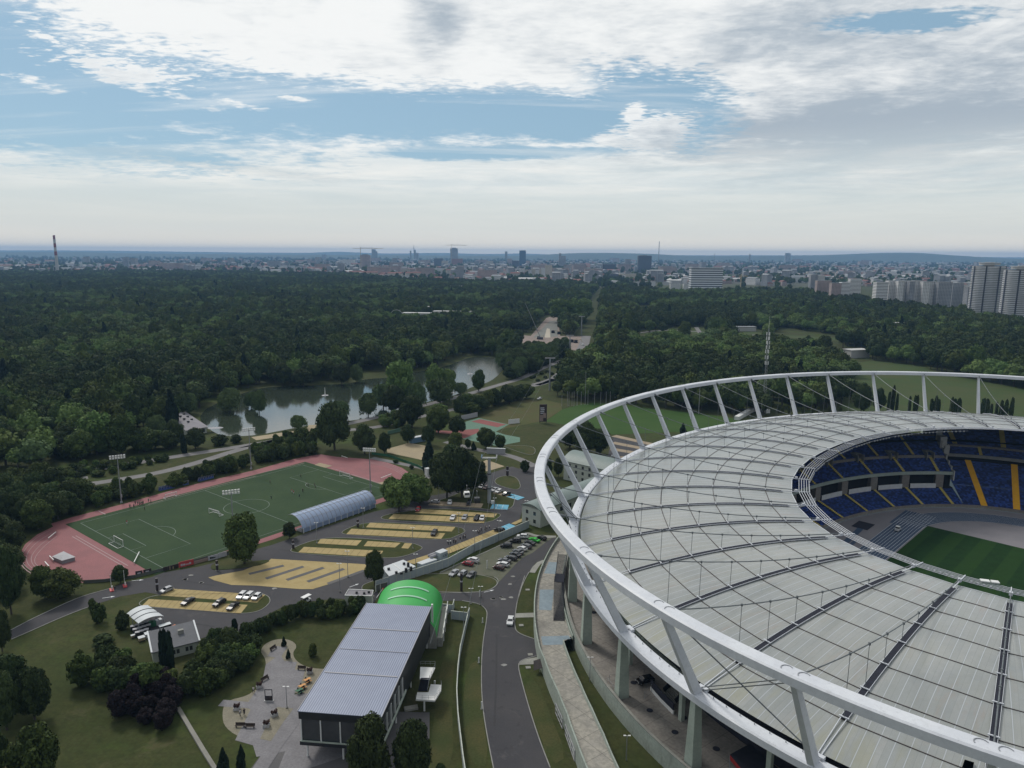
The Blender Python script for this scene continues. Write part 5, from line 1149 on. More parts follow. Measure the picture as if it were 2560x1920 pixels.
def gond(x,y,z,label,mt):
    c=Z('f',x,y,z); r=empty('cable_car_cabin',c,.2,label,'cable car'); m=MB(c); 
    pts=[(-1.0,0),(-1.25,.9),(-1.0,2.),(1.0,2.),(1.25,.9),(1.,0)]
    P=[c+Vector((a,-1.0,b)) for a,b in pts]+[c+Vector((a,1.0,b)) for a,b in pts]; m.add(P,[(0,1,2,3,4,5)[::-1],(6,7,8,9,10,11)]+[(i,(i+1)%6,6+(i+1)%6,6+i) for i in range(6)]); m.build('cabin',mt,r)
    m=MB(c); P=[c+Vector((a*.98,s_*1.02,b)) for s_ in (-1,1) for a,b in ((-1.05,.95),(1.05,.95),(.85,1.8),(-.85,1.8))]; m.add(P,[(0,1,2,3),(7,6,5,4)]); m.build('window','glass',r)
    m=MB(c); m.tube(c+Vector((0,0,2)),c+Vector((0,0,4.6)),.07); m.beam(c+Vector((0,-.6,4.6)),c+Vector((0,.6,4.6)),.15,.2); m.build('hanger_arm','grey_steel',r)
gond(1822,835,12.,'white cable car cabin hanging above the tan bays','white_paint'); gond(1910,885,11.,'dark cable car cabin right of the white cabin','dark_cladding')
# ropes run along the park axis past the pylons
py2=[]
for nm,zm,x,y,h in (('second','c',325,1440,26.),('third','c',498,1130,21.),('fourth','c',600,960,25.),('fifth','c',676,775,22.)):
    q=Z(zm,x,y,0); r=empty('cable_car_pylon',q,0,nm+' cable car pylon along the park avenue, counted from the car park','pylon'); m=MB(q); m.tube(q,q+Vector((0,0,h)),.8,.55,10); m.build('column','grey_steel',r); m=MB(q); m.beam(q+Vector((-4,0,h)),q+Vector((4,0,h)),.6,.7); m.build('crossarm','crate_grey',r); py2.append((q,h))
rp_=[(p,20.6)]+[(q,h+.3) for q,h in py2]; rp_=[(Vector((p.x-4,p.y-160,0)),26)]+rp_
for s in (-1,1):
    m=MB(p)
    for (a,ha),(b,hb_) in zip(rp_,rp_[1:]):
        A=a+Vector((s*3.2,0,ha)); B=b+Vector((s*3.2,0,hb_)); pr=A
        for i in range(1,9): t=i/8; x=A.lerp(B,t); x.z-=(A-B).length*.015*4*t*(1-t); m.tube(pr,x,.035,n=4,caps=False); pr=x
    tag(m.build('haul_rope','cable_steel'),('left' if s<0 else 'right')+' haul rope of the cable car running over the trees','rope')
# radio mast behind the ring
p=Z('g',2170,450,0); r=empty('radio_mast',p,0,'tall lattice radio mast with white antennas behind the stadium ring','mast'); m=MB(p)
for k in range(3):
    a=2*PI*k/3; e=Vector((math.cos(a),math.sin(a),0)); m.tube(p+e*1.3,p+e*.35+Vector((0,0,58)),.12,.08,5)
for i in range(28):
    z0=i*2.05; w0=1.3-.95*z0/58; w1=1.3-.95*(z0+2.05)/58
    for k in range(3):
        a=2*PI*k/3; b=2*PI*(k+1)/3; m.tube(p+Vector((math.cos(a)*w0,math.sin(a)*w0,z0)),p+Vector((math.cos(b)*w1,math.sin(b)*w1,z0+2.05)),.05,n=3,caps=False)
m.build('lattice','grey_steel',r); m=MB(p); m.tube(p+Vector((0,0,58)),p+Vector((0,0,66)),.1,.04); m.build('spike','white_paint',r)
for i,z in enumerate((33,37,41,44,47,50,53)):
    for k in range(3): a=2*PI*k/3+.5*i; m=MB(p); c=p+Vector((math.cos(a)*1.1,math.sin(a)*1.1,z)); m.box(c,.5,.35,2.3,a); m.build('antenna','white_paint',r)
# throwing-cage poles
pts=[(430,400,300),(478,400,260),(492,398,265),(518,395,270),(535,400,260),(562,395,262),(597,390,265),(632,385,160),(655,385,250),(713,385,268),(765,382,265),(812,378,265),(848,372,262)]
for i,(x,y,t) in enumerate(pts):
    p=Z('g',x,y,0); h=(y-t)*.075*1.05+(6 if t==160 else 0); r=empty('net_pole',p,0,'thin pale net pole in the row beyond the bright green field','pole','net poles beyond the bright green field'); m=MB(p); m.tube(p,p+Vector((0,0,max(5,h))),.14,.1,6); m.build('pole','crate_grey',r); m=MB(p); m.box(p,.6,.6,.3); m.build('foot','concrete',r)
for x,y,t,h,lab in ((890,330,170,16,'tall lamp pole above the trees left of the ring'),(1612,465,245,20,'tall thin floodlight pole seen between the ring struts'),(1180,600,305,0,'')):
    if h:
        p=Z('g',x,y,0); r=empty('tall_pole',p,0,lab,'pole'); m=MB(p); m.tube(p,p+Vector((0,0,h)),.2,.1,6); m.build('pole','crate_grey',r); m=MB(p); m.beam(p+Vector((-1.2,0,h)),p+Vector((1.2,0,h)),.3,.3); m.build('lamp_head','white_paint',r)
# billboard, dugouts, goals, mats
p=Z('g',268,545,0); r=empty('billboard',p,0,'tall dark billboard with pale lettering and a face beyond the ring','billboard'); m=MB(p); m.box(p+Vector((0,0,1)),4.8,.4,11.2,.15); m.build('board','banner_dark',r)
m=MB(p); [m.box(p+Vector((-.6+.2*(i%2),-.32,9.6-i*1.15)),2.6,.08,.65,.15) for i in range(4)]; m.build('lettering','banner_white',r)
m=MB(p); m.box(p+Vector((.9,-.34,3.4)),2.0,.08,3.2,.15); m.box(p+Vector((-1.,-.34,1.4)),2.2,.08,4.,.15); m.build('portrait','banner_pink',r); m=MB(p); [m.box(p+Vector((s*2,.1,0)),.3,.3,1.1) for s in (-1,1)]; m.build('leg','dark_steel',r)
mat('dugout_blue',(.06,.10,.30),(.05,.09,.26),scale=1,rough=.4)
for a,b,lab in (((1378,722),(1518,692),'long blue team dugout left of the small one'),((1592,672),(1636,662),'small blue officials dugout between the two long ones'),((1722,640),(1855,607),'long blue team dugout nearest the pond mast')):
    p,q=Z('e',*a),Z('e',*b); d2=(q-p).normalized(); n2=Vector((-d2.y,d2.x,0)); L=(q-p).length; r=empty('dugout',(p+q)/2,0,lab,'dugout'); m=MB(r.location); P=[];F=[]; K=6
    for a_ in (0,L):
        for k in range(K+1): t=PI*.5*k/K; P.append(p+d2*a_+n2*(1.5*math.cos(t))+Vector((0,0,2.2*math.sin(t))))
    n1=K+1
    for k in range(K): F+= [(k,k+1,n1+k+1,n1+k)]
    m.add(P,F+[f[::-1] for f in F]); m.build('shell','polycarb',r); m=MB(r.location); m.strip([p+n2*.9,q+n2*.9],.5,h=.5); m.strip([p+n2*1.15,q+n2*1.15],.1,h=1.1); m.build('bench','dugout_blue',r)
    m=MB(r.location); [m.beam(p+d2*(L*i/6)+n2*1.5,p+d2*(L*i/6)+n2*.05+Vector((0,0,2.2)),.08,.08) for i in range(7)]; m.build('frame','white_paint',r)
def goal(u,v,ang,label,w_=7.3,h=2.44,dp=2.):
    c=tg(u,v,.1); r=empty('goal',c,0,label,'goal'); e=Vector((math.cos(ang),math.sin(ang),0)); n2=Vector((-e.y,e.x,0)); a=c-e*w_/2; b=c+e*w_/2; zz=Vector((0,0,h)); m=MB(c)
    for s,t in ((a,a+zz),(b,b+zz),(a+zz,b+zz),(a,a+n2*dp),(b,b+n2*dp),(a+n2*dp,b+n2*dp)): m.tube(s,t,.09,n=6)
    m.build('goal_frame','white_paint',r); m=MB(c)
    for i in range(13): s=a.lerp(b,i/12); m.tube(s+zz,s+n2*dp,.02,n=3,caps=False)
    for i in range(6): t=i/5; m.tube((a+zz).lerp(a+n2*dp,t),(b+zz).lerp(b+n2*dp,t),.02,n=3,caps=False)
    for s in (a,b): m.tube(s+zz*.5,s+n2*dp*.5,.02,n=3,caps=False)
    m.build('net','crate_grey',r)
goal(-.1,0,TTH+PI/2,'white goal on the near left goal line of the training pitch'); goal(TL+.1,0,TTH-PI/2,'white goal at the far right end of the training pitch')
c=Z('e',1850,925,0); dv=c-Vector((TX,TY,0)); goal(dv.x*math.cos(TTH)+dv.y*math.sin(TTH),-dv.x*math.sin(TTH)+dv.y*math.cos(TTH),TTH-PI/2+.1,'white portable goal standing in the middle of the pitch',6.6,2.2)
c=Z('e',1480,775,0); dv=c-Vector((TX,TY,0)); goal(dv.x*math.cos(TTH)+dv.y*math.sin(TTH),-dv.x*math.sin(TTH)+dv.y*math.cos(TTH),TTH,'small white goal on the far touchline by the dugouts',5,2.)
for (a,b,c_,d_),zz_,lab in ((((455,1275),(510,1235),(605,1240),(645,1280)),0,''),):
    P=[Z('e',455,1278,1.6),Z('e',548,1236,1.6),Z('e',645,1282,1.6),Z('e',535,1312,1.6)]; r=empty('high_jump_mat',sum(P,Vector())/4,0,'grey covered high jump mat on the pink track end','mat'); r.location.z=0
    m=MB(r.location); m.prism([Vector((p.x,p.y,0)) for p in P],1.3,.05); m.build('mat','grey_steel',r); m=MB(r.location); c=sum(P,Vector())/4; V=[c+(p-c)*1.08 for p in P]; V=[Vector((p.x,p.y,1.4)) for p in V]+[Vector((c.x,c.y,2.0))]; m.add(V,[(0,1,4),(1,2,4),(2,3,4),(3,0,4),(3,2,1,0)]); m.build('cover','crate_grey',r)
for i,(a,b,lab) in enumerate(((('e',430,1300),('e',465,1335),'white barrier lying left of the jump mat'),(('e',390,1350),('e',425,1390),'second white barrier near the lane curve'),(('e',420,1145),('e',485,1092),'long white hurdle bench in the left bend'),(('e',1160,1355),('e',1205,1265),'white frame leaning by the pitch corner'),(('f',740,498),('f',790,515),'white bar at the far bend of the track'),(('f',1080,690),('f',1170,655),'white bar stand by the sand pit'))):
    p,q=Z(*a),Z(*b); r=empty('barrier',(p+q)/2,0,lab,'barrier'); m=MB(r.location); m.beam(p+Vector((0,0,1.)),q+Vector((0,0,1.)),.25,.15); m.build('bar','white_paint',r); m=MB(r.location); [m.tube(x,x+Vector((0,0,1.)),.06) for x in (p,q)]; m.build('leg','grey_steel',r)
# light blue kiosk, white cube, far fence panels
for zm,x,y,sx,sy,h,mt,lab in (('o',790,800,9,3,3.,'sheave_blue','light blue container kiosk between dark trees beyond the sand court'),('o',945,1260,2.6,2.6,3.4,'white_paint','small white cube hut beside the far footpath'),('o',1880,965,10,1.,3.,'crate_grey','pale graffiti board standing along the far path')):
    p=Z(zm,x,y,0); r=empty('kiosk',p,.35,lab,'kiosk'); m=MB(p); m.box(p,sx,sy,h,.35 if sx<10 else -.5); m.build('body',mt,r); m=MB(p); m.box(p+Vector((0,0,h)),sx+.2,sy+.2,.15,.35 if sx<10 else -.5); m.build('roof','white_roof',r)
wall_run('court_wall',ZP('o',[(1400,500),(1625,450)]),3.,'slanting grey wall behind the red and green courts','crate_grey'); wall_run('court_wall',ZP('o',[(385,700),(560,655)]),2.2,'pale green board fence left of the dark conifers','court_green'); wall_run('court_fence',ZP('g',[(-30,555),(65,545)]),3.,'row of white boards beside the green court','white_paint')
wall_run('track_fence',ZP('f',[(1000,470),(1150,490),(1400,580),(1500,640)]),1.3,'low green mesh fence beyond the far bend','container_green',th=.05)
# blue steel frames on the verge by the ramp
for i,(a,b) in enumerate((((375,1180),(435,1320)),((460,1370),(540,1600)))):
    p,q=Z('k',*a,0),Z('k',*b,0); r=empty('crowd_gate',(p+q)/2,0,('upper' if i==0 else 'lower')+' pale blue pipe frame on the verge beside the ramp wall','frame'); m=MB(r.location)
    for h in (.1,1.3,2.5): m.tube(p+Vector((0,0,h)),q+Vector((0,0,h)),.09,n=5)
    m.build('rail','crate_grey',r)
    for k in range(4): m=MB(r.location); x=p.lerp(q,k/3); m.tube(x,x+Vector((0,0,2.5)),.09,n=5); m.tube(x+Vector((1.6,0,0)),x+Vector((0,0,2.4)),.07,n=5); m.build('post','crate_grey',r)
p=Z('k',240,830,0); r=empty('solar_panel',p,0,'dark tilted panel leaning on the ramp wall','panel'); m=MB(p); m.add([p+Vector(v) for v in ((-1.6,-1,1),(1.2,-1,2.),(1.2,1.6,3.2),(-1.6,1.6,2.2))],[(0,1,2,3),(3,2,1,0)]); m.build('panel','banner_dark',r); m=MB(p); m.tube(p,p+Vector((0,0,1.8)),.1); m.build('stand','grey_steel',r)
for i,(x,y) in enumerate(((135,120),(80,427),(158,680),(140,792))):
    m=MB(Z('k',x,y,.01)); m.box(Z('k',x,y,.02),1.3,1.1,.14,.1); tag(m.build('drain_cover','concrete'),'square pale concrete drain cover set in the verge beside the ramp','drain cover','concrete drain covers beside the ramp')
# entrance barrier booths at the west road
for i,(x,y) in enumerate(((965,125),(1080,90))):
    p=Z('i',x,y,0); r=empty('road_barrier',p,.3,('left' if i==0 else 'right')+' red and white barrier post on the west road','barrier'); m=MB(p); m.box(p,1.1,2.4,.35,.3); m.build('plinth','dark_red' if 0 else 'banner_red',r); m=MB(p); m.tube(p+Vector((0,0,.3)),p+Vector((0,0,5.5)),.07); m.build('pole','white_paint',r); m=MB(p); m.box(p+Vector((.1,.3,.35)),.4,.4,1.,.3); m.build('cabinet','white_paint',r)
r=empty('road_barrier',Z('w',610,620,0),0,'orange gate barrier with raised white arm by the gatehouse','barrier'); p=r.location; m=MB(p); m.box(p,.5,.5,1.1,.3); m.build('cabinet','orange',r); m=MB(p); m.beam(Vector(p)+Vector((0,0,1.)),Z('w',485,745,.9),.12,.12); m.build('arm','white_paint',r)
wall_run('gate_fence',ZP('w',[(470,630),(560,600),(700,560)]),2.2,'open grey mesh gate at the end of the panel wall','mesh_fill',th=.06,post=2.)
# fountains
for zm,x,y,h,lab in (('b',1850,1295,7,'tall thin fountain jet at the far end of the pond'),('b',597,1480,6,'white fountain jet near the left half of the pond'),('b',1697,1460,4,'small fountain jet beside the willow island')):
    p=Z(zm,x,y,.06); r=empty('fountain',p,0,lab,'fountain'); m=MB(p); m.tube(p,p+Vector((0,0,h)),.45,.12,8); m.build('jet','white_paint',r); m=MB(p); m.tube(p,p+Vector((0,0,.08)),2.6,2.4,20); m.build('spray_ring','crate_grey',r)
# ---------- courtyard furniture ----------
mat('wood_dark',(.05,.035,.028),(.04,.03,.024),scale=2,rough=.8); mat('planter',(.42,.42,.42),(.36,.36,.36),scale=1,rough=.8); mat('flowers',(.05,.008,.010),(.02,.02,.010),scale=4,rough=.9); mat('table_orange',(.50,.22,.04),(.45,.2,.03),scale=1,rough=.5)
bench0=None
for i,(x,y,rz,lab) in enumerate(((995,440,1.15,'dark bench at the round top of the courtyard'),(1480,790,-.1,'dark bench beside the planter on the right of the courtyard'),(850,970,1.0,'dark bench on the left edge of the courtyard'),)):
    p=Z('q',x,y,.08)
    if bench0 is None:
        bench0=empty('park_bench',p,rz,lab,'bench'); m=MB(); m.box((0,0,.42),2.2,.5,.08); m.build('seat','wood_dark',bench0); m=MB(); m.box((0,.28,.5),2.2,.07,.5); m.build('backrest','wood_dark',bench0)
        for s in (-.9,.9): m=MB(); m.box((s,0,0),.1,.5,.42); m.build('leg','dark_steel',bench0)
    else: copy_tree(bench0,loc=p,rz=rz,label=lab)
for x,y,rz,lab in ((2075,1305,.0,'dark bench at the bottom left of the gravel, left one'),(2160,1312,0.,'dark bench at the bottom left of the gravel, right one')): copy_tree(bench0,loc=Z('i',x,y,.08),rz=rz,label=lab)
pl0=None
for k,x,y,lab in (('q',750,1100,'white planter with dark red flowers beside the left bench'),('q',1620,850,'white planter with dark red flowers near the orange tables'),('q',360,1480,'white planter with dark red flowers on the pale entrance path'),('q',1010,1590,'white planter with dark red flowers on the triangular gravel, upper one'),('j',90,1300,'white planter with dark red flowers on the triangular gravel, lower one')):
    p=Z(k,x,y,.08)
    if pl0 is None:
        pl0=empty('flower_planter',p,.3,lab,'planter'); m=MB(); m.box((0,0,0),1.5,1.,.7); m.build('box','planter',pl0); m=MB(); rr=random.Random(3)
        for i in range(60): c=Vector((rr.uniform(-.65,.65),rr.uniform(-.45,.45),.7+rr.random()**.7*.75*(1-abs(rr.uniform(-.4,.4))))); m.box(c,.22,.2,.18,rr.random()*3)
        m.build('flowers','flowers',pl0)
    else: copy_tree(pl0,loc=p,label=lab,rz=random.random())
for x,y,mt,lab in ((1580,1000,'table_orange','orange topped picnic table, upper one'),(1495,1105,'table_orange','orange topped picnic table, lower one'),(1445,1185,'container_green','green picnic table below the orange ones')):
    p=Z('q',x,y,.08); r=empty('picnic_table',p,.4,lab,'table'); m=MB(p); m.box(p+Vector((0,0,.72)),1.7,.85,.07,.4); m.build('tabletop',mt,r)
    e=Vector((-math.sin(.4),math.cos(.4),0))
    for s in (-1,1): m=MB(p); m.box(p+e*s*.75+Vector((0,0,.42)),1.7,.3,.06,.4); m.build('bench_seat',mt,r); m=MB(p); m.beam(p+e*s*.8,p+e*s*.25+Vector((0,0,.72)),.1,1.2,up=e); m.build('leg','dark_steel',r)
p=Z('q',915,1330,.08); r=empty('sign_frame',p,0,'upright black frame sign on a white foot in the courtyard','sign'); m=MB(p)
for s in (-.85,.85): m.box(p+Vector((s,0,.15)),.14,.14,2.9)
m.box(p+Vector((0,0,2.9)),1.84,.14,.14); m.box(p+Vector((0,0,1.2)),1.7,.14,.12); m.build('frame','dark_steel',r); m=MB(p); m.box(p+Vector((0,0,.16)),1.56,.1,1.04); m.build('board','banner_dark',r); m=MB(p); m.box(p+Vector((0,-.02,0)),2.3,.7,.15); m.build('foot','planter',r)
# ================= cars =================
def paint(n,c,r=.25): return mat('paint_'+n,c,tuple(x*.97 for x in c),scale=3,rough=r,spec=.6)
PC=dict(white=(.62,.63,.64),silver=(.33,.34,.36),grey=(.10,.105,.115),dark=(.03,.033,.04),black=(.010,.010,.012),red=(.22,.012,.018),green=(.02,.42,.03),maroon=(.06,.02,.018))
for k_,v_ in PC.items(): paint(k_,v_)
mat('tyre',(.012,.012,.012),scale=5,rough=.9); mat('rim',(.28,.29,.30),scale=5,rough=.4,metal=.6); mat('headlamp',(.55,.56,.58),scale=5,rough=.2); mat('tail_lamp',(.30,.01,.01),scale=5,rough=.3)
PROF={'hatch':[(2.02,.28),(2.08,.55),(1.95,.76),(1.15,.93),(.42,1.42),(-.2,1.48),(-1.3,1.44),(-1.85,1.02),(-2.0,.9),(-2.02,.35)],
'sedan':[(2.3,.28),(2.34,.55),(2.2,.75),(1.15,.92),(.4,1.36),(-.25,1.42),(-.95,1.36),(-1.65,1.02),(-2.3,.98),(-2.36,.4)],
'estate':[(2.3,.28),(2.34,.55),(2.2,.76),(1.2,.94),(.5,1.40),(-.2,1.47),(-1.7,1.42),(-2.2,1.0),(-2.33,.85),(-2.32,.35)],
'suv':[(2.2,.36),(2.26,.7),(2.12,.98),(1.2,1.12),(.6,1.62),(-.1,1.70),(-1.6,1.66),(-2.1,1.2),(-2.22,1.05),(-2.2,.42)],
'van':[(2.4,.36),(2.46,.8),(2.2,1.05),(1.7,1.22),(1.05,1.86),(.4,1.96),(-2.2,1.94),(-2.4,1.5),(-2.45,1.1),(-2.42,.4)]}
CARP={}
def make_car(kind,col):
    pr=PROF[kind]; r=empty(kind if kind in('van',) else ('parked_car'),(0,0,0),0,None,'car'); hw=.9 if kind!='van' else .98; n=len(pr); bz=pr[3][1]; tz=max(z for _,z in pr)
    def w(z): return hw if z<=bz+.02 else hw-(z-bz)/(tz-bz)*.24
    m=MB(); P=[(x,-w(z)*(.94 if i in (0,1,n-1,n-2) else 1),z) for i,(x,z) in enumerate(pr)]+[(x,w(z)*(.94 if i in (0,1,n-1,n-2) else 1),z) for i,(x,z) in enumerate(pr)]
    bl=[(pr[0][0],-hw*.94,pr[0][1])]
    # side split at belt line: lower body quad strip + greenhouse
    m.add(P,[tuple(range(n)),tuple(range(n,2*n))[::-1]]+[(i,n+i,n+(i+1)%n,(i+1)%n) for i in range(n)]); b=m.build('body','paint_'+col,r,bevel=.07)
    # glass: windscreen, rear, sides
    m=MB(); e=.012
    def lerp(a,b_,t): return (a[0]+(b_[0]-a[0])*t,a[1]+(b_[1]-a[1])*t)
    def cross(a,b_,s0,s1):
        p=lerp(a,b_,s0); q=lerp(a,b_,s1); dx=b_[0]-a[0]; dz=b_[1]-a[1]; l=math.hypot(dx,dz); nx,nz=abs(dz)/l*(1 if dx<0 and dz>0 else -1),abs(dx)/l
        nx*=e; nz*=e; ya=w(p[1])*.88; yb=w(q[1])*.86
        m.add([(p[0]+nx,-ya,p[1]+nz),(p[0]+nx,ya,p[1]+nz),(q[0]+nx,yb,q[1]+nz),(q[0]+nx,-yb,q[1]+nz)],[(0,1,2,3),(3,2,1,0)])
    cross(pr[3],pr[4],.08,.95); cross(pr[7],pr[6],.12,.92)
    x0,x1=pr[3][0]-.15,pr[7][0]+.15; zt=tz-.13; zb=bz+.10; xt0,xt1=pr[4][0]-.02,pr[6][0]+.05
    for s in (-1,1):
        for u0,u1 in ((0,.46),(.5,1)):
            A=[(x0+(x1-x0)*u0,zb),(x0+(x1-x0)*u1,zb),(xt0+(xt1-xt0)*u1,zt),(xt0+(xt1-xt0)*u0,zt)]
            V=[(x,s*(w(z)+e),z) for x,z in A]; m.add(V,[(0,1,2,3),(3,2,1,0)])
    m.build('windows','glass',r)
    for x in (pr[0][0]-.75,pr[-1][0]+.8):
        for s in (-1,1):
            m=MB(); m.tube((x,s*(hw-.2),.33),(x,s*(hw+.01),.33),.33,n=14); t=m.build('wheel','tyre',r); m=MB(); m.tube((x,s*(hw+.005),.33),(x,s*(hw+.02),.33),.2,n=10); m.build('rim','rim',t)
    for s in (-1,1):
        m=MB(); m.box((pr[1][0]-.06,s*hw*.7,pr[1][1]+.02),.1,.34,.14); m.build('headlight','headlamp',r); m=MB(); m.box((pr[-2][0]+.03,s*hw*.75,pr[-2][1]-.22),.08,.3,.18); m.build('tail_light','tail_lamp',r)
        m=MB(); m.box((pr[3][0]-.25,s*(hw+.1),bz),.14,.2,.14); m.build('mirror','paint_'+col,r)
    return r
cars=[('p',585,245,720,190,0,'hatch','silver','silver hatchback alone at the left end of the upper yellow row'),('p',1635,340,1735,250,0,'estate','white','white and blue marked estate first of three at the row end'),('p',1735,340,1830,262,0,'estate','white','white estate in the middle of three at the row end'),('p',1843,355,1945,270,0,'hatch','white','white hatchback last of three at the row end'),('p',880,415,1000,345,0,'sedan','black','black saloon alone in the lower left yellow bays'),('p',1325,435,1425,375,0,'suv','black','black tall car second from right in the lower yellow bays'),('p',1505,490,1620,405,0,'sedan','black','black saloon rightmost in the lower left yellow bays'),
('n',260,530,405,545,0,'hatch','silver','silver hatchback parked sideways at the left of the tan bays'),('n',578,580,590,520,0,'hatch','white','white car second in the tan bays under the trees'),('n',905,590,935,535,0,'suv','black','black car below the white cable car cabin'),('n',18,700,60,640,0,'hatch','red','dark red car at the left tip of the long yellow row'),('n',615,850,660,775,0,'sedan','white','white saloon in the second yellow row beside a silver one'),('n',820,840,865,780,0,'hatch','silver','silver car in the middle of the second yellow row'),('n',1025,855,1075,795,0,'suv','black','black tall car next to a white one in the second row'),('n',1130,858,1155,790,0,'hatch','white','white car at the right end of the second yellow row'),('n',290,1115,340,1050,0,'suv','dark','dark car alone in the third yellow row'),
('n',1100,295,1190,255,0,'hatch','silver','silver car at the left end of the row by the pylon'),('n',1180,312,1240,275,0,'hatch','maroon','dark red car half hidden beside the pylon'),('n',1270,330,1340,290,0,'sedan','dark','dark car just right of the pylon'),('n',1315,350,1410,305,0,'sedan','silver','silver saloon right of the pylon'),('n',1375,382,1490,330,0,'hatch','white','white hatchback with raised tailgate right of the pylon'),('n',1505,415,1615,375,0,'sedan','black','black car beside the blue bays by the pylon'),('n',1375,1020,1505,1045,0,'suv','black','black pickup shaped car behind the panel wall'),('n',1880,790,1895,750,0,'hatch','dark','dark car tucked against the pale two storey building'),
('m',190,1205,325,1100,0,'sedan','silver','silver saloon first of three on the grid paving edge'),('m',345,1215,495,1115,0,'hatch','silver','light silver car in the middle of three on the grid paving edge'),('m',505,1235,655,1135,0,'hatch','grey','dark grey rounded car last of three on the grid paving edge'),('m',415,960,610,1000,0,'hatch','red','bright red car beside a white one in the grid car park'),('m',525,895,700,945,0,'suv','white','white car behind the red one in the grid car park'),
('m',1000,1035,1165,1075,0,'hatch','maroon','dark brown red car nearest in the long diagonal row'),('m',1065,970,1255,1015,0,'estate','white','white estate second in the long diagonal row'),('m',1095,900,1285,945,0,'sedan','grey','dark grey car third in the long diagonal row'),('m',1215,850,1405,900,0,'estate','dark','dark blue estate fourth in the long diagonal row'),('m',1310,780,1470,845,0,'sedan','dark','dark saloon fifth in the long diagonal row'),('m',1355,725,1525,795,0,'sedan','grey','grey saloon sixth in the long diagonal row'),('m',1440,670,1595,735,0,'hatch','white','white car seventh in the long diagonal row'),('m',1510,620,1675,690,0,'estate','grey','grey estate eighth in the long diagonal row'),('m',1565,560,1745,625,0,'sedan','dark','dark saloon beside the bright green car'),('m',1655,510,1825,570,0,'sedan','green','bright green saloon in the diagonal row'),('m',1795,475,1955,535,0,'hatch','black','black car at the far right end of the row by the footpath'),('m',1440,475,1605,488,0,'suv','white','white boxy off road car behind the green saloon'),('m',1290,560,1490,560,0,'suv','black','black off road car second row near the panel wall'),('m',1125,650,1315,650,0,'suv','black','black tall car alone in the middle of the grid car park'),
('j',2190,440,2205,365,0,'sedan','white','white saloon driving on the main road'),('k',1075,940,1222,905,5,'suv','black','black off road car parked on the stadium plaza'),('g',225,345,250,338,0,'suv','white','white car on the rough field beyond the court'),('r',1430,975,1475,925,0,'van','white','white van at the roadside by the building site'),('r',1480,870,1520,840,0,'van','white','white van further up by the building site')]
for (k,xa,ya,xb,yb,z,kind,col,lab) in cars:
    a,b=Z(k,xa,ya,z+.03),Z(k,xb,yb,z+.03); d=b-a; c=(a+b)/2; key=(kind,col); rz=math.atan2(-d.y,-d.x)
    c.z=z+(.18 if k in('p','n') else .08)
    if key not in CARP: CARP[key]=make_car(kind,col); o=CARP[key]; o.location=c; o.rotation_euler=(0,0,rz)
    else: o=copy_tree(CARP[key],loc=c,rz=rz)
    o['label']=lab; o['category']='van' if kind=='van' else 'car'
# white-roofed golf cart
p=Z('j',435,225,.05); r=empty('golf_cart',p,.5,'small white roofed electric cart on the road above the hedge','cart')
m=MB(p); m.box(p+Vector((0,0,.3)),2.9,1.3,.55,.5); m.build('body','paint_white',r); m=MB(p); m.box(p+Vector((0,0,1.95)),3.1,1.5,.1,.5); m.build('roof','white_paint',r); m=MB(p); e=Vector((math.cos(.5),math.sin(.5),0)); n=Vector((-e.y,e.x,0)); [m.tube(p+e*a+n*b+Vector((0,0,.8)),p+e*a+n*b+Vector((0,0,1.95)),.035) for a in(-1.3,0,1.3) for b in(-.6,.6)]; m.build('roof_post','dark_steel',r); m=MB(p); [m.box(p+e*a+Vector((0,0,.85)),.5,1.1,.5,.5) for a in(-.7,.3)]; m.build('seat','dark_cladding',r)
for a in(-1,1):
    for b in(-.6,.6): m=MB(p); q=p+e*a+n*b+Vector((0,0,.28)); m.tube(q-n*.08,q+n*.08,.28,n=12); m.build('wheel','tyre',r)
# infield utility cart in the stadium
p=fl(34,43,-7.9); r=empty('utility_cart',p,.4,'tiny white utility cart on the blue sprint lanes in the stadium','cart'); m=MB(p); m.box(p+Vector((0,0,.3)),3.,1.6,.8,.4); m.build('body','paint_white',r); m=MB(p); m.box(p+Vector((0,0,1.9)),1.8,1.6,.1,.4); m.build('roof','white_paint',r); m=MB(p); m.box(p+Vector((0,0,1.1)),1.6,1.4,.8,.4); m.build('cab','glass',r); m=MB(p); [m.box(p+Vector((a,b,0)),.5,.2,.5,.4) for a in(-1,1) for b in(-.7,.7)]; m.build('wheel_set','tyre',r)
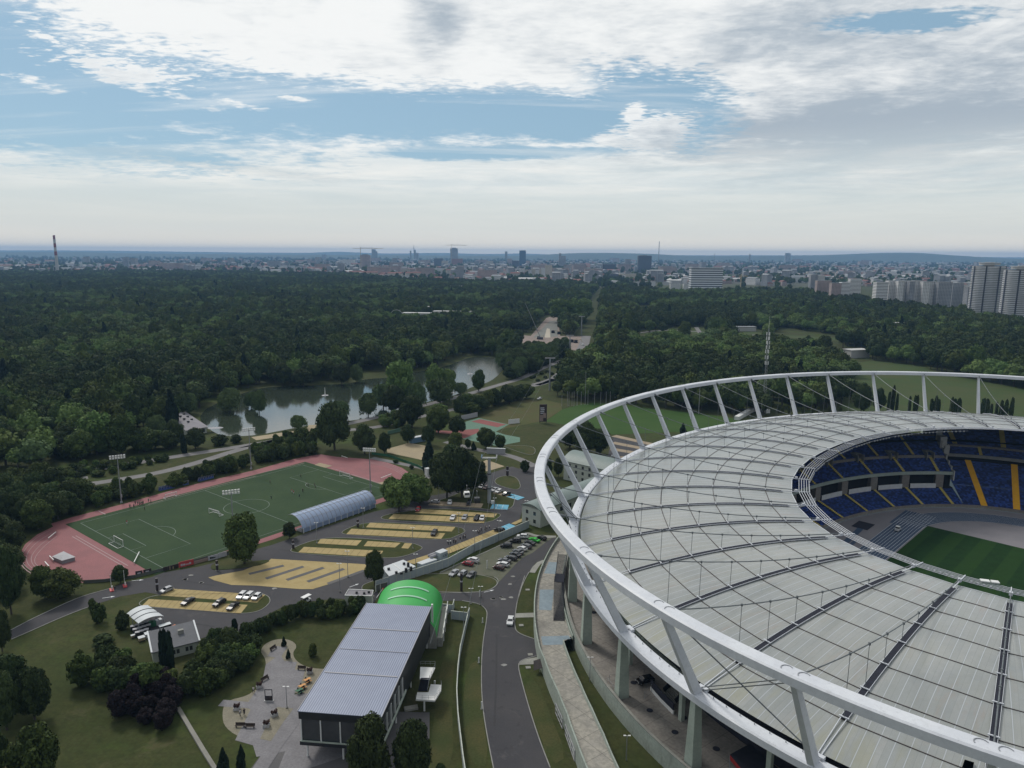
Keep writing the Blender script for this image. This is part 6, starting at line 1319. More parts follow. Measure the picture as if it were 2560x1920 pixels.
# ================= people =================
mat('skin',(.40,.26,.19),scale=5,rough=.7); mat('cloth_dark',(.02,.022,.03),scale=5,rough=.9); mat('cloth_white',(.55,.55,.56),scale=5,rough=.9); mat('cloth_red',(.35,.04,.04),scale=5,rough=.9); mat('cloth_green',(.04,.16,.10),scale=5,rough=.9); mat('hair',(.03,.02,.015),scale=5,rough=.9)
def make_person(top,bottom,stride):
    """one continuous body swept through hips, chest, neck and head with tapered limbs"""
    r=empty('person',(0,0,0),0,None,'person'); bm=bmesh.new(); sk=bm.verts.layers.skin.verify()
    def v(x,y,z,a,b=None):
        q=bm.verts.new((x,y,z)); q[sk].radius=(a,b or a); return q
    hip=v(0,0,.95,.15,.11); hip[sk].use_root=True; wst=v(0,0,1.12,.13,.10); ch=v(0,0,1.34,.16,.11); nk=v(0,.01,1.50,.06); hd=v(0,.03,1.60,.095,.10); tp=v(0,.02,1.72,.08)
    for a,b in ((hip,wst),(wst,ch),(ch,nk),(nk,hd),(hd,tp)): bm.edges.new((a,b))
    for s in (-1,1):
        f=stride*s
        kn=v(s*.10,f*.18+.03,.50,.07); an=v(s*.10,f*.32-.02,.09,.045); ft=v(s*.11,f*.32+.13,.04,.04,.03); lg=v(s*.09,0,.86,.095)
        for a,b in ((hip,lg),(lg,kn),(kn,an),(an,ft)): bm.edges.new((a,b))
        sh=v(s*.19,0,1.40,.065); el=v(s*.25,-f*.10,1.12,.045); wr=v(s*.26,-f*.22+.05,.88,.032); ha=v(s*.26,-f*.25+.07,.80,.035,.02)
        for a,b in ((ch,sh),(sh,el),(el,wr),(wr,ha)): bm.edges.new((a,b))
        for j in range(4): g=v(s*(.245+.01*j),-f*.27+.05+.017*j,.715+.008*abs(j-1.5),.009); bm.edges.new((ha,g))
        th=v(s*.235,-f*.22+.10,.765,.010); bm.edges.new((ha,th))
    me=bpy.data.meshes.new('body'); bm.to_mesh(me); bm.free(); me.materials.append(MATS['skin']); o=bpy.data.objects.new('body',me); C.objects.link(o); o.parent=r
    o.modifiers.new('skin','SKIN').use_smooth_shade=True; s_=o.modifiers.new('sub','SUBSURF'); s_.levels=1; s_.render_levels=1
    def shell(name,rings,mt):
        m=MB(); n=10; P=[];F=[]
        for (x,y,z,a,b) in rings: P+= [(x+a*math.cos(2*PI*i/n),y+b*math.sin(2*PI*i/n),z) for i in range(n)]
        for k in range(len(rings)-1): F+= [(k*n+i,k*n+(i+1)%n,(k+1)*n+(i+1)%n,(k+1)*n+i) for i in range(n)]
        F+= [tuple(range(n))[::-1],tuple(range((len(rings)-1)*n,len(rings)*n))]; m.add(P,F); m.build(name,mt,r,smooth=True)
    shell('shirt',[(0,0,.92,.185,.135),(0,0,1.12,.165,.125),(0,0,1.34,.21,.135),(0,0,1.47,.13,.10)],top)
    for s in (-1,1):
        f=stride*s; shell('sleeve',[(s*.24,-f*.05,1.18,.06,.06),(s*.19,0,1.42,.075,.075)],top); shell('trouser_leg',[(s*.10,f*.30,.14,.06,.06),(s*.10,f*.18+.03,.50,.085,.085),(s*.085,0,.94,.12,.125)],bottom)
    shell('hair',[(0,.0,1.62,.09,.105),(0,.0,1.70,.092,.108),(0,.005,1.77,.05,.06)],'hair'); return r
PP=[make_person('cloth_white','cloth_dark',.6),make_person('cloth_dark','cloth_dark',0.),make_person('cloth_red','cloth_white',.8),make_person('cloth_green','cloth_dark',.5)]
used=[False]*4
def person(p,i,rz,lab,grp=None):
    if not used[i]: o=PP[i]; used[i]=True; o.location=p; o.rotation_euler=(0,0,rz)
    else: o=copy_tree(PP[i],loc=p,rz=rz)
    o['label']=lab
    if grp: o['group']=grp
rr=random.Random(5)
WLK='people walking along the yellow strip'; 
for (x,y,i) in ((548,1235,1),(560,1265,1),(598,1250,1),(650,1235,1),(690,1215,0),(680,1245,1),(762,1170,0),(775,1180,1),(815,1160,1),(845,1150,0),(855,1140,1),(1062,1050,0),(1075,1068,0),(1095,1060,1),(1105,1045,0),(1125,1015,0),(1135,1025,1),(1185,1010,1),(1195,1005,1)):
    person(Z('n',x,y,.05),i,rr.uniform(-2,0),'person in '+('a white top and dark trousers' if i==0 else 'dark clothes')+' walking in the group beside the yellow strip',WLK)
person(Z('n',1220,995,.05),0,-1.,'person in white top at the left of the pair beside the blue bay'); person(Z('n',1268,985,.05),0,-1.2,'person in white top at the right of the pair beside the blue bay')
for (x,y) in ((1120,862),(1132,868),(1158,862),(1170,835),(1190,838),(1205,842),(1215,836),(1228,838),(1238,832),(1285,815),(1305,822),(1250,880)):
    person(Z('e',x,y,.1),1 if rr.random()<.7 else 3,rr.uniform(-3,3),'person in dark sportswear standing at the far touchline','players waiting at the far touchline')
for k,x,y,i,lab in (('e',1097,1003,2,'player in red shirt on the left half of the training pitch'),('f',310,800,2,'player in red shirt near the centre circle'),('f',325,812,2,'player in red shirt beside another red one'),('f',440,745,0,'player in white shirt right of the pitch centre'),('f',132,855,3,'player in green shirt left of the centre spot'),('f',405,795,1,'player in dark kit near the centre of the pitch'),('f',387,670,3,'player in green kit near the far touchline'),('f',122,720,1,'player in dark kit near the far left touchline'),('f',505,745,1,'player in dark kit on the right half of the pitch'),('f',515,765,1,'player in dark kit just below another on the right half'),('f',375,840,3,'player in green kit toward the near side'),('f',455,752,1,'player in dark kit beside the white shirted one')): person(Z(k,x,y,.1),i,rr.uniform(-3,3),lab)
for k,x,y,i,lab in (('q',650,1190,0,'person in pale clothes sitting on the left courtyard edge'),('q',420,1590,0,'person in pale clothes at the gravel circle'),('q',490,1570,1,'person in dark clothes at the gravel circle'),('w',425,780,0,'person in white top beside the gatehouse'),('w',385,790,1,'person in dark clothes beside the gatehouse'),('i',995,125,1,'person in dark clothes at the west road barrier'),('m',755,1605,1,'person in dark clothes beside the side road post')): person(Z(k,x,y,.05),i,rr.uniform(-3,3),lab)
# ================= trees =================
def leafb(S,c,b):
    p=S.n('ShaderNodeNewGeometry').outputs['Position']
    n=S.noise(p,.9,3,.7); c=S.mix(S.ss(n,.35,.7),c,(.055,.075,.022),'MIX')
    n2_=S.noise(p,.012,3,.6); c=S.mix(S.m('MULTIPLY',S.ss(n2_,.45,.7),.6),c,(.062,.085,.022))
    b.inputs['Subsurface Weight'].default_value=0
    return c
def leafmat(name,c1,c2,ob=.35,bright=(.055,.075,.022)):
    def f(S,c,b):
        p=S.n('ShaderNodeNewGeometry').outputs['Position']; q=S.n('ShaderNodeTexCoord').outputs['Object']
        c=S.mix(S.m('MULTIPLY',S.ss(S.noise(q,.5,3,.7),.4,.68),.5),c,bright)
        return c
    return mat(name,c1,c2,scale=1.1,rough=.85,obj=ob,build=f,spec=.15)
LM=dict(dark=leafmat('leaves_dark',(.027,.043,.017),(.038,.058,.019),.35,(.064,.088,.027)),
 mid=leafmat('leaves_green',(.043,.066,.019),(.057,.084,.021),.42,(.098,.130,.033)),
 light=leafmat('leaves_light',(.095,.15,.042),(.078,.125,.036),.25,(.15,.21,.06)),
 willow=leafmat('leaves_willow',(.075,.115,.045),(.088,.13,.05),.2,(.12,.165,.06)),
 conifer=leafmat('needles',(.012,.024,.016),(.016,.030,.018),.25,(.02,.036,.02)),
 purple=leafmat('leaves_purple',(.013,.010,.012),(.018,.013,.014),.25,(.026,.018,.020)),
 yellow=leafmat('leaves_yellow',(.060,.072,.018),(.045,.062,.018),.25,(.10,.11,.03)))
mat('bark',(.06,.05,.042),(.04,.035,.03),scale=3,rough=.95)
def crown_arrays(seed,kind,nleaf,ls,nl=18,dome=False):
    """leaf quads over clustered lumps in a unit crown: radius .5 in x,y, z 0..1"""
    g=np.random.default_rng(seed); C_=[];R_=[]
    for i in range(nl):
        if kind=='conifer': z=g.random()**.8; r=(1-z)*.34; a=g.random()*2*PI; C_.append((r*math.cos(a),r*math.sin(a),.06+z*.88)); R_.append(.06+.13*(1-z))
        elif kind=='column': z=g.random(); a=g.random()*2*PI; r=.22*math.sin(PI*min(1,.15+z*.85))**.5; C_.append((r*math.cos(a),r*math.sin(a),.04+z*.9)); R_.append(.20)
        elif dome:
            u=g.normal(size=3); u/=np.linalg.norm(u); u[2]=abs(u[2])-.15; rr_=.24+.12*g.random()
            C_.append((u[0]*rr_,u[1]*rr_,.48+u[2]*.36)); R_.append(.14+.10*g.random())
        else:
            u=g.normal(size=3); u/=np.linalg.norm(u); rr_=.22+.15*g.random()
            C_.append((u[0]*rr_,u[1]*rr_,.54+u[2]*.34)); R_.append(.075+.10*g.random())
    if kind not in('conifer','column'): C_.append((0,0,.5)); R_.append(.30)
    C_=np.array(C_);R_=np.array(R_); w=R_**2; w/=w.sum()
    idx=g.choice(len(R_),nleaf,p=w); d=g.normal(size=(nleaf,3)); d[:,2]+=.35; d/=np.linalg.norm(d,axis=1)[:,None]
    zs=1.0 if kind in('conifer','column') else .9
    P=C_[idx]+d*(R_[idx]*(.80+.52*g.random(nleaf)**1.8))[:,None]*np.array([1,1,zs])
    if kind=='willow': P[:,2]-=np.maximum(0,np.hypot(P[:,0],P[:,1])-.28)*g.random(nleaf)*1.3; P[:,2]=np.maximum(P[:,2],.04)
    n=d+g.normal(size=(nleaf,3))*.45; n/=np.linalg.norm(n,axis=1)[:,None]
    t=np.cross(n,g.normal(size=(nleaf,3))); t/=np.linalg.norm(t,axis=1)[:,None]; b=np.cross(n,t); s=(ls*(.6+.8*g.random(nleaf)))[:,None]
    if kind=='willow': b=b*.6+np.array([0,0,-.9])
    V=np.stack([P-t*s-b*s*.7,P+t*s-b*s*.6,P+t*s*.8+b*s*.8,P-t*s*.9+b*s*.7],1).reshape(-1,3)
    F=np.arange(nleaf*4).reshape(-1,4)
    return V,F,C_,R_
_ico=None
def ico():
    global _ico
    if _ico is None:
        bm=bmesh.new(); bmesh.ops.create_icosphere(bm,subdivisions=2,radius=1); _ico=(np.array([v.co[:] for v in bm.verts]),[tuple(v.index for v in f.verts) for f in bm.faces]); bm.free()
    return _ico
def crown_mesh(name,seed,kind,nleaf,ls,material,H,D,nl=18,z0=.18,trunk=False,core=.78,dome=False):
    V,F,C_,R_=crown_arrays(seed,kind,nleaf,ls/D,nl,dome)
    iv,if_=ico(); vs=[V]; fs=[tuple(f) for f in F.tolist()]; n=len(V); g=np.random.default_rng(seed+9)
    for c,r in zip(C_,R_):
        q=iv*(1+.18*g.normal(size=(len(iv),1)).clip(-1,1))*r*core*np.array([1,1,.9])+c; vs.append(q); fs+= [tuple(i+n for i in f) for f in if_]; n+=len(q)
    V=np.concatenate(vs)*np.array([D,D,H*(1-z0)])+np.array([0,0,H*z0])
    mats=[material]; mi=[0]*len(fs)
    if trunk:
        m=MB(); m.tube((0,0,0),(0,0,H*.55),H*.020+.12,.08,6); V=np.concatenate([V,np.array(m.v)]); fs+= [tuple(i+n for i in f) for f in m.f]; mi+= [1]*len(m.f); mats.append(MATS['bark'])
    me=bpy.data.meshes.new(name); me.from_pydata(V.tolist(),[],fs)
    for x in mats: me.materials.append(x)
    me.polygons.foreach_set('material_index',mi); me.update(); return me
def trunk_mesh(seed,H,D,kind):
    r=random.Random(seed); m=MB(); R0=.022*H+.08
    pts=[Vector((0,0,0)),Vector((r.uniform(-.2,.2),r.uniform(-.2,.2),H*.22)),Vector((r.uniform(-.3,.3),r.uniform(-.3,.3),H*.5)),Vector((0,0,H*.8))]
    for i in range(3): m.tube(pts[i],pts[i+1],R0*(1-.28*i),R0*(1-.28*(i+1)),8)
    if kind not in('conifer','column'):
        for i in range(6):
            a=r.random()*2*PI; z=H*(.22+.08*i); b=Vector((math.cos(a)*D*.3,math.sin(a)*D*.3,z+H*.2)); m.tube(Vector((0,0,z)),b,R0*.45,R0*.15,5)
    me=bpy.data.meshes.new('trunk'); me.from_pydata([tuple(v) for v in m.v],[],m.f); me.materials.append(MATS['bark']); return me
# near prototypes (crown + trunk as parts), built on demand
KIND={'broad':('broadleaf_tree','broad',15,12,13500,.27,'mid',.02),'dark':('broadleaf_tree','broad',17,14,15500,.29,'dark',.0),'light':('broadleaf_tree','broad',13,11,8500,.28,'light',.02),'yellow':('broadleaf_tree','broad',10,10,9000,.24,'yellow',-.02),
 'willow':('willow_tree','willow',11,12,9500,.28,'willow',.0),'conifer':('conifer_tree','conifer',13,7,3600,.34,'conifer',.04),'column':('columnar_tree','column',8,3,2200,.20,'conifer',.0),'poplar':('poplar_tree','column',14,3.6,2200,.34,'dark',.08),
 'purple':('purple_leaf_tree','broad',8,7,8000,.19,'purple',-.05),'bush':('bush','broad',3.5,4,2200,.22,'mid',-.12),'darkbush':('bush','broad',2.5,4,1800,.2,'dark',-.15),'hedge':('hedge_shrub','broad',6,5,6500,.18,'dark',-.05),'hedgemid':('hedge_shrub','broad',6,5,6500,.18,'mid',-.05)}
PROTO={}
CNT={}
def tree(k,loc,h=None,d=None,label='',group=None,cat=None):
    nm,sh,H,D,nf,ls,lm,z0=KIND[k]; CNT[k]=CNT.get(k,0)+1; v=(CNT[k]*7)%2; key=(k,v)
    if key not in PROTO:
        PROTO[key]=(crown_mesh('crown',hash(k)%97+31*v if 0 else sum(map(ord,k))+31*v,sh,nf,ls,LM[lm],H,D,nl=34 if sh in('conifer','column') else 44,z0=z0,core=.62 if k in('light','willow') else .76),trunk_mesh(v,H,D,sh))
    cm,tm=PROTO[key]; h=h or H; d=d or D
    r=empty(nm,loc,rng.random()*2*PI,label,cat or {'bush':'bush','hedge_shrub':'shrub'}.get(nm,'tree'),group); r.scale=(d/D,d/D,h/H)
    for n_,me in (('crown',cm),('trunk',tm)): o=bpy.data.objects.new(n_,me); C.objects.link(o); o.parent=r
    return r
def TR(zm,xb,yb,yt,wd,k,label,group=None):
    """base pixel, top row and crown width in the zoomed crop -> real place, height and spread"""
    o=ZM[zm]; p=Z(zm,xb,yb,0); ytop=o[1]+yt*o[2]; lo,hi=1.,45.
    for _ in range(30):
        mid=(lo+hi)/2
        if pxof((p.x,p.y,mid))[1]>ytop: lo=mid
        else: hi=mid
    dep=p.y*math.cos(CP)+(CH-6)*math.sin(CP); D=wd*o[2]*dep/CF
    return tree(k,p,lo,D,label,group)
for a in (('e',2115,1345,925,330,'broad','large round tree at the near corner of the training pitch'),('f',290,1200,1060,120,'dark','small dark tree left of the arched blue canopy'),('f',1235,965,700,260,'light','bright green tree nearest the end of the blue canopy'),('f',1420,900,670,230,'light','bright green tree at the right of the clump by the far bend'),('f',1320,860,630,210,'light','bright green tree at the back of the clump by the far bend'),('f',1165,880,670,180,'light','bright green tree at the left of the clump by the far bend'),
 ('f',1497,615,345,150,'conifer','dark pointed tree beside the sand court'),('f',1570,720,470,180,'dark','dark tree left side of the big clump by the pylon'),('f',1650,850,440,300,'dark','dark tall tree front left of the big clump by the pylon'),('f',1780,840,420,320,'dark','dark tall tree in the middle of the big clump by the pylon'),('f',1890,790,500,240,'dark','dark tree at the right side of the big clump by the pylon'),('f',1700,700,400,260,'dark','dark tree at the back of the big clump by the pylon'),
 ('f',680,430,20,310,'dark','huge dark tree between the pond and the far bend'),('f',940,465,215,220,'dark','dark round tree right of the huge one by the far bend'),('f',1110,460,280,130,'dark','smaller dark tree third from the huge one'),('f',370,252,130,150,'willow','rounded willow alone on the near pond shore'),('f',1310,375,215,130,'dark','dark tree left of the light blue kiosk'),('f',1485,390,215,120,'dark','dark tree right of the light blue kiosk'),('f',1350,240,-30,240,'dark','broad dark tree beyond the sand court'),('f',1575,285,45,220,'broad','broad green tree left of the green court'),('f',1745,300,140,160,'dark','dark tree at the corner of the green court'),('f',1720,430,278,150,'broad','round tree on the path below the courts'),('f',1990,418,235,180,'broad','round tree in front of the red court'),('f',2105,425,300,110,'broad','smaller tree at the right of the court path'),('f',1878,430,360,55,'conifer','small dark conifer on the court path'),('f',1830,420,335,60,'broad','thin young tree on the court path'),
 ('b',1240,1560,1178,270,'light','tall light tree on the pond island'),('b',1390,1600,1370,170,'willow','willow at the right of the first pond island'),('b',1100,1590,1380,200,'willow','willow at the left of the first pond island'),('b',1200,1640,1400,220,'dark','dark tree at the foot of the first pond island'),('b',1545,1500,1210,180,'light','light tree on the second pond clump'),('b',1660,1490,1250,150,'light','light tree right of the second pond clump'),('b',1590,1560,1340,240,'willow','large round willow at the second pond clump'),('b',1765,1470,1370,130,'willow','low willow at the right of the second pond clump'),('b',970,1655,1465,180,'willow','loose willow on the near shore below the island'),('b',720,1700,1530,190,'willow','round willow on the near shore left of the loose one'),('b',1925,1445,1260,120,'broad','narrow green tree at the near shore further right'),
 ('b',870,1370,1215,120,'willow','round willow on the far shore'),('b',740,1390,1200,170,'dark','dark tree on the far shore left of the round willow'),('b',230,1400,1210,180,'dark','dark tree on the far shore near the left end'),('b',410,1400,1250,200,'dark','dark tree on the far shore by the pale bank'),('b',30,1640,1430,130,'willow','light willow at the left end of the pond'),('a',1990,1620,1420,210,'willow','light willow standing at the left pond bank'),('a',2170,1590,1450,120,'willow','second willow at the left pond bank'),('a',1640,1640,1465,150,'willow','light green tree near the left pond bank'),
 ('e',840,400,40,330,'light','large light green tree left of the pond restaurant'),('e',700,450,180,260,'broad','green tree below the large light one'),('e',1050,400,70,250,'broad','green tree second left of the restaurant'),('e',1250,380,170,260,'broad','green tree in front of the restaurant roof'),('e',1350,230,60,180,'willow','light tree touching the restaurant roof'),('e',1520,330,110,170,'dark','dark tree before the restaurant wall'),('e',1690,350,170,180,'dark','dark tree at the right wall of the restaurant'),('e',1590,390,245,60,'column','light columnar tree before the restaurant'),('e',1900,320,230,150,'darkbush','dark bush right of the restaurant'),('e',2040,300,230,110,'darkbush','dark bush at the shore by the mast'),
 ('e',1038,1512,1368,145,'dark','lone small tree at the near edge of the running track'),('f',1025,1610,1300,180,'dark','tree beside the white canteen'),
 ('i',530,190,-60,330,'yellow','yellowish tree beside the west road'),('i',390,190,-80,230,'broad','green tree left of the yellowish one by the west road'),('i',100,330,-230,260,'dark','dark tall tree at the left frame edge above the road'),('i',20,650,280,170,'dark','dark tree at the left frame edge below the road'),
 ('i',120,1130,690,330,'dark','dark tree in the left clump, upper one'),('i',300,1240,800,300,'dark','dark tree in the left clump, right one'),('i',60,1330,860,300,'dark','dark tree in the left clump, lower one'),('i',330,1850,1300,420,'broad','round green tree at the bottom left of the lawn'),('i',-30,1800,1250,260,'dark','dark tree at the bottom left corner'),
 ('i',1440,800,500,70,'column','left column of the tall clipped conifers by the house'),('i',1480,805,505,70,'column','right column of the tall clipped conifers by the house'),('i',1410,800,510,60,'column','outer left column of the tall clipped conifers'),('i',1065,460,300,130,'darkbush','dark bush left of the curved canopy'),('i',860,400,240,130,'bush','climber covered fence bush on the lawn'),('i',800,300,200,70,'bush','thin bush on the green fence'),('i',900,600,510,200,'darkbush','flat dark bush on the lawn below the fence'),('i',690,720,640,80,'bush','small bush at the lawn fence end'),('i',2030,480,380,60,'column','leaning thuja at the hedge start'),('i',1935,1690,1480,110,'conifer','small conifer at the lower lawn, left one'),('i',2090,1640,1460,90,'conifer','small conifer at the lower lawn, right one'),
 ('j',985,1860,1235,430,'dark','big tree in front of the hall, left one'),('j',1345,1820,1240,370,'dark','big tree in front of the hall, right one'),('j',490,695,590,85,'bush','small yellowish bush on the courtyard lawn'),('j',1600,1900,1640,160,'dark','dark tree top at the bottom edge right of the hall'),
 ('q',1175,375,215,95,'conifer','small cone shaped conifer in the upper white planter'),('q',1255,605,430,95,'conifer','small cone shaped conifer in the lower white planter'),('g',1475,650,543,70,'conifer','single dark fir on the bright green field'),('g',112,965,868,90,'darkbush','round dark bush beside the ring at the path'),('g',620,810,530,230,'dark','dark tree behind the cream office building, left one'),('g',760,820,600,220,'dark','dark tree behind the cream office building, right one'),('g',500,760,560,200,'dark','dark tree behind the cream office roof'),('g',400,1010,850,90,'dark','slim dark tree beside the office corner'),('g',300,1000,830,110,'dark','dark tree left of the office building'),('o',500,1090,1040,90,'darkbush','small dark bush on the far path edge'),('o',715,1175,1120,70,'darkbush','round bush by the far path'),
 ('c',400,850,640,210,'light','large light green tree left of the avenue behind the building site'),('c',540,850,645,180,'light','large light green tree in the middle behind the building site'),('c',620,830,640,170,'light','large light green tree right of the avenue behind the building site'),('c',850,930,770,170,'broad','round tree by the brown clearing'),('c',980,910,765,120,'broad','second round tree by the brown clearing'),('c',1190,930,830,110,'light','bright green bushy tree by the brown clearing'),('c',1300,935,855,90,'dark','dark round tree by the brown clearing'),('c',1485,1010,840,130,'broad','round green tree left of the park clearing'),('c',1770,1010,810,190,'willow','large grey green willow between the clearings'),('c',1840,1030,885,170,'broad','broad tree below the willow between the clearings'),('d',60,930,815,90,'broad','round tree at the white stalls'),
 ('h',800,460,200,170,'dark','dark tree left of the poplars on the meadow edge'),('h',950,440,250,120,'dark','dark tree next to the first poplar')): TR(*a)
for i,(x,yb,yt,wd) in enumerate(((1040,430,290,34),(1072,430,252,38),(1108,430,305,26),(1218,440,330,28),(1262,440,320,30),(1282,440,322,28),(1408,440,345,34),(1445,445,330,38),(1470,445,350,30),(1580,480,345,40),(1605,480,350,40),(1640,480,350,44),(1850,500,350,50),(1880,500,360,50),(1920,500,390,30),(1965,505,385,30),(2005,505,365,36),(2045,510,365,38),(2092,510,345,40))):
    TR('h',x,yb+10,yt,wd,'poplar','narrow dark poplar in the row on the meadow edge','poplars on the meadow edge')
# open filler beds
def fill(poly,sp,kinds,h,d,label,group,seed=1,maxn=90):
    g=random.Random(seed); xs=[p.x for p in poly]; ys=[p.y for p in poly]; x=min(xs); out=[]
    nx=int((max(xs)-min(xs))/sp)+1; ny=int((max(ys)-min(ys))/sp)+1
    for i in range(nx):
        for j in range(ny):
            px=min(xs)+(i+.5+g.uniform(-.4,.4))*sp; py=min(ys)+(j+.5+g.uniform(-.4,.4))*sp
            if inpoly(poly,px,py): out.append((px,py))
    g.shuffle(out); out=out[:maxn]
    for px,py in out:
        k=g.choice(kinds); s=g.uniform(.75,1.25); cx_=sum(xs)/len(xs); cy_=sum(ys)/len(ys)
        wh=(' left' if px<cx_ else ' right')+(' rear' if py>cy_ else ' front')+' part'
        tree(k,Vector((px,py,0)),h*s,d*g.uniform(.85,1.2),(label+','+wh),group)
    return len(out)
fill(ZP('i',[(680,850),(760,800),(1000,840),(1250,880),(1400,930),(1350,1010),(1000,1020),(800,990),(660,940)]),4.2,['hedgemid','hedge','hedgemid'],6.5,6.5,'dense green shrub tree in the clump below the caretaker house','green trees below the caretaker house',2)
fill(ZP('i',[(930,1030),(1200,960),(1450,960),(1560,1120),(1500,1250),(1400,1360),(1200,1360),(1020,1300)]),4.0,['purple'],5.2,4.6,'dark purple leaved tree in the clump on the lawn','purple leaved trees on the lawn',3)
fill(ZP('i',[(1420,960),(1600,880),(1760,780),(1860,640),(2010,600),(2212,540),(2212,760),(2000,920),(1800,1020),(1600,1090),(1480,1050)]),4.0,['hedge','hedge','hedgemid'],6,5.5,'dense dark hedge tree between the road and the courtyard lawn','dark hedge trees above the courtyard lawn',4)
fill(ZP('j',[(0,490),(250,370),(400,322),(700,290),(925,290),(880,345),(600,375),(400,385),(200,450),(0,540)]),2.6,['hedge','hedge','hedgemid'],4.6,3.4,'dense dark hedge shrub behind the hall along the road','dark hedge behind the hall',5)
fill(ZP('e',[(560,940),(870,760),(1380,690),(1750,575),(2212,470),(2212,505),(1760,625),(1400,712),(1130,790),(900,850),(640,925)])+[],4.4,['hedge','hedgemid'],6.5,5.8,'tall dark hedge shrub along the far touchline','tall hedge along the far touchline',6)
fill(ZP('f',[(-20,470),(250,430),(520,400),(520,470),(330,500),(0,565)]),4.4,['hedge','hedgemid'],6.5,5.8,'tall dark hedge shrub along the far touchline','tall hedge along the far touchline',7)
fill(ZP('e',[(-500,760),(0,730),(250,690),(600,720),(830,790),(600,930),(430,1010),(200,1150),(120,1270),(170,1420),(60,1640),(-500,1659)]),7.8,['dark','dark','broad'],11.,10.,'dark tree in the wood left of the running track','dark wood left of the running track',8,120)
fill(ZP('i',[(-400,-100),(60,-160),(120,60),(150,200),(-50,330),(-400,330)]),6.5,['dark'],10,8,'dark tree in the wood left of the running track','dark wood left of the running track',9)
fill(ZP('e',[(-200,440),(480,440),(900,400),(1450,380),(1560,330),(1250,330),(900,330),(500,300),(300,330),(-200,300)]),8,['broad','dark','light'],11,10,'park tree between the far path and the forest','park trees beyond the far path',10)
fill(ZP('e',[(350,590),(760,500),(1100,470),(1500,440),(1500,460),(1000,560),(900,600),(600,620)]),4.5,['bush','hedgemid','darkbush'],3.2,4.2,'rounded shrub on the strip between the park paths','shrubs between the park paths',11)
fill(ZP('f',[(0,460),(200,340),(420,300),(520,300),(480,380),(250,420)]),5,['hedgemid','bush'],4.5,4.5,'green shrub between the park paths and the hedge','shrubs behind the hedge',12)
fill(ZP('o',[(320,510),(560,460),(620,590),(420,640),(300,590)]),5,['hedgemid','light'],6,6,'light green shrub tree beside the promenade','light shrubs beside the promenade',13)
fill(ZP('o',[(850,520),(1250,420),(1500,350),(1900,240),(2212,150),(2400,150),(2212,270),(1990,330),(1640,430),(1250,480),(1000,520)]),8.5,['broad','dark','dark','light'],11,12,'dense green tree between the promenade and the courts','trees between the promenade and the courts',14)
fill(ZP('c',[(0,1180),(80,1150),(200,1120),(470,1090),(480,1150),(300,1240),(100,1320),(-60,1360),(-80,1250)]),9,['dark','broad','willow'],13,12,'tree on the near shore at the far end of the pond','trees at the far end of the pond',15)
fill(ZP('r',[(60,1040),(450,1010),(700,985),(1000,960),(1190,960),(1180,1040),(900,1080),(600,1090),(200,1190),(0,1210)]),10,['dark','dark','willow'],12,12,'large dark tree in front of the building site','large trees before the building site',16)
for i,(x,y) in enumerate(((165,1335),(190,1330),(222,1360),(258,1300),(288,1332),(345,1302),(305,1283),(385,1245))): TR('c',x,y,y-22,44,'darkbush','low dark rounded bush on the promenade median','rounded bushes on the promenade median')
for i,(x,y) in enumerate(((90,440),(125,445),(180,450),(300,455),(385,450),(430,455),(525,455),(620,458))): TR('h',x,y+15,y-55,34,'yellow','small yellowish young tree in the row behind the ring','young trees behind the ring')
# ---------------- the forest ----------------
def PX(pts): return [G(x,y,0.) if len(q)==2 else G(x,y,q[2]) for q in pts for x,y in (q[:2],)]
def topz(x,y): return (x,y,17.)
F1=PX([(-900,1260),(-400,1225),(0,1190),(130,1180),(250,1150),(330,1105),(400,1075),(470,1075),(485,1040),(505,1020),(600,981),(660,964),(800,958),(905,944),(1030,929),(1114,915),(1175,888),(1240,890),(1300,897),(1310,860),(1230,848),(1228,832),(1330,832),(1368,788),(1412,787),(1400,840),(1450,850),(1465,800),(1475,760),(1490,735),topz(1500,712),topz(1440,702),topz(1280,703),topz(1016,695),topz(900,684),topz(640,679),topz(400,676),topz(0,678),topz(-500,676),topz(-900,676)])
F2=PX([(1490,885),(1470,905),(1410,945),(1392,975),(1380,992),(1440,1003),(1482,1003),(1560,1006),(1650,1020),(1720,1030),(1810,1035),(1920,1036),(2050,1030),(2120,1020),(2150,1010),(2135,960),(2130,920),(2140,908),(2200,903),(2300,915),(2360,935),(2560,975),(2760,1010),(3100,1060),topz(3300,860),topz(2900,830),topz(2560,793),topz(2441,777),topz(2310,760),topz(2180,745),topz(2036,722),topz(1830,722),topz(1690,725),topz(1560,712),(1512,735),(1498,770),(1500,800),(1500,840)])
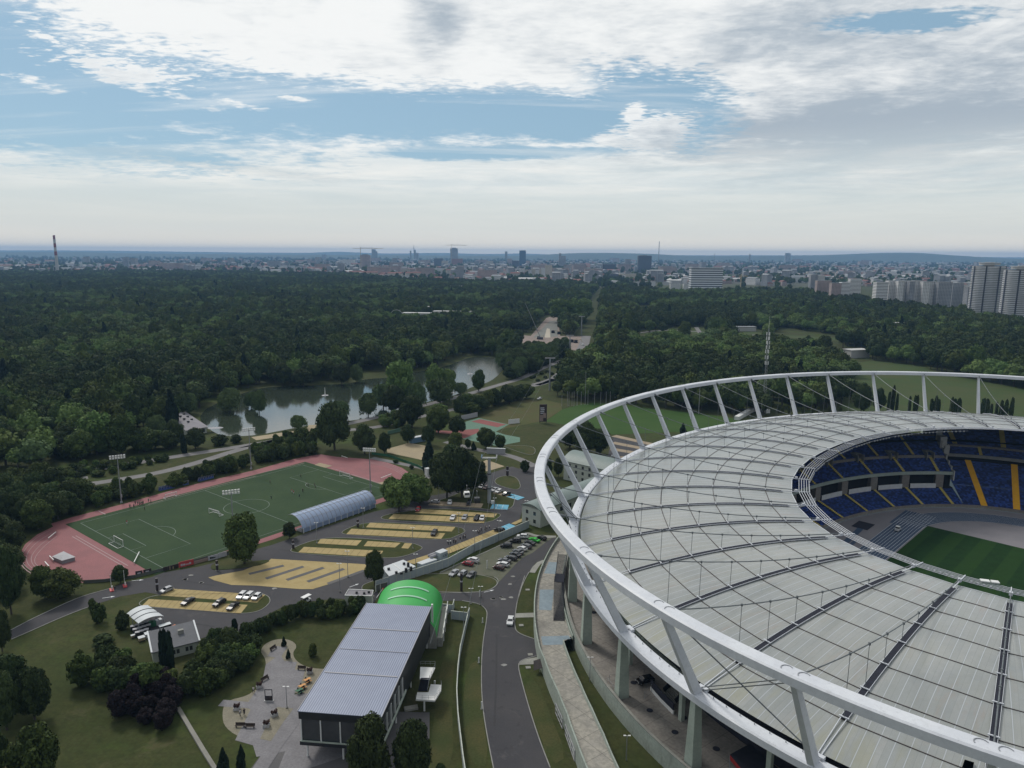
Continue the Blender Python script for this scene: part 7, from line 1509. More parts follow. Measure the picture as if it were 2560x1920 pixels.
EX=[ZP('c',[(1080,925),(1420,895),(1680,885)])+ZP('c',[(1690,975),(1560,970),(1420,945),(1080,950)],14.),ZP('c',[(1890,905),(2120,905),(2200,920)])+ZP('c',[(2200,980),(1920,985)],14.),ZP('d',[(0,930),(160,900),(640,975)])+ZP('d',[(640,1020),(500,1010),(160,990),(0,975)],14.),ZP('c',[(1060,705),(1210,705)])+ZP('c',[(1210,745),(1080,745)],14.),ZP('d',[(500,1075),(890,1075)])+ZP('d',[(890,1150),(700,1140),(500,1105)],12.),ZP('c',[(590,905),(655,905),(650,965),(600,965)]),ZP('r',[(-80,640),(400,640),(620,660),(860,350),(1140,340),(1110,690),(1650,680),(1500,900),(1450,1010),(1150,1010),(1000,870),(480,840),(-80,790)]),
 ZP('b',[(1120,850),(1330,870),(1420,890),(1800,850),(1800,800),(1120,820)]),ZP('d',[(720,1140),(880,1140),(870,1230),(720,1220)]),ZP('b',[(280,1370),(480,1360),(480,1420),(280,1420)]),ZP('b',[(780,1290),(1130,1260),(1130,1350),(800,1360)])]
def near_line(px,py,pts,w):
    for a,b in zip(pts,pts[1:]):
        d=b-a; t=max(0,min(1,((px-a.x)*d.x+(py-a.y)*d.y)/(d.x**2+d.y**2)))
        if (px-a.x-d.x*t)**2+(py-a.y-d.y*t)**2<w*w: return True
    return False
AV=[Z('r',1560,690),G(1478,800),G(1492,760),G(1503,735)]
AV2=[G(1520,850),G(1600,830),G(1750,830),G(1900,838),G(2100,842)]
pts=[]; occ=[(o.location.x,o.location.y) for o in C.objects if o.parent is None and o.name.split('.')[0] in('broadleaf_tree','willow_tree','conifer_tree')]
def grid_pts(poly,seed):
    g=np.random.default_rng(seed); xs=[p.x for p in poly]; ys=[p.y for p in poly]; y=min(ys); res=[]
    pa=[(p.x,p.y) for p in poly]; X=np.array([p[0] for p in pa]); Y=np.array([p[1] for p in pa])
    while y<max(ys):
        sp=10.5 if y<1400 else (13 if y<2600 else 17)
        cross=[]   # scanline spans
        for i in range(len(pa)):
            x1,y1=pa[i]; x2,y2=pa[(i+1)%len(pa)]
            if (y1>y)!=(y2>y): cross.append(x1+(x2-x1)*(y-y1)/(y2-y1))
        cross.sort()
        for a,b in zip(cross[::2],cross[1::2]):
            n=int((b-a)/sp)
            if n<=0: continue
            xx=a+(np.arange(n)+.5)*sp+g.uniform(-.42,.42,n)*sp; yy=y+g.uniform(-.42,.42,n)*sp
            keep=np.abs(xx)<yy*.80+140; res+= list(zip(xx[keep],yy[keep]))
        y+=sp
    return res
EXb=[[min(p.x for p in e),max(p.x for p in e),min(p.y for p in e),max(p.y for p in e),e] for e in EX]
for f_,sd_ in ((F1,1),(F2,2)):
    for x,y in grid_pts(f_,sd_):
        if any(a<x<b and c<y<d and inpoly(e,x,y) for a,b,c,d,e in EXb): continue
        if near_line(x,y,AV,6) or (y<1500 and near_line(x,y,AV2,7)): continue
        if y<700 and any((x-a)**2+(y-b)**2<60 for a,b in occ): continue
        pts.append((x,y))
pts.sort(key=lambda p:p[0]**2+p[1]**2)
g=np.random.default_rng(5)
FM=[]
for i,(k,nf,H,D,nl) in enumerate((('mid',820,15,12,16),('dark',820,16,12.5,14),('light',760,14,12,16),('mid',800,18,11,13),('dark',700,17,10,12),('willow',700,13,12,15))):
    FM.append(crown_mesh('forest_tree_%d'%i,200+i,'broad',int(nf*2.2),.46,LM[k],H,D,nl=nl,z0=.05,trunk=True,core=.88,dome=True))
ccon=crown_mesh('forest_conifer',301,'conifer',600,.8,LM['conifer'],17,7,nl=24,z0=.03,trunk=True); FM.append(ccon)
PR=[.30,.24,.14,.14,.11,.06,.01]
def clumpy(x,y):
    v=mnoise.noise(Vector((x*.006,y*.006,1.7)))+.5*mnoise.noise(Vector((x*.02,y*.02,4.)))
    return v
vis=[]; rest=[]
for x,y in pts:
    q=pxof((x,y,8)); 
    inview=q and -60<q[0]<2620 and q[1]<1990
    if len(vis)<285 and inview and not (q[0]>1400 and q[1]>1010): vis.append((x,y))
    else: rest.append((x,y))
def pick(x,y):
    v=clumpy(x,y); r_=g.random()
    if v>.2: return 2 if r_<.5 else (0 if r_<.8 else 5)
    if v<-.2: return 1 if r_<.6 else (4 if r_<.98 else 6)
    return int(g.choice(7,p=PR))
LB={0:'green broadleaf tree in the forest edge',1:'dark broadleaf tree in the forest edge',2:'light green broadleaf tree in the forest edge',3:'tall green tree in the forest edge',4:'tall dark tree in the forest edge',5:'grey green willow in the forest edge',6:'dark pointed conifer in the forest edge'}
def whereabouts(a,b):
    return (' at the left frame edge' if a<160 else ' left of the pond restaurant' if a<440 else ' behind the left end of the pond' if a<760 else ' behind the middle of the pond' if a<1000 else ' behind the far end of the pond' if a<1270 else ' beside the avenue' if a<1420 else ' beyond the bright green field' if a<1800 else ' beyond the stadium ring')+(', nearer row' if b>1040 else ', second row' if b>960 else ', rear row')
for x,y in vis:
    i=pick(x,y); o=bpy.data.objects.new('forest_tree',FM[i]); C.objects.link(o); s=g.uniform(.8,1.4); o.location=(x,y,0); o.rotation_euler=(0,0,g.random()*6.28); o.scale=(s*g.uniform(.9,1.15),s*g.uniform(.9,1.15),s*g.uniform(.85,1.15))
    q=pxof((x,y,8)); wh=whereabouts(q[0],q[1]); tag(o,LB[i]+wh,'tree','near forest trees'+wh)
def scatter(name,P,S,I,meshes,label,cat):
    me=bpy.data.meshes.new(name); me.from_pydata(P,[],[]); 
    a=me.attributes.new('sc','FLOAT','POINT'); a.data.foreach_set('value',S); a=me.attributes.new('vi','INT','POINT'); a.data.foreach_set('value',I); a=me.attributes.new('rz','FLOAT','POINT'); a.data.foreach_set('value',(g.random(len(P))*6.28).tolist())
    for x in meshes: 
        for mm in x.materials:
            if mm.name not in me.materials: me.materials.append(mm)
    o=bpy.data.objects.new(name,me); C.objects.link(o); tag(o,label,cat,None,'stuff')
    t=bpy.data.node_groups.new(name,'GeometryNodeTree'); t.interface.new_socket('Geometry',in_out='INPUT',socket_type='NodeSocketGeometry'); t.interface.new_socket('Geometry',in_out='OUTPUT',socket_type='NodeSocketGeometry')
    gi=t.nodes.new('NodeGroupInput'); go=t.nodes.new('NodeGroupOutput'); jn=t.nodes.new('GeometryNodeJoinGeometry'); L=t.links.new
    def att(n,ty):
        q=t.nodes.new('GeometryNodeInputNamedAttribute'); q.data_type=ty; q.inputs[0].default_value=n; return q.outputs[0]
    sc=att('sc','FLOAT'); vi=att('vi','INT'); rz=att('rz','FLOAT'); cb=t.nodes.new('ShaderNodeCombineXYZ'); L(rz,cb.inputs[2])
    for i,x in enumerate(meshes):
        ob=bpy.data.objects.new(x.name,x); oi=t.nodes.new('GeometryNodeObjectInfo'); oi.inputs[0].default_value=ob; oi.inputs['As Instance'].default_value=True
        cp=t.nodes.new('FunctionNodeCompare'); cp.data_type='INT'; cp.operation='EQUAL'; L(vi,cp.inputs[2]); cp.inputs[3].default_value=i
        ip=t.nodes.new('GeometryNodeInstanceOnPoints'); L(gi.outputs[0],ip.inputs['Points']); L(cp.outputs[0],ip.inputs['Selection']); L(oi.outputs['Geometry'],ip.inputs['Instance']); L(cb.outputs[0],ip.inputs['Rotation']); L(sc,ip.inputs['Scale']); L(ip.outputs[0],jn.inputs[0])
    L(jn.outputs[0],go.inputs[0]); md=o.modifiers.new('scatter','NODES'); md.node_group=t; return o
# gentle rolling height under the far forest
def hill(x,y): return max(0.,(y-700)/1800.)*10*(.5+.5*mnoise.noise(Vector((x*.0012,y*.0012,.3))))*(1 if y<2600 else 1)
P=[(x,y,0.) for x,y in rest]; I=[pick(x,y) for x,y in rest]; S=[float(g.uniform(.72,1.55))*(1 if y<1400 else (1.08 if y<2600 else 1.15)) for x,y in rest]
scatter('forest',P,S,I,FM,'wide dark green forest stretching from the pond to the city','forest')
print('TREES',len(vis),len(rest))
# far woods between the houses of the city
Q=[]
for i in range(13000):
    y=2300+g.random()**1.3*9500; x=(g.random()*2-1)*(y*.8)
    v=mnoise.noise(Vector((x*.0011,y*.0022,3.)))+.6*mnoise.noise(Vector((x*.004,y*.006,8.)))
    if v<-.05+.0*y: continue
    q=pxof((x,y,17)); 
    if inpoly([(p.x,p.y) for p in F1],x,y) or inpoly([(p.x,p.y) for p in F2],x,y): continue
    Q.append((x,y,0.))
scatter('far_woods',Q,[float(g.uniform(.8,1.4))*(1+.00012*q[1]) for q in Q],[int(g.choice(5)) for q in Q],FM[:5],'scattered far off trees between the city houses','woods')
print('FAR',len(Q))
# ================= city =================
mat('balcony_white',(.85,.86,.88),(.7,.71,.72),scale=.05,rough=.8,coord='Pos'); mat('brick_pale',(.30,.25,.22),(.26,.21,.19),scale=.02,rough=.9,coord='Pos'); mat('brick_red',(.26,.12,.09),(.22,.11,.09),scale=.02,rough=.9,coord='Pos'); mat('far_grey',(.24,.25,.26),(.2,.21,.22),scale=.02,rough=.9,coord='Pos'); mat('far_white',(.45,.45,.44),(.4,.4,.39),scale=.02,rough=.9,coord='Pos'); mat('far_dark',(.05,.06,.08),(.045,.05,.07),scale=.02,rough=.4,coord='Pos'); mat('far_blue',(.04,.09,.16),(.035,.08,.15),scale=.02,rough=.25,coord='Pos'); mat('far_yellow',(.40,.33,.20),(.36,.29,.18),scale=.02,rough=.9,coord='Pos'); mat('roof_red',(.20,.08,.06),(.16,.07,.055),scale=.02,rough=.9,coord='Pos')
def wingrid(px,pz,lo=.0,hi=.0,fx=.30,fz=.28,dark=(.05,.055,.06)):
    def f(S,c,b):
        uv=S.n('ShaderNodeUVMap').outputs[0]; u,v,_=S.sep(uv)
        a=S.ss(S.m('ABSOLUTE',S.m('SUBTRACT',S.m('FRACT',S.m('DIVIDE',u,px)),.5)),fx,fx-.05); d=S.ss(S.m('ABSOLUTE',S.m('SUBTRACT',S.m('FRACT',S.m('DIVIDE',v,pz)),.5)),fz,fz-.05)
        return S.mix(S.m('MULTIPLY',S.m('MULTIPLY',a,d),.8),c,dark)
    return f
mat('panel_block',(.68,.68,.67),(.60,.60,.60),scale=.02,rough=.85,coord='Pos',build=wingrid(3.2,2.9)); mat('panel_pink',(.46,.37,.35),(.32,.26,.25),scale=.02,rough=.85,coord='Pos',build=wingrid(3.2,2.9)); mat('panel_yellow',(.56,.51,.43),(.48,.44,.37),scale=.02,rough=.85,coord='Pos',build=wingrid(3.4,2.9)); mat('panel_grey',(.36,.37,.40),(.23,.24,.26),scale=.02,rough=.85,coord='Pos',build=wingrid(3.2,2.9)); mat('band_block',(.06,.07,.09),(.05,.06,.08),scale=.02,rough=.5,coord='Pos',build=stripes(6.4,(.70,.72,.74),1.,axis='v',lo=.24,hi=.28)); mat('balcony_band',(.75,.75,.74),(.7,.7,.69),scale=.02,rough=.8,coord='Pos',build=stripes(3.05,(.05,.055,.065),.92,axis='v',lo=.26,hi=.30))
mat('blue_glass',(.04,.11,.20),(.05,.13,.24),scale=.01,rough=.15,coord='Pos',build=wingrid(4.,3.6,fx=.42,fz=.40,dark=(.03,.07,.14)))
def ublock(m,pts,h,z0=0.):
    """prism with wall UVs in metres"""
    n=len(pts); a=sum(pts[i][0]*pts[(i+1)%n][1]-pts[(i+1)%n][0]*pts[i][1] for i in range(n))
    if a<0: pts=pts[::-1]
    u=0
    for i in range(n):
        p,q=pts[i],pts[(i+1)%n]; L=math.hypot(q[0]-p[0],q[1]-p[1])
        m.add([(p[0],p[1],z0),(q[0],q[1],z0),(q[0],q[1],z0+h),(p[0],p[1],z0+h)],[(0,1,2,3)],[[(u,0),(u+L,0),(u+L,h),(u,h)]]); u+=L
    m.add([(p[0],p[1],z0+h) for p in pts],[tuple(range(n))],[[(-.5,-.5)]*n]); return m
def rect(c,w_,d,rz):
    cr,sr=math.cos(rz),math.sin(rz); return [(c[0]+x*w_/2*cr-y*d/2*sr,c[1]+x*w_/2*sr+y*d/2*cr) for x,y in ((-1,-1),(1,-1),(1,1),(-1,1))]
def tower(zm,x0,x1,yt,yb,mt,label,cat='building',depth=None,rz=0.,name='tower_block',dist=None,crown=None,roofm='far_grey',group=None):
    """front face given by its pixel box; distance from the base row unless given"""
    o=ZM[zm]; P0=G(o[0]+x0*o[2],o[1]+yb*o[2],0.) if dist is None else None
    xm=o[0]+(x0+x1)/2*o[2]; D=G(xm,o[1]+yb*o[2],0.).y if dist is None else dist
    dd=ray(xm,700); X=dd.x/dd.y*D; dep=D*math.cos(CP)+CH*math.sin(CP); W_=(x1-x0)*o[2]*dep/CF; lo,hi=3.,400.
    for _ in range(30):
        mid=(lo+hi)/2
        if pxof((X,D,mid))[1]>o[1]+yt*o[2]: lo=mid
        else: hi=mid
    h=lo; d=depth or max(14,W_*.4); r=empty(name,(X,D,0),0,label,cat,group); c=(X,D+d/2)
    m=MB(r.location); ublock(m,rect(c,W_,d,rz),h); m.build('wall',mt,r); m=MB(r.location); m.box((c[0],c[1],h),W_*1.01,d*1.02,max(.6,h*.012),rz); m.build('roof',roofm,r)
    if crown: m=MB(r.location); m.box((c[0]+crown[0]*W_,c[1],h+.5),W_*crown[1],d*.5,crown[2],rz); m.build('roof_house',roofm,r)
    return r,X,D,W_,h,d
tower('c',62,118,232,385,'blue_glass','tall dark blue glass tower in the centre of the city',roofm='far_dark',crown=(0,.9,3)); tower('c',0,60,318,388,'far_dark','dark low slab beside the tall blue glass tower')
tower('c',400,462,277,380,'panel_grey','grey stepped office tower right of the blue glass tower',crown=(-.3,.3,22),name='office_tower'); tower('c',1085,1200,275,420,'far_dark','broad dark blue twin office block on the skyline',crown=(-.1,.5,4),name='office_tower'); tower('c',972,1020,306,405,'panel_grey','slim pale framed tower left of the broad dark block'); tower('c',780,888,348,432,'far_dark','dark purple box shaped office block',name='office_block'); tower('c',848,925,432,492,'far_dark','low dark block under the purple office',name='office_block')
tower('c',1548,1820,380,510,'band_block','long dark banded office building with white floor stripes',name='banded_office',dist=2150,depth=30); tower('c',930,1072,430,500,'panel_yellow','pale yellow stepped apartment block beyond the woods',name='apartment_block',crown=(0,.3,8)); 
for i,(a,b,t) in enumerate(((62,110,385),(110,140,395),(140,170,398),(172,200,388),(200,232,395),(232,252,392),(252,285,380),(285,345,355))): tower('c',a,b,t,472,'panel_yellow' if i%2 else 'panel_block','pale slab block in the row left of the centre avenue','building',20,name='apartment_block',group='pale slab blocks below the blue glass tower')
for a,b,t,y in ((625,700,495,540),(732,835,500,545),(1060,1130,500,550),(1130,1240,497,545)): tower('c',a,b,t,y,'panel_block','long pale low block at the forest edge in the centre','building',14,name='apartment_block',group='low pale blocks at the forest edge')
tower('c',1372,1460,515,570,'panel_block','pale low block left of the two at the forest edge',name='apartment_block',depth=14); tower('c',1486,1568,517,572,'panel_block','pale low block right of the two at the forest edge',name='apartment_block',depth=14)
tower('b',1680,1745,212,345,'panel_grey','unfinished grey skyscraper with a crane on top',name='skyscraper',crown=(0,.5,8)); tower('b',1690,1785,300,365,'brick_red','reddish block at the foot of the unfinished skyscraper',name='apartment_block'); tower('b',905,990,270,390,'panel_pink','pinkish tower block under construction with a crane',name='unfinished_tower',crown=(0,.6,6)); tower('b',720,850,308,372,'panel_block','long white and grey slab block at the left of the city',name='slab_block'); tower('b',1540,1618,298,370,'far_dark','dark slab left of the unfinished skyscraper',name='slab_block'); tower('b',1605,1660,318,375,'panel_yellow','pale slab right of the dark slab',name='slab_block')
for i,(a,b,t,y,mt) in enumerate(((1250,1330,388,440,'panel_yellow'),(1330,1410,390,440,'panel_pink'),(1410,1480,385,438,'panel_pink'),(1480,1560,380,432,'panel_block'),(1560,1640,382,432,'panel_block'),(1640,1720,378,420,'panel_yellow'),(1740,1800,360,415,'panel_pink'),(1820,1870,325,370,'panel_grey'),(1885,1925,318,368,'panel_grey'),(1990,2050,320,368,'panel_yellow'),(2100,2140,318,360,'panel_grey'),(2170,2212,300,365,'panel_pink'))): tower('b',a,b,t,y,mt,'pale slab block in the long row across the city centre','building',18,name='apartment_block',group='slab blocks across the city centre')
tower('b',1236,1320,447,475,'far_white','low white building alone at the forest edge',name='low_building'); tower('b',990,1075,355,395,'brick_red','red roofed long building beside the pink tower',name='long_building'); tower('b',105,212,320,378,'panel_grey','grey box building on the wooded rise',name='office_block'); tower('b',430,480,305,350,'panel_pink','pinkish block on the left of the city',name='apartment_block'); tower('b',480,522,315,362,'panel_pink','second pinkish block on the left of the city',name='apartment_block')
tower('a',1385,1680,338,400,'panel_pink','long pinkish brown block above the left forest',name='apartment_block',depth=25); tower('a',1318,1470,392,420,'panel_block','low white hall before the pinkish block',name='hall'); tower('a',1630,1752,393,418,'panel_block','second low white hall right of the pinkish block',name='hall'); tower('a',1000,1060,340,352,'far_white','bright white flat hall on the left horizon',name='hall',depth=60); tower('a',1065,1330,345,368,'far_grey','long grey factory hall on the left horizon',name='hall',depth=60); tower('a',627,720,368,400,'panel_pink','low pinkish building far left',name='low_building'); tower('a',750,800,370,400,'panel_block','low white building far left',name='low_building')
# right-hand estates
tower('d',137,182,255,350,'panel_grey','lone tall grey tower on the right skyline',crown=(0,.9,4)); 
for i,(a,b,t,y,mt) in enumerate(((335,575,412,470,'panel_yellow'),(600,745,405,460,'panel_pink'),(365,388,340,365,'far_white'),(800,830,322,362,'panel_block'),(848,885,322,368,'panel_block'),(1450,1530,335,368,'panel_block'),(1568,1640,330,360,'panel_yellow'))): tower('d',a,b,t,y,mt,('long pale block behind the right estates','pinkish long block behind the right estates','small white block on the right slope','pale tower left of the pair on the right slope','pale tower right of the pair on the right slope','wide pale block on the distant right slope','second wide pale block on the distant right slope')[i],'building',18,name='apartment_block')
def estate(zm,x0,x1,yt,dist,mt,label,depth=14,rz=0.,name='apartment_slab',group=None): return tower(zm,x0,x1,yt,0,mt,label,'building',depth,rz,name,dist,group=group)
for i,(a,b,t,D,mt) in enumerate(((370,430,438,1900,'panel_grey'),(425,490,445,1900,'balcony_band'),(430,552,490,1750,'panel_pink'),(556,640,512,1650,'panel_pink'),(640,715,505,1650,'balcony_band'),(715,810,475,1700,'balcony_band'))): estate('d',a,b,t,D,mt,('slim grey slab at the left of the far estate','white banded slab behind the pinkish one','pinkish slab with striped balconies','pinkish slab at the front of the far estate','white banded slab at the front of the far estate','tall grey slab at the right of the far estate')[i])
xs=[(945,1045,505),(1050,1130,492),(1130,1180,497),(1180,1230,492),(1230,1275,497),(1270,1345,492),(1345,1405,500),(1405,1480,502),(1480,1600,505)]
mts=['balcony_band','panel_block','panel_block','panel_block','panel_grey','panel_block','panel_block','panel_block','panel_grey']
for i,((a,b,t),mt) in enumerate(zip(xs,mts)): estate('d',a,b,t,1500+(15 if i%2 else 0),mt,'section of the long pale slab block left of the round towers, number %s from its left end'%('one two three four five six seven eight nine'.split()[i]),16)
for i,(a,b,t,D) in enumerate(((1605,1700,512,1560),(1700,1760,530,1590),(1740,1815,545,1500),(2060,2110,500,1400))): estate('d',a,b,t,D,'balcony_band' if i%2 else 'panel_grey',('grey slab just right of the long pale block','white banded slab with red roof edge','striped slab touching the left round tower','narrow dark block between the round towers')[i])
def corn(x0,x1,yt,dist,label,top):
    o=ZM['d']; xm=o[0]+(x0+x1)/2*o[2]; dd=ray(xm,790); X=dd.x/dd.y*dist; dep=dist*math.cos(CP)+CH*math.sin(CP); W_=(x1-x0)*o[2]*dep/CF; lo,hi=3.,400.
    for _ in range(30):
        mid=(lo+hi)/2
        if pxof((X,dist,mid))[1]>o[1]+yt*o[2]: lo=mid
        else: hi=mid
    h=lo; r=empty('round_tower_block',(X,dist+W_/2,0),0,label,'building'); c=Vector((X,dist+W_/2,0)); R0=W_/2
    def prof(a,k=1.): return c+Vector((math.cos(a),math.sin(a),0))*R0*k*(.93+.07*abs(math.cos(2*a)))
    n=64; nf=int(h/2.9)
    m=MB(c); P=[prof(2*PI*i/n,.95) for i in range(n)]; m.prism([Vector((p.x,p.y,0)) for p in P],h,0); m.build('core_wall','far_grey',r)
    for f in range(nf):
        m=MB(c); z=f*h/nf; n2=48; A=[prof(2*PI*i/n2,1.) for i in range(n2)]
        for i in range(n2):
            p,q=A[i],A[(i+1)%n2]; m.add([(p.x,p.y,z+.1),(q.x,q.y,z+.1),(q.x,q.y,z+1.9),(p.x,p.y,z+1.9)],[(0,1,2,3),(3,2,1,0)])
        m.build('balcony_ring','balcony_white',r)
    for i in range(8):
        q=prof(2*PI*(i*6+.5)/48,1.005); m=MB(c); m.beam(Vector((q.x,q.y,0)),Vector((q.x,q.y,h)),2.2,1.2,up=(q-c).normalized()); m.build('stair_strip','far_dark',r)
    m=MB(c); m.prism([prof(2*PI*i/24,.62) for i in range(24)],3.,h+1.5); m.prism([prof(2*PI*i/24,.66) for i in range(24)],.8,h+5.); m.prism([prof(2*PI*i/24,.3) for i in range(24)],2.,h+4.5); m.prism([prof(2*PI*i/24,.30) for i in range(24)],2.,h); m.build('roof_crown','far_white',r)
corn(1815,2078,365,1240,'white round balcony tower, the complete one at the right edge',1); corn(2105,2390,400,1120,'second white round balcony tower cut by the right frame edge',1)
# chimney, power station, cranes, masts
p=G(*[140,560+.28933*320][:2],0.); xx=ray(140,640); D=3300; X=xx.x/xx.y*D
r=empty('striped_chimney',(X,D,0),0,'tall red and white striped chimney on the left horizon','chimney')
mat('stripe_red',(.26,.06,.07),scale=.1,rough=.8,coord='Pos'); hs_=0
def hpx(X,D,py):
    lo,hi=1.,500.
    for _ in range(30):
        mid=(lo+hi)/2
        if pxof((X,D,mid))[1]>py: lo=mid
        else: hi=mid
    return lo
Ht=hpx(X,D,560+.28933*97); nb=10
for i in range(nb):
    m=MB((X,D,0)); z0=Ht*i/nb; z1=Ht*(i+1)/nb; m.tube((X,D,z0),(X,D,z1),7.2-2.6*i/nb,7.2-2.6*(i+1)/nb,16); m.build('shaft_band','stripe_red' if i%2 and i>3 or i==9 else 'far_white',r)
m=MB((X,D,0)); m.tube((X-30,D+20,0),(X-30,D+20,35),2.,n=8); m.box((X-60,D+40,0),70,30,22); m.tube((X-100,D+30,0),(X-100,D+30,42),2.2,n=8); m.tube((X+45,D+30,0),(X+45,D+30,42),2.,n=8); m.build('plant_house','far_grey',r)
def crane(zm,x,yt,yb,D,label,arm):
    o=ZM[zm]; xm=o[0]+x*o[2]; dd=ray(xm,640); X=dd.x/dd.y*D; h=hpx(X,D,o[1]+yt*o[2]); r=empty('tower_crane',(X,D-8,0),0,label,'crane'); m=MB(r.location); m.beam((X,D-8,0),(X,D-8,h+6),2.4,2.4); m.build('mast','far_yellow',r); m=MB(r.location); m.beam((X-arm*.35,D-8,h),(X+arm,D-8,h),2.,2.2); m.tube((X,D-8,h+6),(X+arm*.8,D-8,h+1),.5); m.build('jib','far_yellow',r)
crane('b',907,210,390,4200,'yellow tower crane above the pink unfinished tower',130); crane('b',1690,183,300,6000,'yellow tower crane on the unfinished skyscraper',130); crane('c',1985,450,560,2300,'yellow tower crane beyond the banded office',20)
o=ZM['b']
def power(x,D,label,units):
    dd=ray(o[0]+x*o[2],640); X=dd.x/dd.y*D; r=empty('power_station',(X,D,0),0,label,'power station')
    for (dx_,w_,yt) in units: 
        h=hpx(X,D,o[1]+yt*o[2]); m=MB(r.location); W_=w_*o[2]*D/CF
        m.box((X+dx_*o[2]*D/CF,D,0),W_,W_,h); m.build('boiler_house','far_grey',r)
power(1018,9500,'hazy pale power station block far on the left horizon',((0,30,218),(22,18,236))); power(1365,9500,'hazy power station with thin stack on the horizon',((-28,12,232),(0,4,185),(8,16,225),(28,22,250)))
for k,x,yt,D,lab in (('b',2158,238,9000,'pale pair of stacks left of the blue glass tower'),('c',1268,150,7000,'thin mast rising above the hills'),('c',1750,255,9000,'short mast on the hill line'),('c',2055,262,9000,'pale water tower on the hill line'),('b',2165,238,9000,'second pale stack left of the blue glass tower')):
    q=ZM[k]; dd=ray(q[0]+x*q[2],640); X=dd.x/dd.y*D; h=hpx(X,D,q[1]+yt*q[2]); r=empty('far_mast',(X,D,0),0,lab,'mast'); m=MB(r.location); m.tube((X,D,0),(X,D,h),4. if 'mast' in lab else 12.,3. if 'mast' in lab else 12.,6); m.build('shaft','far_grey',r); m=MB(r.location); m.box((X,D,0),60,40,14); m.build('base_house','far_grey',r)
# ordinary town blocks, every one its own thing
GRP='small blocks of the distant city'; rr=random.Random(11); protos=[]
for i,(w_,d_,h_,mt,rm) in enumerate(((40,14,14,'panel_block','far_grey'),(60,14,32,'panel_pink','far_grey'),(30,16,12,'brick_red','roof_red'),(22,20,42,'panel_grey','far_grey'),(80,40,11,'far_white','far_white'),(50,14,17,'panel_yellow','roof_red'),(26,22,10,'brick_pale','roof_red'))):
    r=empty('town_block',(0,0,0),0,None,'building'); m=MB(); ublock(m,rect((0,0),w_,d_,0),h_); m.build('wall',mt,r); m=MB(); 
    if rm=='roof_red': m.add([(-w_/2-.5,-d_/2-.5,h_),(w_/2+.5,-d_/2-.5,h_),(w_/2+.5,d_/2+.5,h_),(-w_/2-.5,d_/2+.5,h_),(-w_/2,0,h_+4),(w_/2,0,h_+4)],[(0,1,5,4),(2,3,4,5),(1,2,5),(3,0,4)])
    else: m.box((0,0,h_),w_+1,d_+1,.8)
    m.build('roof',rm,r); protos.append(r)
LBT=('pale low town block among the trees of the distant city','pinkish slab block in the distant city','red brick house with red roof in the distant city','slim grey high rise in the distant city','long white flat hall in the distant city','yellowish block with red roof in the distant city','small brick house with red roof in the distant city')
usedp=set(); cnt=0
while cnt<285:
    x=rr.uniform(-100,2660); band=rr.random()**.8; y=651+band*(52 if 560<x<2560 else 24)
    if x<560 and rr.random()<.7: continue
    if x>1800 and y>684: continue
    if 1480<x<=1800 and y>704: continue
    p=G(x,y,0.)
    if inpoly([(q.x,q.y) for q in F1],p.x,p.y) or inpoly([(q.x,q.y) for q in F2],p.x,p.y): continue
    i=rr.choices(range(7),(5,3,5,2,2,4,6))[0]; s=1+p.y/9000.
    if i in usedp: o_b=copy_tree(protos[i],loc=p,rz=rr.uniform(-.5,.5),scale=s)
    else: o_b=protos[i]; o_b.location=p; o_b.rotation_euler=(0,0,rr.uniform(-.5,.5)); o_b.scale=(s,)*3; usedp.add(i)
    wh=' far left of the unfinished skyscraper' if x<760 else ' around the crane towers' if x<1130 else ' around the blue glass tower' if x<1500 else ' near the banded office' if x<1850 else ' behind the right hand estates' if x<2300 else ' behind the round towers'
    wh+=', near' if y>685 else ', middle' if y>665 else ', farthest'
    o_b['label']=LBT[i].replace(' of the distant city','').replace(' in the distant city','')+wh; o_b['group']=GRP; cnt+=1
# park buildings peeping out of the forest
def small(zm,x,y,w_,d_,h_,wall,roof,label,rz=0.,name='park_building'):
    p=Z(zm,x,y,0.); r=empty(name,p,0,label,'building'); m=MB(p); ublock(m,rect(p,w_,d_,rz),h_); m.build('wall',wall,r); m=MB(p); m.box(p+Vector((0,0,h_)),w_+1,d_+1,.6,rz); m.build('roof',roof,r)
small('b',1420,840,55,16,13,'far_white','far_white','white park pavilion with dark glazing among the trees',-.1); small('b',1720,830,70,14,14,'far_white','far_white','long white pavilion wing behind dark firs',-.1); small('b',1560,790,50,14,15,'far_white','far_white','rear white pavilion roof in the forest',-.1); small('b',210,1065,12,12,9,'far_white','hip_roof_grey','small round roofed pavilion in the forest'); small('b',600,1160,14,8,6,'far_white','far_grey','small pale hut above the far shore'); small('b',880,1215,20,9,5,'far_grey','far_grey','grey boat house on the far shore',.3); small('d',1120,955,12,9,16,'far_white','far_white','white hut deep in the right forest'); small('d',760,1150,24,12,8,'far_white','far_white','white house at the meadow end of the forest',.3); small('c',1980,925,40,10,6,'far_white','far_grey','row of white stalls at the park clearing',.1); small('b',1730,600,30,12,20,'far_white','far_white','bright white roof far inside the forest')
p=Z('b',1215,860,0); r=empty('loop_track',p,0,'pale loop of a park ride above the treetops','ride'); m=MB(p)
RR=10; n=20; cz=11
for i in range(n): a,b=2*PI*i/n,2*PI*(i+1)/n; m.tube(p+Vector((RR*math.cos(a),2*i/n,cz+RR*math.sin(a))),p+Vector((RR*math.cos(b),2*(i+1)/n,cz+RR*math.sin(b))),.38,n=6)
m.build('loop','far_white',r); m=MB(p); [m.tube(p+Vector((s*9.5,0,0)),p+Vector((s*9.5,0,9)),.35) for s in(-1,1)]; m.build('support','far_white',r)
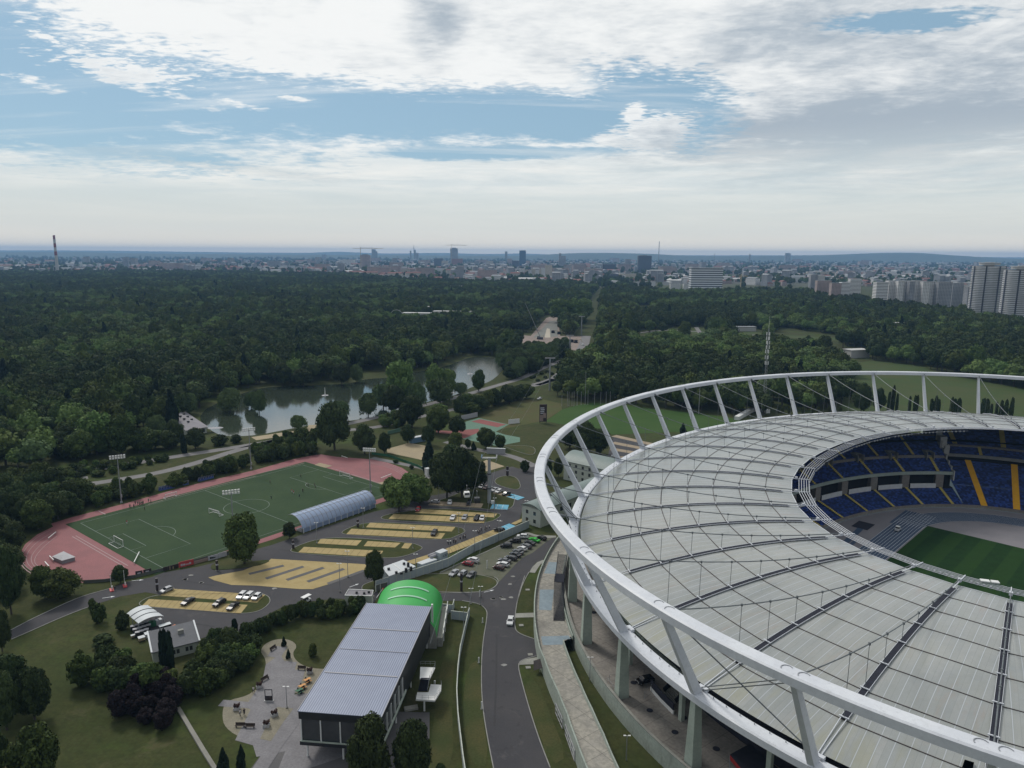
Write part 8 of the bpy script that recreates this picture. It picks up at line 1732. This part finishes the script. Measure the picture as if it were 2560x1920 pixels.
a=Z('r',770,750,0); r=empty('site_crane',a,0,'thin slanting crane boom on the building site','crane'); m=MB(a); m.tube(a+Vector((0,0,2)),a+Vector((-20,4,46)),.45,.25,6); m.build('boom','far_grey',r); m=MB(a); m.box(a,6,4,3); m.build('carrier','far_dark',r)
for i,(x,y) in enumerate(((740,745),(985,640),(1310,800),(1380,810),(1090,660))): a=Z('r',x,y,0); r=empty('digger',a,0,('first','second','third','fourth','fifth')[i]+' small digger on the building site from the crane','digger'); m=MB(a); m.box(a+Vector((0,0,.9)),4,3,2.6,i); m.build('cab','dark_steel',r); m=MB(a); m.box(a,5,3.4,.9,i); m.build('track_unit','dark_void',r); m=MB(a); m.tube(a+Vector((1,0,2.5)),a+Vector((6,1,4.5)),.3); m.tube(a+Vector((6,1,4.5)),a+Vector((8,1,.8)),.25); m.build('arm','far_yellow',r)
# footbridge-like white walkway behind the ring
m=MB()
wall_run('white_gangway',ZP('g',[(1940,520),(2060,450),(2130,430),(2212,460)]),2.5,'white curved gangway by the radio mast','white_paint',th=3.)
# ---------------- hills on the horizon ----------------
mat('hill_green',(.035,.055,.03),(.03,.048,.028),scale=.0006,rough=1.,coord='Pos',scale2=.004,amt2=.5)
def ridge(name,D,w,prof,depth=2500):
    m=MB(); n=len(prof); P=[]
    for i,(px,h) in enumerate(prof):
        dd=ray(px,640); X=dd.x/dd.y*D; P+= [(X,D-depth,-2),(X,D-depth*.4,h*.75),(X,D,h),(X*1.05,D+depth,0)]
    m.add(P,[(4*i+k,4*i+4+k,4*i+5+k,4*i+1+k) for i in range(n-1) for k in range(3)]); o=m.build(name,'hill_green',smooth=True); o['kind']='structure'
def prof(base,bumps,n=90):
    out=[]
    for i in range(n+1):
        px=-400+3400*i/n; h=base+sum(a*math.exp(-((px-c)/s)**2) for c,s,a in bumps)+6*mnoise.noise(Vector((px*.012,base,0)))
        out.append((px,h))
    return out
ridge('hills',13000,0,prof(78,((1450,110,50),(1600,120,45),(2260,180,95),(1950,200,30),(150,200,20)))); ridge('hills',20000,0,prof(108,((200,300,30),(850,60,40),(1100,70,25),(1300,50,25),(2100,250,25))),3500)

# the countless small houses of the far town, one mass
hm=[]
for i,(w_,d_,h_,wm,rm) in enumerate(((16,11,8,'brick_pale','roof_red'),(30,13,14,'panel_block','far_grey'),(24,12,11,'panel_pink','roof_red'),(46,26,9,'far_white','far_white'),(18,16,26,'panel_grey','far_grey'))):
    m=MB(); ublock(m,rect((0,0),w_,d_,0),h_); n0=len(m.f); m.add([(-w_/2-.5,-d_/2-.5,h_),(w_/2+.5,-d_/2-.5,h_),(w_/2+.5,d_/2+.5,h_),(-w_/2-.5,d_/2+.5,h_),(-w_/2,0,h_+3),(w_/2,0,h_+3)],[(0,1,5,4),(2,3,4,5),(1,2,5),(3,0,4)])
    me=bpy.data.meshes.new('small_house'); me.from_pydata(m.v,[],m.f); l=me.uv_layers.new(name='UVMap'); k=0
    for f,u in zip(m.f,m.uv):
        for j in range(len(f)):
            if u: l.data[k].uv=u[j]
            k+=1
    me.materials.append(MATS[wm]); me.materials.append(MATS[rm]); me.polygons.foreach_set('material_index',[0]*n0+[1]*(len(m.f)-n0)); hm.append(me)
HQ=[]
g=np.random.default_rng(21)
while len(HQ)<5200:
    y=2500+g.random()**.9*8000; x=(g.random()*2-1)*y*.78
    v=mnoise.noise(Vector((x*.0009,y*.0009,13.)))+.4*mnoise.noise(Vector((x*.004,y*.004,2.)))
    if v<-.05 or (x<-.25*y and g.random()<.75): continue
    if inpoly([(q.x,q.y) for q in F1],x,y) or inpoly([(q.x,q.y) for q in F2],x,y): continue
    HQ.append((x,y,0.))
scatter('far_town',HQ,[float(g.uniform(.9,1.7)) for _ in HQ],[int(g.choice(5,p=[.34,.2,.24,.1,.12])) for _ in HQ],hm,'mass of small houses and blocks of the far town','town')
# ---------------- haze ----------------
m=MB(); m.box((0,10750,-1.0),44000,25500,HZTOP+1.0); o=m.build('haze',mat('haze',(1,1,1))); o['kind']='stuff'; o['label']='pale blue summer haze over the whole landscape'; o['category']='haze'
t=MATS['haze'].node_tree; t.nodes.clear(); pv_=t.nodes.new('ShaderNodeVolumePrincipled'); mo=t.nodes.new('ShaderNodeOutputMaterial'); t.links.new(pv_.outputs[0],mo.inputs['Volume'])
pv_.inputs['Color'].default_value=(*HZC,1); pv_.inputs['Density'].default_value=HZD; pv_.inputs['Anisotropy'].default_value=.1
scn.cycles.volume_bounces=1
